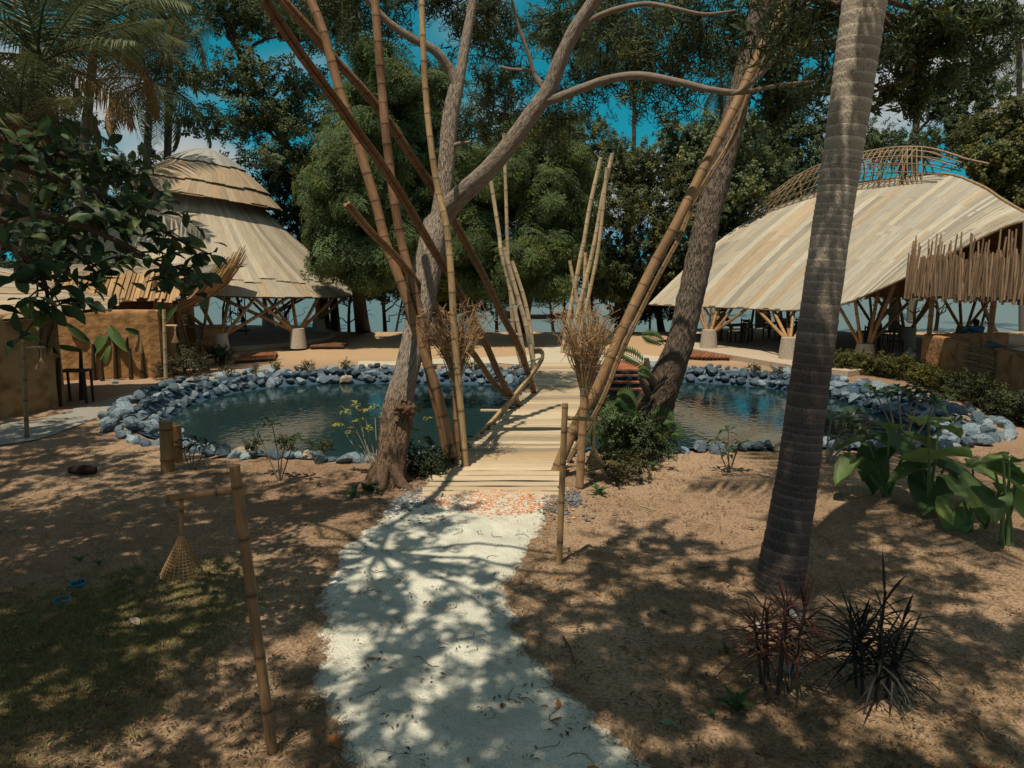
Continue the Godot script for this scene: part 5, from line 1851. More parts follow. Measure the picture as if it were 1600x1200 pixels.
func leaning_tree() -> void:
	rng.seed = 711
	var root := G(1000, 700)
	root.y = -0.15
	var d := -root.z
	var t := thing("leaning_tree", "dark leaning tree with ferns on its bulging base at the water's edge", "tree", root)
	var line := [[992, 715, 78], [1004, 690, 66], [1020, 645, 60], [1034, 610, 54], [1050, 570, 46], [1064, 530, 42], [1075, 480, 41], [1086, 430, 41], [1097, 380, 40], [1108, 330, 39], [1122, 280, 37], [1136, 230, 35], [1148, 180, 34], [1160, 130, 33], [1172, 80, 32], [1184, 20, 30], [1200, -60, 27], [1222, -150, 22]]
	var pts := []
	var ws := []
	for i in line.size():
		pts.append(P(line[i][0], line[i][1], d + 0.04 * i)); ws.append(line[i][2] * 0.5 / LENS * d)
	var q := []
	var rad := []
	var ks := []
	for i in 121:
		var s := i / 120.0
		q.append(lerp_pts(pts, s))
		var ring := 1.0 + (0.035 if i % 4 == 0 else 0.0) * smoothstep(0.25, 0.4, s)
		rad.append(lerp_num(ws, s) * ring)
		ks.append(Color(0.095, 0.068, 0.05).lerp(Color(0.165, 0.135, 0.11), smoothstep(0.1, 0.4, s)) * (1.25 if i % 4 == 0 and s > 0.3 else 1.0))
	var mb := MB.new()
	mb.tube(q, rad, 20, ks, true, func(an, i, al): return 1.0 + (0.06 + 0.22 * exp(-al * 1.1)) * hn.get_noise_2d(cos(an) * 60.0 + al * 55.0, sin(an) * 60.0 + al * 20.0) * 1.6 + 0.03 * sin(an * 3.0 + i * 0.1))
	part(mb, M.bark, "trunk", t)
	var bark := Color(0.16, 0.12, 0.09)
	for e in [[[1018, 625], [1008, 605], [1000, 590], 14], [[1030, 610], [1012, 585], [1010, 560], 16], [[1010, 655], [985, 640], [965, 632], 10]]:
		mb = MB.new()
		mb.tube([P(e[0][0], e[0][1], d), P(e[1][0], e[1][1], d - 0.15), P(e[2][0], e[2][1], d - 0.2)], [e[3] * 0.5 * d / LENS, e[3] * 0.4 * d / LENS, e[3] * 0.25 * d / LENS], 8, bark)
		part(mb, M.bark, "stub", t)
	# ferns that grow on it are parts: fronds of stiff leaflets
	for e in [[1012, 575, -1.0, 0.9, 40], [1018, 590, -0.6, 0.6, 30], [1040, 540, -0.9, 0.75, 34], [1000, 655, -0.9, 0.5, 55], [990, 648, -0.4, 0.8, 55], [1010, 660, 0.6, 0.45, 50], [985, 660, -1.0, 0.15, 55], [1020, 668, 0.8, 0.2, 45], [1030, 650, 0.5, -0.9, 40], [1000, 672, 0.1, 0.7, 45]]:
		mb = MB.new()
		var p := P(e[0], e[1], d - 0.38)
		var l: float = e[4] * d / LENS * 1.25
		var fp := []
		for i in 6:
			var s := i / 5.0
			fp.append(p + Vector3(e[2] * l * s, e[3] * l * s - 0.35 * l * s * s, 0.25 * l * s))
		mb.tube(fp, [0.008, 0.007, 0.006, 0.005, 0.004, 0.002], 4, Color(0.05, 0.07, 0.02), false)
		for i in 13:
			var s := 0.12 + 0.88 * i / 13.0
			var c := lerp_pts(fp, s)
			var dd := (lerp_pts(fp, minf(s + 0.05, 1.0)) - lerp_pts(fp, s - 0.05)).normalized()
			var side := dd.cross(Vector3(0, 0.3, 1)).normalized()
			for g in [-1.0, 1.0]:
				mb.leaf(c, side * g + dd * 0.7, Vector3(0, 0.4, 1), l * 0.36 * sin(PI * (0.15 + 0.8 * s)), l * 0.075, col(0.065, 0.115, 0.035, 0.2), 0.1, 0.15)
		part(mb, M.leaf, "fern_frond", t)
	var ls := [lobe(1220, 160, d + 1.5, 50, 0.8), lobe(1200, 60, d + 1.0, 60, 0.8), lobe(1270, 20, d + 1.0, 70, 0.6), lobe(1420, 40, d + 1.5, 75, 0.6), lobe(1500, 70, d + 1.5, 60, 0.7), lobe(1440, 110, d + 2.0, 55, 0.7), lobe(1400, 150, d + 2.5, 36, 0.7), lobe(1520, 20, d + 1.0, 50, 0.6), lobe(1400, -60, d, 110, 0.4)]
	crown(ls, C.mango, M.leaf, 560, Color(0.065, 0.098, 0.042), 1.05, t, -0.2, "crown", 0.55)
	mb = MB.new()
	for l in ls:
		limb(mb, q[106], l[0], 0.10, 0.025, bark, 0.2)
		for j in 4: limb(mb, q[106].lerp(l[0], R(0.6, 1.0)), l[0] + rvec() * l[1] * 0.9, 0.025, 0.006, bark, 0.3, 4)
	part(mb, M.bark, "branches", t, "stuff")

func almond_branch() -> void:
	# a tree rooted beyond the picture whose low branch of large leaves reaches in
	rng.seed = 721
	var root := Vector3(-6.6, -0.1, -4.6)
	var t := thing("broadleaf_tree", "dark tree whose low branch of large glossy leaves hangs over the grey roofed hut", "tree", root)
	var bark := Color(0.10, 0.075, 0.055)
	var mb := MB.new()
	mb.tube([root, root + Vector3(0.1, 2.2, -0.2), root + Vector3(0.3, 4.4, -0.4), root + Vector3(0.2, 7.0, 0.2)], [0.24, 0.20, 0.17, 0.12], 12, bark)
	part(mb, M.bark, "trunk", t)
	var leaf_shapes := []
	for v in 4:
		var lm := MB.new()
		var rows := []
		for i in 9:
			var s := i / 8.0
			var w := 0.5 * pow(sin(PI * pow(s, 1.35) * 0.97), 0.8) * 0.52
			if i == 0: w = 0.012
			if i == 8: w = 0.004
			var row := []
			for j in 5:
				var x := (j - 2) / 2.0
				row.append(Vector3(x * w, absf(x) * w * (0.30 + 0.1 * v) - 0.30 * s * s * (0.5 + 0.3 * v) + 0.012 * sin(s * 16.0) * absf(x), s))
			rows.append(row)
		rows.reverse()
		var ks := []
		for i in 9: ks.append([Color(1, 1, 1), Color(0.95, 1, 1), Color(1.7, 1.5, 1.2), Color(0.95, 1, 1), Color(1, 1, 1)])
		lm.sheet(rows, ks)
		leaf_shapes.append(lm.mesh())
	var greens := [green(Color(0.034, 0.062, 0.024), "leaf_deep"), green(Color(0.050, 0.088, 0.030), "leaf_mid"), green(Color(0.115, 0.155, 0.042), "leaf_young"), green(Color(0.028, 0.050, 0.022), "leaf_dusk")]
	var crotch := root + Vector3(0.3, 4.4, -0.4)
	var arms := [
		[[-60, 250, 5.6], [60, 270, 5.8], [150, 300, 6.0], [220, 340, 6.2], [280, 375, 6.3], [330, 398, 6.4]],
		[[-60, 300, 5.4], [40, 330, 5.5], [120, 350, 5.7], [200, 385, 5.9], [260, 420, 6.0], [300, 432, 6.1]],
		[[-60, 240, 6.0], [50, 235, 6.2], [130, 250, 6.4], [200, 270, 6.6], [250, 300, 6.7]],
		[[-60, 350, 5.2], [10, 380, 5.3], [50, 410, 5.4], [72, 450, 5.5], [75, 490, 5.5]],
		[[-60, 330, 6.3], [60, 370, 6.4], [120, 400, 6.4], [150, 425, 6.5]],
		[[-60, 215, 5.8], [20, 225, 5.9], [90, 240, 6.0], [160, 262, 6.1]]]
	var count := 0
	for arm in arms:
		var pts := [crotch]
		for e in arm: pts.append(P(e[0], e[1], e[2]))
		var rad := []
		for i in pts.size(): rad.append(lerpf(0.05, 0.008, float(i) / (pts.size() - 1)))
		mb = MB.new()
		var q := []
		var rr := []
		for i in 25: q.append(lerp_pts(pts, i / 24.0)); rr.append(lerp_num(rad, i / 24.0))
		mb.tube(q, rr, 6, bark, false)
		part(mb, M.bark, "branch", t)
		for n in 13:
			var s := 0.42 + 0.58 * n / 12.0
			var c := lerp_pts(pts, s)
			var tw := c + Vector3(R(-0.1, 0.25), R(-0.22, 0.16), R(-0.2, 0.3)) if n < 12 else c
			if n < 12:
				mb = MB.new()
				mb.tube([c, c.lerp(tw, 0.5) + Vector3(0, 0.02, 0), tw], [0.010, 0.008, 0.005], 4, bark, false)
				part(mb, M.bark, "twig", t)
			var k := 4
			for i in k:
				if count >= 298: break
				var a := TAU * i / k + R(-0.4, 0.4)
				var y := (Vector3(cos(a), R(-0.5, 0.5), sin(a)) + Vector3(0.25, -0.12, 0.2)).normalized()
				var up := (Vector3.UP + Vector3(0, 0, 0.5) + rvec() * 0.5).normalized()
				var x := up.cross(y).normalized()
				var o := MeshInstance3D.new()
				o.mesh = leaf_shapes[rng.randi() % 4]
				o.material_override = greens[rng.randi() % 4 if R(0, 1) < 0.8 else 0]
				o.name = "leaf"
				t.add_child(o, true)
				o.transform = Transform3D(Basis(x, y.cross(x), y).scaled(Vector3.ONE * R(0.13, 0.21)), tw - root)
				count += 1
	var more := []
	var tints := []
	for arm in arms:
		var pts := [crotch]
		for e in arm: pts.append(P(e[0], e[1], e[2]))
		for n in 46:
			var c := lerp_pts(pts, R(0.34, 0.90)) + Vector3(R(-0.15, 0.2), R(-0.26, 0.20), R(-0.5, 0.3))
			var y := (rvec() + Vector3(0.25, -0.2, 0.2)).normalized()
			var x := (Vector3.UP + rvec() * 0.6).cross(y).normalized()
			more.append(Transform3D(Basis(x, y.cross(x), y).scaled(Vector3.ONE * R(0.12, 0.20)), c - root))
			tints.append(Color(0.042, 0.075, 0.030) * R(0.6, 1.6))
	many(leaf_shapes[1], M.leaf, more, tints, "smaller_leaves", t)
	var ls := []
	for e in [[-6.5, 7.0, -5.0, 2.2], [-5.5, 7.4, -7.2, 1.6], [-8.2, 6.6, -6.5, 2.0]]: ls.append([Vector3(e[0], e[1], e[2]), Vector3(e[3], e[3] * 0.5, e[3])])
	crown(ls, C.broad, M.leaf, 420, Color(0.035, 0.06, 0.025), 1.3, t, 0.4, "crown", 0.6)

func background_trees() -> void:
	rng.seed = 801
	var dark := Color(0.066, 0.094, 0.046)
	var olive := Color(0.135, 0.148, 0.052)
	var soft := Color(0.105, 0.150, 0.060)
	var mid := Color(0.080, 0.115, 0.050)
	# layered tree behind the round hut
	tree("layered_tree", "tall tree with flat layered sprays of leaves rising behind the round hut", [505, 512], [[500, 430, 38], [490, 330, 38], [465, 260, 38], [420, 180, 38], [380, 100, 38], [350, 20, 38]], 0.30,
		[lobe(380, 35, 38, 60, 0.3), lobe(440, 30, 37, 70, 0.3), lobe(510, 60, 38, 60, 0.4), lobe(330, 138, 38, 50, 0.22), lobe(420, 120, 37, 80, 0.28), lobe(370, 190, 38, 85, 0.28), lobe(470, 190, 37, 70, 0.35), lobe(420, 255, 38, 90, 0.3), lobe(480, 300, 39, 60, 0.5), lobe(350, -20, 38, 80, 0.35), lobe(470, -10, 37, 70, 0.3), lobe(500, 140, 38, 45, 0.4)], C.broad, M.leaf, 1900, Color(0.098, 0.128, 0.060), 1.15)
	tree("dark_tree", "dark bushy tree showing blue sky through it beyond the round hut's eave", [524, 508], [[522, 470, 40], [515, 400, 40], [505, 320, 40]], 0.28,
		[lobe(455, 330, 40, 50, 0.9), lobe(490, 390, 40, 50, 0.9), lobe(530, 350, 41, 50, 0.9), lobe(450, 400, 41, 45, 0.8), lobe(520, 430, 40, 40, 0.6), lobe(500, 270, 41, 45, 0.9)], C.broad2, M.leaf, 1300, dark, 1.25)
	tree("feathery_tree", "bright feathery tree behind the free end of the short split brace", [568, 512], [[562, 470, 34], [558, 400, 33.5], [560, 300, 33], [580, 200, 33]], 0.34,
		[lobe(560, 225, 32, 60), lobe(590, 140, 33, 55), lobe(530, 290, 31, 55), lobe(580, 330, 31.5, 60), lobe(540, 390, 31, 50), lobe(610, 400, 32, 50), lobe(520, 350, 31.5, 40), lobe(620, 250, 33, 55), lobe(570, 430, 31.5, 36, 0.6), lobe(650, 170, 34, 50)], C.spray, M.leaf_soft, 3600, soft * 1.15, 1.25)
	tree("feathery_tree", "wide feathery tree behind the far tilted bamboo poles", [812, 512], [[822, 470, 35], [835, 420, 34], [830, 330, 34], [800, 240, 34]], 0.36,
		[lobe(720, 270, 33, 55), lobe(790, 290, 33, 60), lobe(860, 320, 32.5, 60), lobe(750, 370, 32.5, 60), lobe(830, 400, 32, 60), lobe(880, 390, 32.5, 45), lobe(700, 420, 33, 50), lobe(780, 440, 32.5, 50, 0.5), lobe(860, 445, 32.5, 46, 0.5), lobe(880, 260, 33.5, 50), lobe(820, 230, 34, 55), lobe(690, 340, 33.5, 45)], C.spray, M.leaf_soft, 3900, soft, 1.25)
	tree("dark_tree", "dark leafy tree between the old tree's two limbs", [690, 506], [[690, 450, 41], [700, 350, 41], [720, 220, 41]], 0.3,
		[lobe(660, 230, 41, 45, 0.9), lobe(760, 240, 41, 40, 0.9), lobe(660, 440, 40, 55, 0.6), lobe(720, 450, 40, 55, 0.6), lobe(640, 330, 41, 60, 0.9), lobe(690, 130, 42, 36, 0.8)], C.broad2, M.leaf, 1350, dark * 1.1, 1.25)
	tree("leafy_tree", "dense dark leafy tree with yellowing leaves behind the far white poles", [972, 508], [[968, 460, 38], [975, 400, 38], [985, 320, 38]], 0.3,
		[lobe(950, 265, 38, 50), lobe(1000, 270, 38, 55), lobe(1040, 320, 37, 60), lobe(960, 340, 37, 60), lobe(920, 400, 38, 46), lobe(1000, 400, 37, 60), lobe(950, 440, 37, 50, 0.6), lobe(1030, 430, 37.5, 45, 0.6), lobe(900, 330, 38, 50), lobe(920, 220, 39, 45)], C.broad2, M.leaf, 2400, Color(0.100, 0.118, 0.046), 1.2)
	tree("round_leaved_tree", "round leaved sunlit tree behind the thickest leaning bamboo pole", [1072, 506], [[1070, 450, 39], [1085, 360, 39], [1110, 280, 39]], 0.28,
		[lobe(1090, 260, 38, 50), lobe(1140, 235, 38, 55), lobe(1180, 280, 38, 50), lobe(1110, 320, 37, 60), lobe(1080, 380, 37, 55), lobe(1150, 330, 38, 45), lobe(1060, 440, 38, 40, 0.7), lobe(1060, 220, 39, 40), lobe(1100, 420, 38, 40)], C.round, M.leaf, 2300, Color(0.115, 0.150, 0.070), 1.3)
	tree("dark_tree", "tall dark tree seen between the leaning tree and the ringed palm trunk", [1190, 500], [[1190, 430, 43], [1200, 330, 43], [1220, 220, 43]], 0.3,
		[lobe(1210, 200, 43, 60), lobe(1260, 230, 43, 55), lobe(1190, 270, 42, 45), lobe(1240, 290, 42, 45, 0.7), lobe(1240, 150, 43, 40)], C.broad2, M.leaf, 1500, dark * 1.2, 1.3)
	tree("leafy_tree", "leafy tree rising behind the lattice ridge of the large pavilion", [1400, 494], [[1400, 400, 46], [1410, 300, 46], [1420, 220, 46]], 0.3,
		[lobe(1365, 240, 45, 36, 0.5), lobe(1420, 245, 45, 36, 0.5), lobe(1470, 215, 44, 45), lobe(1500, 160, 44, 50), lobe(1350, 220, 46, 30, 0.8), lobe(1480, 130, 45, 45), lobe(1545, 130, 45, 45)], C.broad2, M.leaf, 1350, mid, 1.3)
	tree("olive_tree", "olive green tree crowding the far gable of the large pavilion", [1640, 520], [[1630, 420, 34], [1610, 330, 34], [1590, 240, 34]], 0.3,
		[lobe(1545, 270, 33, 50), lobe(1590, 250, 33, 55), lobe(1560, 210, 33.5, 50), lobe(1600, 320, 32, 55), lobe(1640, 260, 33, 60), lobe(1530, 310, 33.5, 36, 0.7), lobe(1610, 180, 34, 50), lobe(1590, 380, 32, 50)], C.round, M.leaf, 2300, olive, 1.15)
	tree("dark_tree", "dark tree filling the gap behind the clay house roof", [120, 508], [[120, 470, 42], [125, 380, 42], [130, 300, 42]], 0.32,
		[lobe(40, 330, 41, 60), lobe(120, 310, 42, 60), lobe(190, 340, 43, 55), lobe(90, 390, 41, 60, 0.7), lobe(-20, 390, 41, 60), lobe(210, 280, 46, 45), lobe(170, 400, 42, 50, 0.6), lobe(20, 270, 43, 55)], C.broad2, M.leaf, 2000, dark * 0.9, 1.4)
	tree("dark_tree", "shadowy tree standing behind the palms above the grey roofed hut", [-60, 508], [[-50, 400, 42], [-30, 250, 42]], 0.32,
		[lobe(-20, 200, 42, 60), lobe(40, 190, 42, 50), lobe(-60, 300, 42, 80), lobe(110, 220, 42, 45)], C.broad2, M.leaf, 1200, dark * 0.8, 1.4)
	tree("shore_bush_tree", "low spreading tree over the water behind the bound twig posts", [742, 512], [[735, 490, 41], [715, 470, 41]], 0.2,
		[lobe(660, 455, 40, 40, 0.5), lobe(720, 458, 40, 40, 0.45), lobe(600, 450, 40, 40, 0.5), lobe(640, 405, 41, 45, 0.6), lobe(690, 485, 40.5, 40, 0.5), lobe(745, 480, 40.5, 30, 0.5), lobe(560, 455, 40.5, 40, 0.5)], C.broad2, M.leaf, 1150, dark, 1.1)
	tree("shore_bush_tree", "low dark tree by the water between the far poles and the leaning tree", [1035, 512], [[1030, 480, 41], [1040, 440, 41]], 0.22,
		[lobe(1000, 455, 40, 45, 0.5), lobe(1050, 450, 40, 45, 0.5), lobe(940, 455, 41, 40, 0.4), lobe(1100, 450, 40, 45, 0.5), lobe(985, 475, 41, 40, 0.6), lobe(1040, 478, 41, 36, 0.6)], C.round, M.leaf, 1050, dark * 1.1, 1.1)
	tree("shore_bush_tree", "tangled dark tree behind the large pavilion's footings", [1200, 512], [[1195, 480, 43], [1180, 440, 43]], 0.3,
		[lobe(1150, 450, 42, 55, 0.4), lobe(1220, 448, 42, 55, 0.4), lobe(1290, 445, 42, 55, 0.4), lobe(1360, 440, 42, 55, 0.4), lobe(1440, 440, 42, 60, 0.4), lobe(1520, 440, 42, 60, 0.4)], C.broad2, M.leaf, 1100, dark, 1.1)
	# bare trunks and branches along the shore, dark against the water
	rng.seed = 815
	var spots := [[428, 516, 60], [455, 512, -20], [545, 514, 14], [602, 514, -8], [618, 514, 24], [655, 512, 50], [668, 514, -40], [776, 512, 10], [865, 514, -10], [884, 513, 3], [937, 512, -8], [960, 513, 12], [1015, 512, -16], [1118, 512, 40], [1150, 514, -30], [1172, 512, 20], [1205, 514, 50], [1222, 512, -40], [1262, 514, 30], [1300, 512, -20], [1430, 514, 20], [1462, 512, -16], [1530, 512, 24], [1560, 514, -30], [350, 512, 20], [385, 514, -25]]
	for e in spots:
		var a := G(e[0], e[1] + R(-1, 4))
		a.y = H(a.x, a.z) - 0.15
		var mb := MB.new()
		var top := P(e[0] + e[2], R(415, 440), -a.z + R(-0.8, 0.8))
		var r := R(0.05, 0.16)
		var m := a.lerp(top, 0.5) + Vector3(R(-0.35, 0.35), 0, R(-0.3, 0.3))
		var bk := col(0.065, 0.048, 0.036, 0.3)
		var q := []
		var rad := []
		for i in 10:
			q.append(lerp_pts([a, m, top], i / 9.0)); rad.append(r * (1.0 - 0.6 * i / 9.0) * (1.5 if i == 0 else 1.0))
		mb.tube(q, rad, 7, bk, false)
		for j in 11:
			var b: Vector3 = q[2 + rng.randi() % 8]
			var z := b + Vector3(R(-1.5, 1.5), R(-0.1, 1.3), R(-0.7, 0.7))
			limb(mb, b, z, r * 0.4, 0.012, bk, 0.5, 5)
			if j < 4: limb(mb, b.lerp(z, 0.6), z + Vector3(R(-0.9, 0.9), R(-0.5, 0.7), 0), r * 0.2, 0.008, bk, 0.5, 4)
		var x: float = e[0]
		var spot: String = "behind the round hut" if x < 440 else "beyond the round hut's slatted ramp" if x < 560 else "just past the old tree's trunk" if x < 680 else "behind the far tilted poles" if x < 880 else "behind the far white poles" if x < 970 else "behind the swimming deck" if x < 1060 else "behind the pavilion's first footing" if x < 1160 else "behind the pavilion's middle footings" if x < 1280 else "behind the footing by the hedge" if x < 1400 else "behind the seated person"
		var way := "upright" if absf(e[2]) < 12.0 else "slanting seaward" if absf(e[2]) > 32.0 else "bent east" if e[2] > 0.0 else "bent west"
		solo(mb, M.bark, "shore_tree", ("stout" if r > 0.11 else "thin") + " crooked dark shore tree, " + way + ", " + spot, "tree", a, "crooked trees along the shore")
	# palms
	rng.seed = 821
	var tones := [green(Color(0.095, 0.115, 0.052), "frond_far"), green(Color(0.070, 0.092, 0.044), "frond_shade"), green(Color(0.135, 0.140, 0.070), "frond_pale"), green(Color(0.22, 0.13, 0.045), "frond_brown")]
	var far := [green(Color(0.05, 0.07, 0.035), "frond_distant"), green(Color(0.24, 0.15, 0.06), "frond_dead")]
	for e in [[[-40, 600], [62, 92, 30], 0.26, 24, 1.35, "coconut palm with yellowing fronds above the grey roofed hut", tones, -0.75],
		[[110, 585], [150, 40, 36], 0.26, 22, 1.5, "coconut palm with fronds reaching up into the blue gap", tones, -0.6],
		[[215, 560], [236, 128, 44], 0.26, 24, 1.35, "grey coconut palm with drooping fronds just behind the round hut's cap", tones, -0.8],
		[[255, 545], [268, 20, 46], 0.26, 20, 1.4, "slender coconut palm half hidden by the layered tree", tones, -0.7],
		[[50, 570], [30, 190, 28], 0.24, 22, 1.05, "low shaded coconut palm with fronds behind the glossy branch", tones, -0.8],
		[[988, 505], [992, 62, 58], 0.2, 18, 1.0, "distant coconut palm on a thin bare trunk in the sky gap", far, -0.9],
		[[1120, 500], [1128, 128, 60], 0.2, 16, 0.9, "distant palm with dead brown fronds beside the thickest leaning pole", far, -1.0],
		[[1424, 496], [1434, 95, 60], 0.32, 18, 1.0, "distant palm on a grey trunk above the lattice ridge", far, -0.9],
		[[1600, 500], [1592, 62, 50], 0.22, 18, 0.9, "distant palm against the pale cloud", far, -0.6]]:
		var root := G(e[0][0], e[0][1])
		var top := P(e[1][0], e[1][1], e[1][2])
		root = Vector3(root.x * e[1][2] / -root.z, -1.2 if e[1][2] > 43 else 0.0, -e[1][2])
		palm(e[5], root, top, e[2], e[3], e[4], e[6], e[7])

func shrub(at: Vector3, r: float, h: float, n: int, k: Color, sc: float, label: String, mesh: Mesh, group := "", called := "shrub", cat := "shrub") -> Node3D:
	var t := thing(called, label, cat, at, group)
	var mb := MB.new()
	for j in 6:
		var e := at + Vector3(R(-0.7, 0.7) * r, h * R(0.5, 0.9), R(-0.7, 0.7) * r)
		mb.tube([at - Vector3(0, 0.05, 0), at.lerp(e, 0.5) + rvec() * 0.04, e], [0.012, 0.009, 0.005], 4, Color(0.14, 0.10, 0.06), false)
	part(mb, M.plain, "stem", t)
	crown([[at + Vector3(0, h * 0.55, 0), Vector3(r, h * 0.5, r)]], mesh, M.leaf, n, k, sc, t, 0.7, "foliage", 0.7)
	return t

func sapling(at: Vector3, list: Array, leaf_l: float, per: int, k: Color, label: String, called := "sapling", stem_k := Color(0.15, 0.11, 0.08), r := 0.012, wide := 0.42) -> void:
	# stems from the foot to given tips, each ending in a whorl of leaves
	var t := thing(called, label, "plant", at)
	for e in list:
		var tip: Vector3 = e
		var mb := MB.new()
		var m := at.lerp(tip, 0.55) + Vector3(R(-0.04, 0.04), -0.03, R(-0.04, 0.04))
		mb.tube([at - Vector3(0, 0.05, 0), m, tip], [r, r * 0.8, r * 0.55], 6, stem_k, false)
		part(mb, M.plain, "stem", t)
		for i in per:
			var a := TAU * i / per + R(-0.3, 0.3)
			var out := Vector3(cos(a), R(-0.25, 0.75), sin(a)).normalized()
			mb = MB.new()
			var b := tip - Vector3(0, R(0.0, 0.06), 0)
			mb.leaf(b, out, Vector3.UP + rvec() * 0.3, leaf_l * R(0.75, 1.15), leaf_l * wide * R(0.85, 1.1), Color(k.r, k.g, k.b) * R(0.75, 1.25), 0.2, R(0.1, 0.3), 0.6)
			part(mb, M.leaf, "leaf", t)

func small_plants() -> void:
	rng.seed = 901
	# shrubs at the foot of the leaning tree
	for e in [[968, 712, 0.62, 0.85, 190, Color(0.105, 0.150, 0.060), "dense green shrub with small leaves beside the pale basket shade"], [1006, 722, 0.5, 0.6, 150, Color(0.055, 0.082, 0.036), "dark shrub in the shade under the leaning tree"], [962, 748, 0.5, 0.34, 90, Color(0.085, 0.085, 0.035), "low sparse shrub with yellow leaves in front of the dense one"], [660, 742, 0.42, 0.42, 110, Color(0.035, 0.055, 0.026), "low dark shrub between the old tree and the bridge"], [935, 655, 0.3, 0.5, 60, Color(0.05, 0.08, 0.03), "small shrub at the edge of the bridge behind the leaning poles"]]:
		shrub(G(e[0], e[1]), e[2], e[3], e[4], e[5], 1.15, e[6], C.small)
	# hedge of low shrubs along the kitchen wall
	var hl := [G(1302, 582), G(1340, 584), G(1380, 588), G(1420, 595), G(1455, 606), G(1490, 620), G(1530, 636), G(1570, 652), G(1612, 668)]
	for i in 34:
		var p := lerp_pts(hl, i / 33.0) + Vector3(R(-0.12, 0.12), 0, R(-0.12, 0.12))
		var k := Color(0.105, 0.115, 0.030) if i < 20 else Color(0.050, 0.065, 0.026)
		shrub(p, 0.36, R(0.42, 0.6), 46, k * R(0.85, 1.15), 1.35, ["yellow green hedge shrub at the end by the ringed palm", "yellow green hedge shrub before the whitewashed stones", "yellow green hedge shrub before the footing", "yellow green hedge shrub between the footing and the jug", "yellow green hedge shrub at the corner of the clay wall", "hedge shrub where yellow turns to dark green, before the clay wall", "dark hedge shrub below the woven stick panel", "dark hedge shrub past the woven stick panel", "dark hedge shrub below the damp stain on the wall", "dark hedge shrub at the end beyond the damp stain"][clampi(int(i / 3.4), 0, 9)], C.small, "hedge shrubs before the pavilion" if i < 15 else "hedge shrubs along the kitchen wall", "hedge_shrub")
	# white stones behind the hedge
	for i in 9:
		var p := G(1325 + i * 9, 580 + i * 0.7) + Vector3(0, 0.1, -0.25)
		var o := MeshInstance3D.new()
		o.mesh = rock_mesh(330)
		o.material_override = M.concrete
		o.name = numbered("white_stone")
		add_child(o)
		tag(o, "whitewashed stone edging the hedge before the pavilion", "stone", "whitewashed stones behind the hedge")
		o.transform = Transform3D(Basis(Vector3.UP, i * 1.3).scaled(Vector3(0.42, 0.5, 0.42)), p)
		rng.seed = 905 + i
	# plants by the clay house
	for e in [[300, 588, 0.7, 0.8, 90, Color(0.07, 0.075, 0.035), "dry leafy shrub at the foot of the woven door pillar"], [345, 570, 0.55, 0.6, 90, Color(0.05, 0.075, 0.032), "green shrub in front of the counter of the round hut"], [268, 592, 0.45, 0.5, 60, Color(0.08, 0.075, 0.04), "brownish shrub beside the sunlit lamp post"]]:
		shrub(G(e[0], e[1]), e[2], e[3], e[4], e[5], 1.5, e[6], C.small)
	# flowering tufts between the rocks
	for e in [[355, 590, "on the bank before the counter"], [398, 586, "with pink flowers on the bank below the slatted platform"], [432, 581, "dark and round on the far bank"], [480, 580, "next to the pale rock on the far bank"], [540, 579, "below the dark slatted ramp"], [735, 580, "beside the bridge's far end"], [452, 708, "beside the tall sapling on the near rocks"], [505, 712, "on the rocks left of the burled tree"], [1040, 700, "with pink flowers by the leaning tree's roots"], [1178, 585, "on the rocks before the pavilion floor"], [1215, 588, "on the rocks next to the ringed palm"], [400, 710, "among the dark near rocks"]]:
		var p := G(e[0], e[1]) + Vector3(0, 0.08, 0)
		var t := shrub(p, 0.22, 0.22, 26, Color(0.075, 0.085, 0.035), 0.8, "small tufted plant " + e[2].replace(" left of ", " beside "), C.small, "", "rock_plant", "plant")
		if "pink" in e[2]:
			for j in 7:
				var mb := MB.new()
				var c := p + Vector3(R(-0.18, 0.18), R(0.16, 0.26), R(-0.18, 0.18))
				for i in 5: mb.leaf(c, Vector3(cos(i * 1.257), 0.5, sin(i * 1.257)), Vector3.UP, 0.035, 0.03, Color(0.45, 0.06, 0.16), 0.1, 0.1)
				part(mb, M.leaf, "flower", t)
	# saplings
	var s1 := G(437, 752)
	sapling(s1, [P(425, 662, -s1.z), P(400, 668, -s1.z + 0.2), P(447, 690, -s1.z - 0.1), P(462, 686, -s1.z)], 0.24, 5, Color(0.035, 0.06, 0.025), "dark sapling with glossy leaves before the water beside the stumps", "sapling")
	var s2 := G(1140, 738)
	sapling(s2, [P(1122, 690, -s2.z), P(1138, 672, -s2.z), P(1152, 700, -s2.z), P(1135, 706, -s2.z - 0.2), P(1160, 690, -s2.z)], 0.22, 5, Color(0.045, 0.075, 0.03), "green sapling on the sand before the greenish water")
	var s3 := G(300, 735)
	sapling(s3, [P(282, 690, -s3.z), P(310, 688, -s3.z), P(322, 695, -s3.z + 0.1), P(295, 700, -s3.z)], 0.24, 5, Color(0.025, 0.045, 0.02), "black green sapling beside the bamboo stumps")
	var s4 := G(590, 742)
	sapling(s4, [P(540, 640, -s4.z - 0.2), P(560, 655, -s4.z), P(585, 632, -s4.z + 0.2), P(575, 668, -s4.z), P(600, 650, -s4.z), P(655, 640, -s4.z + 0.3), P(668, 652, -s4.z + 0.2), P(648, 672, -s4.z), P(530, 662, -s4.z), P(612, 640, -s4.z + 0.3), P(548, 675, -s4.z), P(570, 640, -s4.z + 0.3), P(640, 632, -s4.z + 0.4), P(556, 632, -s4.z)], 0.13, 8, Color(0.22, 0.24, 0.055), "pale twigged bush with small yellow green leaves growing round the burled trunk", "pale_bush", Color(0.42, 0.36, 0.28), 0.010, 0.5)
	# frangipani-like plants by the elephant ears
	var f1 := G(1292, 722)
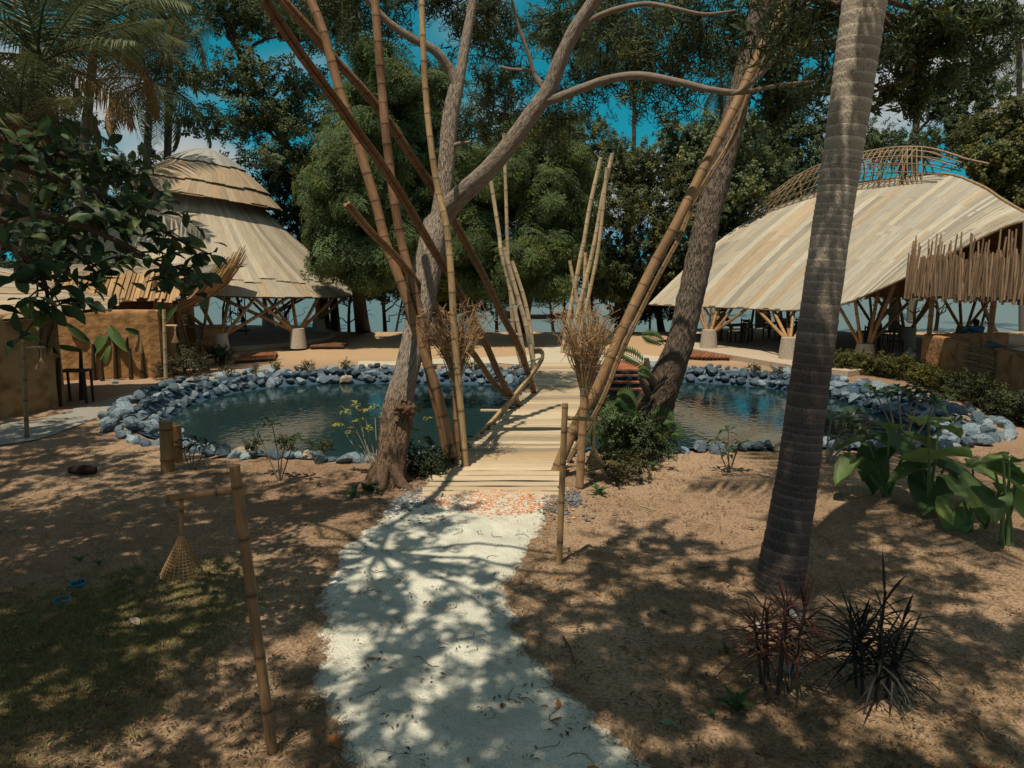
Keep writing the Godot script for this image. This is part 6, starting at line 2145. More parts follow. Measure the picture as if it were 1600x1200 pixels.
	sapling(f1, [P(1300, 652, -f1.z), P(1320, 660, -f1.z), P(1345, 668, -f1.z), P(1310, 680, -f1.z - 0.2), P(1335, 645, -f1.z + 0.3)], 0.30, 8, Color(0.036, 0.062, 0.028), "pale stemmed plant with whorled leaves beside the ringed palm trunk", "whorled_plant", Color(0.30, 0.26, 0.2), 0.018, 0.42)
	var f2 := G(1412, 708)
	sapling(f2, [P(1368, 612, -f2.z), P(1385, 618, -f2.z - 0.1), P(1402, 610, -f2.z), P(1425, 618, -f2.z + 0.1), P(1440, 612, -f2.z), P(1462, 628, -f2.z), P(1475, 622, -f2.z + 0.2), P(1490, 660, -f2.z)], 0.33, 9, Color(0.040, 0.070, 0.030), "taller plant with whorled leaves standing above the elephant ear leaves", "whorled_plant", Color(0.28, 0.22, 0.17), 0.022, 0.42)
	# little green plants on the sand
	for e in [[552, 775, 0.20, 7], [575, 768, 0.2, 6], [593, 772, 0.14, 5], [498, 760, 0.10, 5], [1150, 1112, 0.17, 9], [1112, 1122, 0.09, 4], [1135, 1022, 0.10, 6], [60, 990, 0.06, 4], [125, 880, 0.12, 4], [155, 885, 0.10, 6], [1020, 735, 0.16, 6], [690, 778, 0.07, 4], [937, 772, 0.2, 7], [700, 770, 0.08, 4]]:
		var p := G(e[0], e[1])
		p.y = H(p.x, p.z)
		var lb: String = {552: "leafy green plant on the sand at the foot of the old tree, largest of three", 575: "green plant touching the old tree's roots", 593: "tiny green plant just before the old tree's roots", 498: "little weed on the sand before the near rocks", 1150: "bright green rosette on the sand before the reddish spiky plant", 1112: "single green shoot beside the bright green rosette", 1135: "dark small weed next to the reddish spiky plant", 60: "tiny sprout in the thin grass", 125: "thin sprout above the blue pots", 155: "small weed on the sand near the blue pots", 1020: "small green plant below the leaning tree", 690: "tiny sprout where the dark pebbles meet the deck", 937: "leafy weed at the foot of the twig post by the thickest pole", 700: "tiny weed beside the first planks"}[e[0]]
		var t := thing("weed", lb, "plant", p)
		for i in e[3]:
			var a: float = TAU * i / e[3] + R(-0.3, 0.3)
			var mb := MB.new()
			mb.leaf(p, Vector3(cos(a), R(0.5, 1.6), sin(a)), Vector3(-cos(a), 0.6, -sin(a)), e[2] * R(0.9, 1.5), e[2] * 0.42, col(0.055, 0.105, 0.035, 0.25), 0.2, 0.15)
			part(mb, M.leaf, "leaf", t)
	# dark spiky plants
	for e in [[1212, 1072, 868, 0.37, Color(0.085, 0.028, 0.020), "reddish spiky plant at the foot of the ringed palm trunk"], [1362, 1080, 878, 0.44, Color(0.022, 0.020, 0.018), "almost black spiky plant standing alone on the sand"]]:
		var p := G(e[0], e[1])
		var h := P(e[0], e[2], -p.z).y
		var t := thing("spiky_plant", e[5], "plant", p)
		var blades := []
		for v in 4:
			var mb := MB.new()
			var rows := []
			for i in 7:
				var s := i / 6.0
				var w := 0.021 * sin(PI * (0.12 + 0.86 * s)) + 0.002
				var c := Vector3(0, s * (0.62 - 0.16 * v) - s * s * 0.16 * v, s * (0.38 + 0.17 * v))
				rows.append([c + Vector3(-w, 0.012, 0), c, c + Vector3(w, 0.012, 0)])
			mb.sheet(rows, Color(1, 1, 1))
			blades.append(mb.mesh())
		var ms := [green(e[4], "blade"), green(e[4] * 1.6, "blade_light"), green(e[4] * 0.7 + Color(0.004, 0.012, 0.006), "blade_dark")]
		for c in 7:
			var a := TAU * c / 7.0
			var q := p + Vector3(cos(a), 0, sin(a)) * 0.11
			var ht := h * (R(0.42, 0.80) if e[0] == 1212 else R(0.35, 0.70))
			var top := q + Vector3(cos(a) * 0.10, ht, sin(a) * 0.10)
			var mb := MB.new()
			mb.tube([q - Vector3(0, 0.05, 0), q.lerp(top, 0.5), top], [0.015, 0.013, 0.011], 6, Color(0.07, 0.05, 0.04), false)
			part(mb, M.plain, "cane", t)
			for i in 27:
				var o := MeshInstance3D.new()
				var s := float(i) / 27
				o.mesh = blades[clampi(int(3.9 - s * 2.9 + R(-0.7, 0.6)), 0, 3)]
				o.material_override = ms[rng.randi() % 3]
				o.name = "blade"
				t.add_child(o, true)
				o.transform = Transform3D(Basis(Vector3.UP, i * 2.4 + c + R(-0.3, 0.3)).scaled(Vector3.ONE * e[3] * R(0.8, 1.35)), q.lerp(top, 0.45 + 0.55 * s) - p)

func heart_leaf(v: int) -> ArrayMesh:
	# an elephant ear: arrow-shaped blade, notch at the stalk, wavy edge; tip along +z, face up
	var mb := MB.new()
	var outline := [Vector2(0.02, -0.02), Vector2(0.14, -0.20), Vector2(0.27, -0.30), Vector2(0.37, -0.26), Vector2(0.42, -0.10), Vector2(0.42, 0.10), Vector2(0.37, 0.32), Vector2(0.27, 0.54), Vector2(0.14, 0.74), Vector2(0.0, 0.90)]
	var spine := [Vector2(0, -0.02), Vector2(0, -0.01), Vector2(0, 0.0), Vector2(0, 0.04), Vector2(0, 0.10), Vector2(0, 0.22), Vector2(0, 0.38), Vector2(0, 0.56), Vector2(0, 0.74), Vector2(0, 0.88)]
	for side in [-1.0, 1.0]:
		var rows := []
		var ks := []
		for i in 10:
			var row := []
			var kr := []
			for j in 6:
				var s := j / 5.0
				var p: Vector2 = spine[i].lerp(outline[i], s)
				var y := 0.10 * s * s * (1.0 + 0.3 * v) - 0.28 * p.y * p.y + 0.025 * sin(i * 2.3 + v + side) * s * s + 0.012 * sin(i * PI) * s
				y += 0.010 * (1.0 if i % 2 == 0 else -1.0) * s
				row.append(Vector3(p.x * side, y, p.y))
				kr.append(Color(2.2, 2.0, 1.7) if j == 0 else (Color(1.5, 1.42, 1.3) if i % 2 == 0 else Color(0.92, 0.95, 0.9)))
			if side < 0: row.reverse(); kr.reverse()
			rows.append(row); ks.append(kr)
		rows.reverse(); ks.reverse()
		mb.sheet(rows, ks)
	return mb.mesh()

func big_leaves() -> void:
	rng.seed = 931
	var shapes := []
	for v in 3: shapes.append(heart_leaf(v))
	var ms := [green(Color(0.150, 0.220, 0.076), "ear_mid"), green(Color(0.085, 0.135, 0.052), "ear_dark"), green(Color(0.23, 0.31, 0.10), "ear_bright")]
	# [foot px], label, leaves: px, py, size, yaw, pitch(down +), tone
	var plants := [
		[[1385, 775], "elephant ear plant with dark overlapping leaves next to the ringed palm", [[1335, 690, 62, -2.4, 0.5, 1], [1362, 720, 70, -0.9, 0.9, 1], [1405, 700, 80, 0.4, 0.4, 1], [1322, 735, 55, -1.2, 1.1, 0], [1440, 690, 72, 1.9, 0.5, 1], [1390, 668, 60, 2.6, 0.3, 0], [1365, 745, 55, -0.4, 1.2, 1]]],
		[[1452, 800], "elephant ear plant with one tall pale veined leaf standing upright", [[1472, 712, 105, 0.2, -0.9, 2], [1445, 655, 78, 2.8, 0.2, 2], [1500, 745, 88, 1.0, 0.6, 1], [1455, 768, 100, -0.7, 0.5, 1], [1420, 735, 70, -1.6, 0.6, 0], [1480, 670, 66, 1.9, 0.3, 0]]],
		[[1512, 828], "elephant ear plant with a bright leaf hanging to the sand", [[1492, 815, 74, -0.35, 1.25, 2], [1515, 775, 84, 0.3, 0.9, 0], [1540, 740, 66, 0.9, 0.5, 0], [1530, 800, 50, 0.2, 1.2, 1]]],
		[[1572, 850], "elephant ear plant with broad leaves at the picture's edge above the brown border", [[1575, 745, 84, 0.5, 0.4, 0], [1596, 790, 84, 0.2, 0.9, 2], [1555, 790, 60, -0.5, 1.1, 1], [1615, 750, 80, 1.2, 0.5, 0], [1575, 720, 70, 2.6, 0.2, 1], [1550, 718, 50, -2.0, 0.4, 0]]]]
	for e in plants:
		var p := G(e[0][0], e[0][1])
		var t := thing("elephant_ear", e[1].replace(" at the picture's edge above the brown border", " before the brown border"), "plant", p)
		for l in e[2]:
			var c := P(l[0], l[1], -p.z + R(-0.35, 0.35))
			var sc: float = l[2] * -c.z / LENS * 0.92
			var b := Basis(Vector3.UP, l[3]) * Basis(Vector3.RIGHT, l[4] * 0.62)
			var o := put(shapes[rng.randi() % 3], ms[l[5]], "leaf", t)
			o.transform = Transform3D(b.scaled(Vector3.ONE * sc), c - p - b.z * sc * 0.3)
			var mb := MB.new()
			var join := c - b.z * sc * 0.3
			mb.tube([p + Vector3(R(-0.06, 0.06), -0.05, R(-0.06, 0.06)), p.lerp(join, 0.5) + Vector3(0, 0.08, 0), p.lerp(join, 0.85) + Vector3(0, 0.08, 0), join - b.y * 0.01], [0.030, 0.020, 0.014, 0.010], 7, Color(0.14, 0.20, 0.085), false)
			part(mb, M.plain, "stalk", t)
	# brown timber border by the last plant
	var mb := MB.new()
	var a := G(1528, 742, 0.06)
	var b2 := G(1612, 775, 0.06)
	mb.box(Transform3D(Basis(Vector3.UP, atan2(-(b2.z - a.z), b2.x - a.x)), (a + b2) * 0.5), Vector3(a.distance_to(b2), 0.14, 1.1), Color(0.30, 0.19, 0.12))
	solo(mb, M.wood, "timber_step", "reddish brown timber step behind the elephant ear leaves", "step", (a + b2) * 0.5)
	# bananas along the clay wall
	rng.seed = 941
	var bs := []
	for v in 2:
		mb = MB.new()
		var rows := []
		for i in 9:
			var s := i / 8.0
			var w := 0.17 * pow(sin(PI * (0.06 + 0.90 * s)), 0.6)
			var c := Vector3(0, -0.22 * s * s * (1 + v), s)
			rows.append([c + Vector3(-w, 0.06, 0.02 * (i % 2)), c, c + Vector3(w, 0.06, -0.02 * (i % 2))])
		rows.reverse()
		var ks := []
		for i in 9: ks.append([Color(1, 1, 1), Color(1.6, 1.5, 1.2), Color(0.9, 0.95, 0.9)])
		mb.sheet(rows, ks)
		bs.append(mb.mesh())
	var gm := [green(Color(0.085, 0.150, 0.045), "banana_bright"), green(Color(0.055, 0.095, 0.035), "banana_mid"), green(Color(0.028, 0.045, 0.022), "banana_dark")]
	for e in [[[93, 634], 560, [[93, 558, 76, 545, 9, 2]], "banana plant with one dark leaf near the bench"], [[128, 625], 550, [[128, 548, 88, 540, 9, 0]], "thin banana stem with one pale leaf against the clay wall"], [[147, 594], 538, [[140, 534, 102, 507, 12, 1]], "banana plant with a raised striped leaf at the middle of the clay wall"], [[160, 596], 562, [[173, 540, 160, 562, 9, 0]], "smallest banana plant before the clay wall"], [[181, 593], 526, [[169, 519, 143, 551, 17, 0], [169, 509, 195, 546, 15, 0]], "banana plant with two crossed leaves at the clay wall"], [[205, 594], 545, [[202, 548, 196, 530, 6, 2]], "banana plant with a stub of a leaf by the blue pot"], [[224, 592], 552, [[220, 522, 198, 514, 9, 1]], "leafless looking banana stem with a small leaf aside"], [[243, 589], 532, [[243, 533, 241, 480, 23, 0], [258, 507, 265, 482, 10, 1]], "tallest banana plant with a broad upright leaf by the lamp post"]]:
		var p := G(e[0][0], e[0][1])
		var t := thing("banana_plant", e[3], "plant", p)
		var top := P(e[0][0] - 2, e[1], -p.z)
		mb = MB.new()
		mb.tube([p - Vector3(0, 0.1, 0), p.lerp(top, 0.5), top], [0.075, 0.06, 0.04], 8, Color(0.075, 0.055, 0.04))
		part(mb, M.bark, "stem", t)
		for l in e[2]:
			var la := P(l[0], l[1], -p.z + 0.1)
			var lb := P(l[2], l[3], -p.z - 0.25)
			var z := (lb - la).normalized()
			var x := (Vector3(0, 0.35, 1)).cross(z).normalized()
			var ln := la.distance_to(lb)
			var wd: float = l[4] * -la.z / LENS / 0.34
			var o := put(bs[rng.randi() % 2], gm[l[5]], "leaf", t)
			o.transform = Transform3D(Basis(x * wd, z.cross(x) * ln, z * ln), la - p)
			mb = MB.new()
			mb.tube([top, top.lerp(la, 0.5) + Vector3(0, 0.05, 0), la + z * 0.02], [0.03, 0.022, 0.014], 6, Color(0.12, 0.15, 0.05), false)
			part(mb, M.plain, "leaf_stalk", t)


# ---------------------------------------------------------------- ground cover and small things
func ground_cover() -> void:
	rng.seed = 951
	# dry straw
	var mb := MB.new()
	for i in 9:
		var a := R(0, TAU)
		var d := Vector3(cos(a), R(0.05, 0.5), sin(a))
		var p := Vector3(R(-0.05, 0.05), 0, R(-0.05, 0.05))
		var s := d.cross(Vector3.UP).normalized() * 0.0022
		var l := R(0.03, 0.08)
		var e := p + d.normalized() * l
		var k := R(0.7, 1.3)
		mb.tri(p - s, e, p + s, Color(k, k, k))
	var straw_mesh := mb.mesh()
	var xf := []
	var ts := []
	var cn := noise(23, 0.5, 3)
	var tries := 0
	while xf.size() < 15000 and tries < 60000:
		tries += 1
		var d := 4.2 + 9.5 * pow(R(0, 1), 1.4)
		var x := R(-0.80, 0.80) * d
		if cn.get_noise_2d(x, d) < R(-0.5, 0.4): continue
		if Geometry2D.is_point_in_polygon(Vector2(x, -d), path_poly) and R(0, 1) > 0.015: continue
		if d > 11.0 and inside_pond(Vector2(x, -d)) > -0.4: continue
		xf.append(Transform3D(Basis(Vector3.UP, R(0, TAU)).scaled(Vector3.ONE * R(0.7, 1.5)), Vector3(x, H(x, -d) + 0.002, -d)))
		ts.append(Color(0.34, 0.235, 0.13) * R(0.65, 1.25))
	for i in 1500:                                         # stubble creeping over the edges of the path
		var e := path_poly[rng.randi() % path_poly.size()]
		if e.y < -11.0: continue
		var p := e + Vector2(R(-1, 1) * R(0, 0.22), R(-0.12, 0.12))
		xf.append(Transform3D(Basis(Vector3.UP, R(0, TAU)).scaled(Vector3.ONE * R(0.6, 1.5)), Vector3(p.x, H(p.x, p.y) + 0.012, p.y)))
		ts.append(Color(0.33, 0.23, 0.14) * R(0.5, 1.3))
	tag(many(straw_mesh, M.plain, xf, ts, "dry_grass"), "dry straw coloured grass stubble on the sand", "grass")
	# thin green grass
	mb = MB.new()
	for i in 9:
		var a := R(0, TAU)
		var p := Vector3(R(-0.04, 0.04), 0, R(-0.04, 0.04))
		var l := R(0.015, 0.045)
		var e := p + Vector3(cos(a) * 0.6, R(0.6, 1.2), sin(a) * 0.6).normalized() * l
		var s := Vector3(-sin(a), 0, cos(a)) * 0.0026
		var k := R(0.7, 1.3)
		mb.tri(p - s, e, p + s, Color(k, k, k))
	var grass_mesh := mb.mesh()
	xf = []
	ts = []
	var patch := PackedVector2Array()
	for e in [[-200, 1000], [60, 945], [160, 915], [260, 895], [345, 900], [330, 960], [300, 1010], [200, 1070], [150, 1140], [60, 1190], [-200, 1250]]:
		var q := G(e[0], e[1])
		patch.append(Vector2(q.x, q.z))
	while xf.size() < 16000:
		var p := Vector2(R(-6.5, -1.5), R(-8.6, -3.8))
		if not Geometry2D.is_point_in_polygon(p + Vector2(R(-0.6, 0.6), R(-0.6, 0.6)), patch): continue
		if cn.get_noise_2d(p.x * 2.0, p.y * 2.0 + 40.0) < R(-0.9, 0.25): continue
		xf.append(Transform3D(Basis(Vector3.UP, R(0, TAU)).scaled(Vector3.ONE * R(0.7, 1.4)), Vector3(p.x, H(p.x, p.y), p.y)))
		ts.append(Color(0.155, 0.185, 0.062).lerp(Color(0.34, 0.26, 0.13), R(0, 1) * 0.7) * R(0.7, 1.2))
	tag(many(grass_mesh, M.plain, xf, ts, "grass"), "thin short green grass on the shaded sand", "grass")
	# twigs and leaf crumbs
	mb = MB.new()
	for i in 3:
		var p := Vector3(R(-0.03, 0.03), 0.004, R(-0.03, 0.03))
		var a := R(0, TAU)
		var d := Vector3(cos(a), 0, sin(a)) * R(0.015, 0.035)
		mb.leaf(p, d.normalized() + Vector3(0, 0.15, 0), Vector3.UP, d.length(), 0.008, Color.WHITE * R(0.7, 1.3), 0.2, 0.1)
	var crumb := mb.mesh()
	xf = []
	ts = []
	while xf.size() < 7000:
		var d := 4.0 + 9.5 * pow(R(0, 1), 1.3)
		var x := R(-0.8, 0.8) * d
		if Geometry2D.is_point_in_polygon(Vector2(x, -d), path_poly) and R(0, 1) > 0.16: continue
		if d > 11.0 and inside_pond(Vector2(x, -d)) > -0.4: continue
		xf.append(Transform3D(Basis(Vector3.UP, R(0, TAU)).scaled(Vector3.ONE * pow(R(0.0, 1.0), 2.0) * 2.2 + Vector3.ONE * 0.6), Vector3(x, H(x, -d) + 0.016, -d)))
		ts.append([Color(0.10, 0.06, 0.035), Color(0.20, 0.10, 0.05), Color(0.06, 0.045, 0.03), Color(0.28, 0.20, 0.12)][rng.randi() % 4])
	tag(many(crumb, M.plain, xf, ts, "leaf_litter"), "small dry crumbs of leaves and twigs on the ground", "litter")
	# thin curved twigs lying about
	for v in 2:
		mb = MB.new()
		var tp := []
		for i in 6: tp.append(Vector3(0.05 * sin(i * 0.7 + v), 0.006 + 0.006 * (i % 2), i * 0.03 - 0.07))
		mb.tube(tp, [0.0028, 0.003, 0.0026, 0.0024, 0.002, 0.0014], 4, Color.WHITE, false)
		xf = []
		ts = []
		while xf.size() < 170:
			var d := 4.0 + 8.0 * pow(R(0, 1), 1.3)
			var x := R(-0.78, 0.78) * d
			if d > 10.8: continue
			xf.append(Transform3D(Basis(Vector3.UP, R(0, TAU)).scaled(Vector3.ONE * R(0.5, 1.5)), Vector3(x, H(x, -d) + 0.018, -d)))
			ts.append([Color(0.10, 0.065, 0.04), Color(0.22, 0.15, 0.09), Color(0.05, 0.035, 0.025)][rng.randi() % 3])
		tag(many(mb.mesh(), M.plain, xf, ts, "twig_litter"), "thin dry twigs scattered over sand and path", "litter")
	# pebbles where the path meets the bridge
	var pm := rock_mesh(340)
	rng.seed = 955
	for e in [["terracotta_gravel", "orange terracotta chips where the path meets the bridge", [[640, 775], [700, 766], [872, 768], [880, 782], [830, 806], [760, 808], [690, 796]], 1500, [Color(0.62, 0.30, 0.16), Color(0.66, 0.42, 0.27), Color(0.50, 0.22, 0.12)], 0.034],
		["dark_gravel", "dark grey pebbles spilling beside the path's end", [[600, 800], [625, 775], [655, 763], [690, 764], [668, 786], [640, 800], [605, 808]], 900, [Color(0.10, 0.11, 0.12), Color(0.16, 0.17, 0.18), Color(0.30, 0.31, 0.30)], 0.04],
		["dark_gravel", "dark pebbles by the foot of the thin lamp post", [[848, 775], [905, 768], [910, 790], [885, 806], [850, 800]], 420, [Color(0.10, 0.11, 0.12), Color(0.17, 0.18, 0.19)], 0.04]]:
		var poly := PackedVector2Array()
		var box := Rect2()
		for c in e[2]:
			var q := G(c[0], c[1])
			poly.append(Vector2(q.x, q.z))
		box = Rect2(poly[0], Vector2.ZERO)
		for q in poly: box = box.expand(q)
		xf = []
		ts = []
		while xf.size() < e[3]:
			var q := Vector2(R(box.position.x - 0.2, box.end.x + 0.2), R(box.position.y - 0.3, box.end.y + 0.3))
			if not Geometry2D.is_point_in_polygon(q, poly) and R(0, 1) > 0.05: continue
			if cn.get_noise_2d(q.x * 3.0, q.y * 3.0) < R(-0.8, 0.3): continue
			xf.append(Transform3D(Basis.from_euler(Vector3(R(-0.4, 0.4), R(0, TAU), R(-0.4, 0.4))).scaled(Vector3(1, 0.5, 1) * e[5] * R(0.6, 1.5)), Vector3(q.x, H(q.x, q.y) + 0.022, q.y)))
			ts.append(e[4][rng.randi() % e[4].size()] * R(0.8, 1.2))
		tag(many(pm, M.plain, xf, ts, e[0]), e[1], "gravel")

func fallen_leaves() -> void:
	rng.seed = 961
	var shapes := []
	for v in 5:
		var mb := MB.new()
		var rows := []
		for i in 7:
			var s := i / 6.0
			var w := 0.20 * sin(PI * (0.04 + 0.92 * s)) * (1.0 if v < 3 else 0.45)
			var row := []
			for j in 3:
				var x := j - 1.0
				row.append(Vector3(x * w + 0.05 * sin(s * 3.0 + v), absf(x) * w * (0.5 if v % 2 == 0 else 0.25) + 0.06 * sin(s * PI) * (v - 1.5) * 0.5, s - 0.5))
			rows.append(row)
		rows.reverse()
		mb.sheet(rows, Color.WHITE)
		mb.tube([Vector3(0, 0, -0.5), Vector3(0.02, 0.01, -0.66)], [0.012, 0.01], 4, Color.WHITE, false)
		shapes.append(mb.mesh())
	var ms := []
	for k in [Color(0.23, 0.10, 0.045), Color(0.34, 0.15, 0.06), Color(0.14, 0.075, 0.04), Color(0.30, 0.21, 0.12), Color(0.38, 0.17, 0.05)]:
		var m: StandardMaterial3D = M.leaf_soft.duplicate()
		m.albedo_color = k.linear_to_srgb()
		ms.append(m)
	var made := 0
	while made < 170:
		var d := 4.3 + 8.5 * pow(R(0, 1), 1.3)
		var x := R(-0.76, 0.76) * d
		var on := Geometry2D.is_point_in_polygon(Vector2(x, -d), path_poly)
		if on and R(0, 1) > 0.45: continue
		if d > 11.0 and inside_pond(Vector2(x, -d)) > -0.6: continue
		var o := MeshInstance3D.new()
		o.mesh = shapes[rng.randi() % 5]
		o.material_override = ms[rng.randi() % 5]
		o.name = numbered("fallen_leaf")
		add_child(o)
		var side := "on the pale path" if on else ("on the sand between the path and the grass" if x < 0 else "on the sand between the path and the ringed palm")
		tag(o, "dry brown fallen leaf " + side, "fallen leaf", "fallen leaves " + side)
		o.transform = Transform3D(Basis.from_euler(Vector3(R(-0.3, 0.3), R(0, TAU), R(-0.3, 0.3))).scaled(Vector3.ONE * R(0.05, 0.12)), Vector3(x, H(x, -d) + 0.028, -d))
		made += 1
	for e in [[1045, 1137, 0.15, Color(0.20, 0.27, 0.16), "large pale green leaf lying flat on the sand beside the path", 1.4], [522, 1168, 0.16, Color(0.40, 0.15, 0.05), "curled orange brown leaf at the edge of the path", 0.7], [868, 1128, 0.14, Color(0.22, 0.10, 0.05), "long dark curled leaf on the sand by the path's lower edge", 2.2], [210, 972, 0.20, Color(0.30, 0.24, 0.19), "grey curled dry leaf on the thin grass", 0.9], [375, 1158, 0.12, Color(0.36, 0.28, 0.17), "pale dry leaf before the crooked lamp post", 2.8], [1398, 898, 0.13, Color(0.50, 0.26, 0.07), "orange leaf on the sand beyond the black spiky plant", 2.0], [1157, 893, 0.13, Color(0.50, 0.24, 0.07), "orange leaf beside the reddish spiky plant", 1.5], [660, 843, 0.12, Color(0.07, 0.09, 0.04), "dark green sickle leaf on the upper path", 2.4], [690, 1016, 0.10, Color(0.07, 0.05, 0.035), "dark curled leaf on the middle of the path", 2.2], [500, 1170, 0.10, Color(0.17, 0.08, 0.04), "brown leaf scrap next to the curled orange leaf", 0.2]]:
		var p := G(e[0], e[1])
		var m: StandardMaterial3D = M.leaf_soft.duplicate()
		m.albedo_color = e[3].linear_to_srgb()
		var o := put(shapes[0 if e[2] > 0.14 else 3], m, "fallen_leaf", null, e[4], "fallen leaf")
		o.transform = Transform3D(Basis.from_euler(Vector3(0.1, e[5], 0.15)).scaled(Vector3.ONE * e[2]), p + Vector3(0, H(p.x, p.z) + 0.035, 0))
	# orange leaves floating on the pond
	for e in [[548, 668], [520, 665], [655, 690], [668, 688], [1132, 607], [540, 604], [390, 600], [1190, 600], [1290, 606], [1440, 636], [300, 690], [470, 640], [560, 640]]:
		var p := G(e[0], e[1], -0.352)
		var o := put(shapes[rng.randi() % 5], ms[4], "floating_leaf", null, "small orange leaf floating on the dark pond", "leaf", "orange leaves floating on the pond")
		o.transform = Transform3D(Basis(Vector3.UP, R(0, TAU)).scaled(Vector3.ONE * R(0.12, 0.2)), p)
	# fallen sticks
	for e in [[1000, 792, 1022, 800, "thin pale stick on the sunlit sand by the thin lamp post"], [1066, 806, 1072, 796, "short white stick on the sunlit sand"], [880, 1000, 900, 1050, "thin twig beside the path's bend"], [1090, 888, 1120, 884, "thin bent twig on the sand before the palm"], [1180, 1175, 1210, 1180, "dark stick on the sand in front of the bright green rosette"]]:
		var a := G(e[0], e[1])
		var b := G(e[2], e[3])
		a.y = H(a.x, a.z) + 0.012; b.y = H(b.x, b.z) + 0.014
		var mb := MB.new()
		mb.tube([a, a.lerp(b, 0.4) + Vector3(0.02, 0.01, 0.02), b], [0.010, 0.009, 0.005], 5, Color(0.40, 0.32, 0.23) if e[4].contains("pale") or e[4].contains("white") else Color(0.10, 0.065, 0.04))
		solo(mb, M.plain, "fallen_stick", e[4], "stick", a)
	# log and stones
	var lg := G(130, 741)
	var mb := MB.new()
	mb.tube([lg + Vector3(-0.22, 0.07, 0), lg + Vector3(0, 0.09, 0.03), lg + Vector3(0.22, 0.06, -0.02)], [0.06, 0.09, 0.07], 9, Color(0.045, 0.03, 0.025))
	solo(mb, M.bark, "log", "short black log on the shaded sand before the rock pile", "log", lg)
	for e in [[1243, 968, 0.24, "pale grey stone at the foot of the ringed palm"], [1190, 985, 0.17, "smaller grey stone under the reddish spiky plant"], [1238, 1050, 0.16, "grey stone between the two spiky plants"]]:
		var p := G(e[0], e[1])
		var m: StandardMaterial3D = M.concrete.duplicate()
		m.albedo_color = Color(0.36, 0.33, 0.30).linear_to_srgb()
		var o := put(rock_mesh(341), m, "garden_stone", null, e[3], "stone")
		o.transform = Transform3D(Basis(Vector3.UP, e[0]).scaled(Vector3(1.2, 0.8, 1.0) * e[2]), p + Vector3(0, 0.03, 0))

func pots() -> void:
	rng.seed = 971
	for e in [[122, 914, 13, "blue plastic plant pot sunk in the sand with a thin green sprout"], [97, 940, 13, "blue plastic pot sunk at the grass edge with an orange leaf in it"], [180, 600, 5, "bright blue pot standing against the foot of the banana plants"]]:
		var p := G(e[0], e[1])
		p.y = H(p.x, p.z)
		var r: float = e[2] * -p.z / LENS
		var t := thing("plant_pot", e[3], "plant pot", p)
		var mb := MB.new()
		lathe(mb, p, [[r * 0.85, -0.06], [r, 0.035], [r * 0.97, 0.042], [r * 0.9, 0.038], [r * 0.84, -0.02]], 24, Color(0.02, 0.20, 0.32))
		part(mb, M.plastic, "rim", t)
		mb = MB.new()
		mb.tube([p + Vector3(0, -0.03, 0), p + Vector3(0, 0.008, 0)], [r * 0.84, r * 0.86], 20, Color(0.03, 0.024, 0.02))
		part(mb, M.plain, "soil", t)
		mb = MB.new()
		if e[0] == 97: mb.leaf(p + Vector3(0.01, 0.025, 0.02), Vector3(1, 0.1, 0.3), Vector3.UP, 0.05, 0.03, Color(0.45, 0.12, 0.03), 0.2, 0.1)
		else: mb.leaf(p + Vector3(0, 0.01, 0), Vector3(0.2, 1, 0), Vector3.BACK, 0.09, 0.012, Color(0.10, 0.13, 0.05), 0.1, 0.1)
		part(mb, M.leaf, "sprig", t)
	# thin boat far out
	var b := P(838, 493, 62.0)
	b.y = -1.0
	var mb := MB.new()
	var rows := []
	for i in 13:
		var s := i / 12.0
		var w := 0.55 * pow(sin(PI * (0.04 + 0.92 * s)), 0.7)
		var y := 0.35 + 1.2 * pow(absf(s - 0.5) * 2.0, 3.0) * 0.6
		var x := (s - 0.5) * 6.5
		rows.append([b + Vector3(x, y, -w), b + Vector3(x, y * 0.2 - 0.1, -w * 0.7), b + Vector3(x, -0.15, 0), b + Vector3(x, y * 0.2 - 0.1, w * 0.7), b + Vector3(x, y, w)])
	mb.sheet(rows, Color(0.06, 0.05, 0.045))
	solo(mb, M.wood, "boat", "thin dark wooden boat on the sea beyond the far tilted poles", "boat", b)

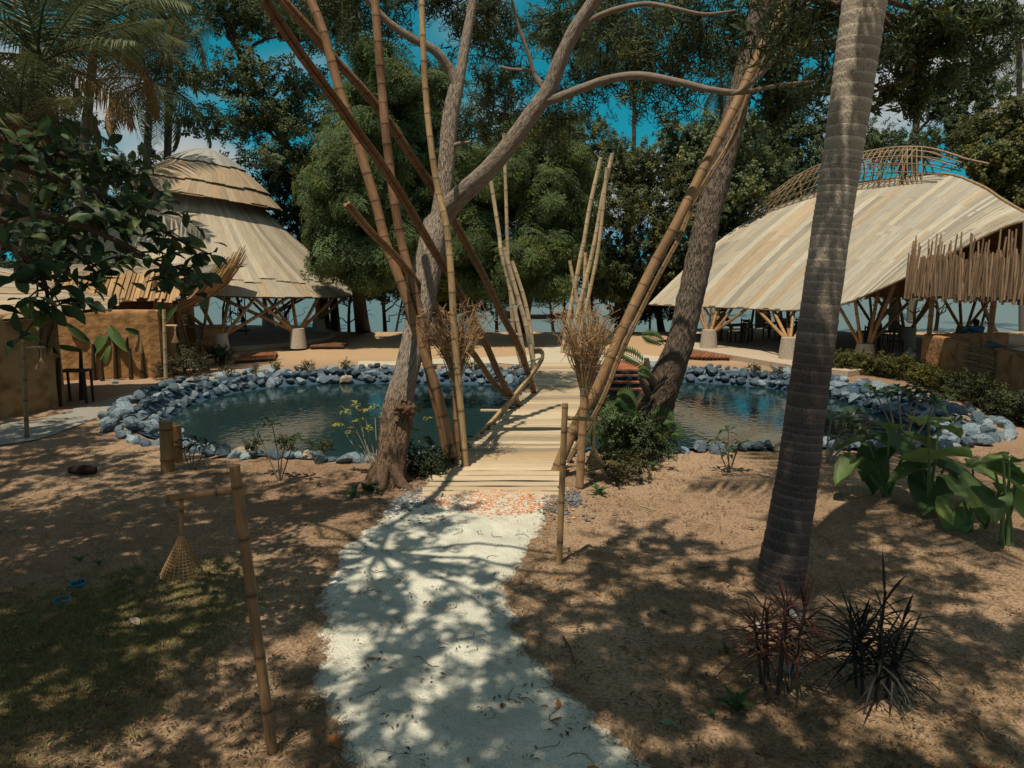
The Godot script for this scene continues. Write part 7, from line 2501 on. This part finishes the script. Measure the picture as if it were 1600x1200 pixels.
func person() -> void:
	# seated, seen from behind, one arm resting on the wall's top
	rng.seed = 981
	var at := Vector3(16.75, 0.2, -25.3)
	var t := thing("person", "person in a blue shirt seated with one arm out above the clay wall", "person", at)
	var J := {"hip": Vector3(0, 0.62, 0), "belly": Vector3(0, 0.80, -0.02), "chest": Vector3(0, 1.04, -0.06), "neck": Vector3(0, 1.24, -0.10), "head": Vector3(0, 1.40, -0.12), "sl": Vector3(-0.20, 1.17, -0.07), "sr": Vector3(0.20, 1.17, -0.07), "el": Vector3(-0.34, 0.98, -0.28), "er": Vector3(0.30, 0.92, -0.20), "wl": Vector3(-0.52, 0.95, -0.44), "wr": Vector3(0.16, 0.88, -0.42), "hl": Vector3(-0.59, 0.94, -0.49), "hr": Vector3(0.09, 0.88, -0.47), "kl": Vector3(-0.17, 0.56, -0.46), "kr": Vector3(0.17, 0.56, -0.46), "fl": Vector3(-0.17, 0.12, -0.44), "fr": Vector3(0.17, 0.12, -0.44), "tl": Vector3(-0.18, 0.05, -0.62), "tr": Vector3(0.18, 0.05, -0.62), "gl": Vector3(-0.10, 0.60, -0.02), "gr": Vector3(0.10, 0.60, -0.02)}
	var bones := [["hip", "belly", 0.15, 0.145], ["belly", "chest", 0.145, 0.165], ["chest", "neck", 0.15, 0.07], ["neck", "head", 0.058, 0.06], ["sl", "sr", 0.085, 0.085], ["sl", "el", 0.068, 0.052], ["sr", "er", 0.068, 0.052], ["el", "wl", 0.05, 0.034], ["er", "wr", 0.05, 0.034], ["wl", "hl", 0.036, 0.03], ["wr", "hr", 0.036, 0.03], ["gl", "kl", 0.10, 0.07], ["gr", "kr", 0.10, 0.07], ["kl", "fl", 0.068, 0.045], ["kr", "fr", 0.068, 0.045], ["fl", "tl", 0.045, 0.035], ["fr", "tr", 0.045, 0.035], ["head", "head", 0.105, 0.105]]
	var segs := []
	for b in bones: segs.append([J[b[0]], J[b[1]], b[2], b[3]])
	var f := func(p: Vector3) -> float:
		var acc := 0.0
		for s in segs:
			var ab: Vector3 = s[1] - s[0]
			var l2 := ab.length_squared()
			var u := clampf((p - s[0]).dot(ab) / l2, 0, 1) if l2 > 0.0 else 0.0
			var d: float = p.distance_to(s[0] + ab * u) - lerpf(s[2], s[3], u)
			if d < 0.12: acc += exp(-d * 45.0)
		return 9.0 if acc == 0.0 else -log(acc) / 45.0
	var cell := 0.03
	var lo := Vector3(-0.75, -0.02, -0.75)
	var nx := 40
	var ny := 54
	var nz := 35
	var val := PackedFloat32Array()
	val.resize(nx * ny * nz)
	for k in nz:
		for j in ny:
			for i in nx: val[i + nx * (j + ny * k)] = f.call(lo + Vector3(i, j, k) * cell)
	var id := PackedInt32Array()
	id.resize(nx * ny * nz)
	id.fill(-1)
	var mb := MB.new()
	for k in nz - 1:
		for j in ny - 1:
			for i in nx - 1:
				var sum := Vector3.ZERO
				var n := 0
				for e in [[0, 0, 0, 1, 0, 0], [0, 1, 0, 1, 1, 0], [0, 0, 1, 1, 0, 1], [0, 1, 1, 1, 1, 1], [0, 0, 0, 0, 1, 0], [1, 0, 0, 1, 1, 0], [0, 0, 1, 0, 1, 1], [1, 0, 1, 1, 1, 1], [0, 0, 0, 0, 0, 1], [1, 0, 0, 1, 0, 1], [0, 1, 0, 0, 1, 1], [1, 1, 0, 1, 1, 1]]:
					var a := val[i + e[0] + nx * (j + e[1] + ny * (k + e[2]))]
					var b := val[i + e[3] + nx * (j + e[4] + ny * (k + e[5]))]
					if (a < 0.0) != (b < 0.0):
						sum += Vector3(e[0], e[1], e[2]).lerp(Vector3(e[3], e[4], e[5]), a / (a - b))
						n += 1
				if n == 0: continue
				var p := lo + (Vector3(i, j, k) + sum / n) * cell
				var g := Vector3(f.call(p + Vector3(0.01, 0, 0)) - f.call(p - Vector3(0.01, 0, 0)), f.call(p + Vector3(0, 0.01, 0)) - f.call(p - Vector3(0, 0.01, 0)), f.call(p + Vector3(0, 0, 0.01)) - f.call(p - Vector3(0, 0, 0.01))).normalized()
				var kk := Color(0.05, 0.14, 0.25)
				if p.y > 1.27: kk = Color(0.035, 0.025, 0.02) if p.z > -0.16 or p.y > 1.44 else Color(0.20, 0.11, 0.07)
				elif p.y > 1.235 and absf(p.x) < 0.09: kk = Color(0.20, 0.11, 0.07)
				elif p.z < -0.36 and p.y > 0.8: kk = Color(0.20, 0.11, 0.07)
				elif p.y < 0.70: kk = Color(0.06, 0.065, 0.08) if p.y > 0.12 else Color(0.04, 0.03, 0.03)
				id[i + nx * (j + ny * k)] = mb.vert(p, g, Vector2.ZERO, kk)
	var step := [1, nx, nx * ny]
	for k in range(1, nz - 1):
		for j in range(1, ny - 1):
			for i in range(1, nx - 1):
				var at0 := i + nx * (j + ny * k)
				for ax in 3:
					var a := val[at0]
					var b := val[at0 + step[ax]]
					if (a < 0.0) == (b < 0.0): continue
					var u: int = step[(ax + 1) % 3]
					var w: int = step[(ax + 2) % 3]
					var q := [id[at0 - u - w], id[at0 - w], id[at0], id[at0 - u]]
					if q.min() < 0: continue
					if a < 0.0: mb.idx.append_array([q[0], q[2], q[1], q[0], q[3], q[2]])
					else: mb.idx.append_array([q[0], q[1], q[2], q[0], q[2], q[3]])
	put(mb, M.plain, "body", t)
	# low stool
	var st := thing("stool", "plain wooden stool under the seated person in blue", "stool", at + Vector3(0, 0, 0.02))
	mb = MB.new()
	mb.box(Transform3D(Basis(), Vector3(0, 0.43, 0)), Vector3(0.4, 0.05, 0.36), Color(0.14, 0.09, 0.05))
	put(mb, M.wood, "seat", st)
	for x in [-0.15, 0.15]:
		for z in [-0.13, 0.13]:
			mb = MB.new()
			mb.box(Transform3D(Basis(), Vector3(x, 0.2, z)), Vector3(0.045, 0.4, 0.045), Color(0.13, 0.08, 0.05))
			put(mb, M.wood, "leg", st)


func _ready() -> void:
	make_camera_and_light()
	make_materials()
	make_ground()
	pavilion()
	kitchen()
	round_hut()
	clay_house()
	near_hut()
	make_clusters()
	background_trees()
	bridge()
	decks()
	rocks()
	gate()
	lamps()
	old_tree()
	ringed_palm()
	leaning_tree()
	almond_branch()
	shade_trees()
	small_plants()
	big_leaves()
	person()
	pots()
	ground_cover()
	fallen_leaves()
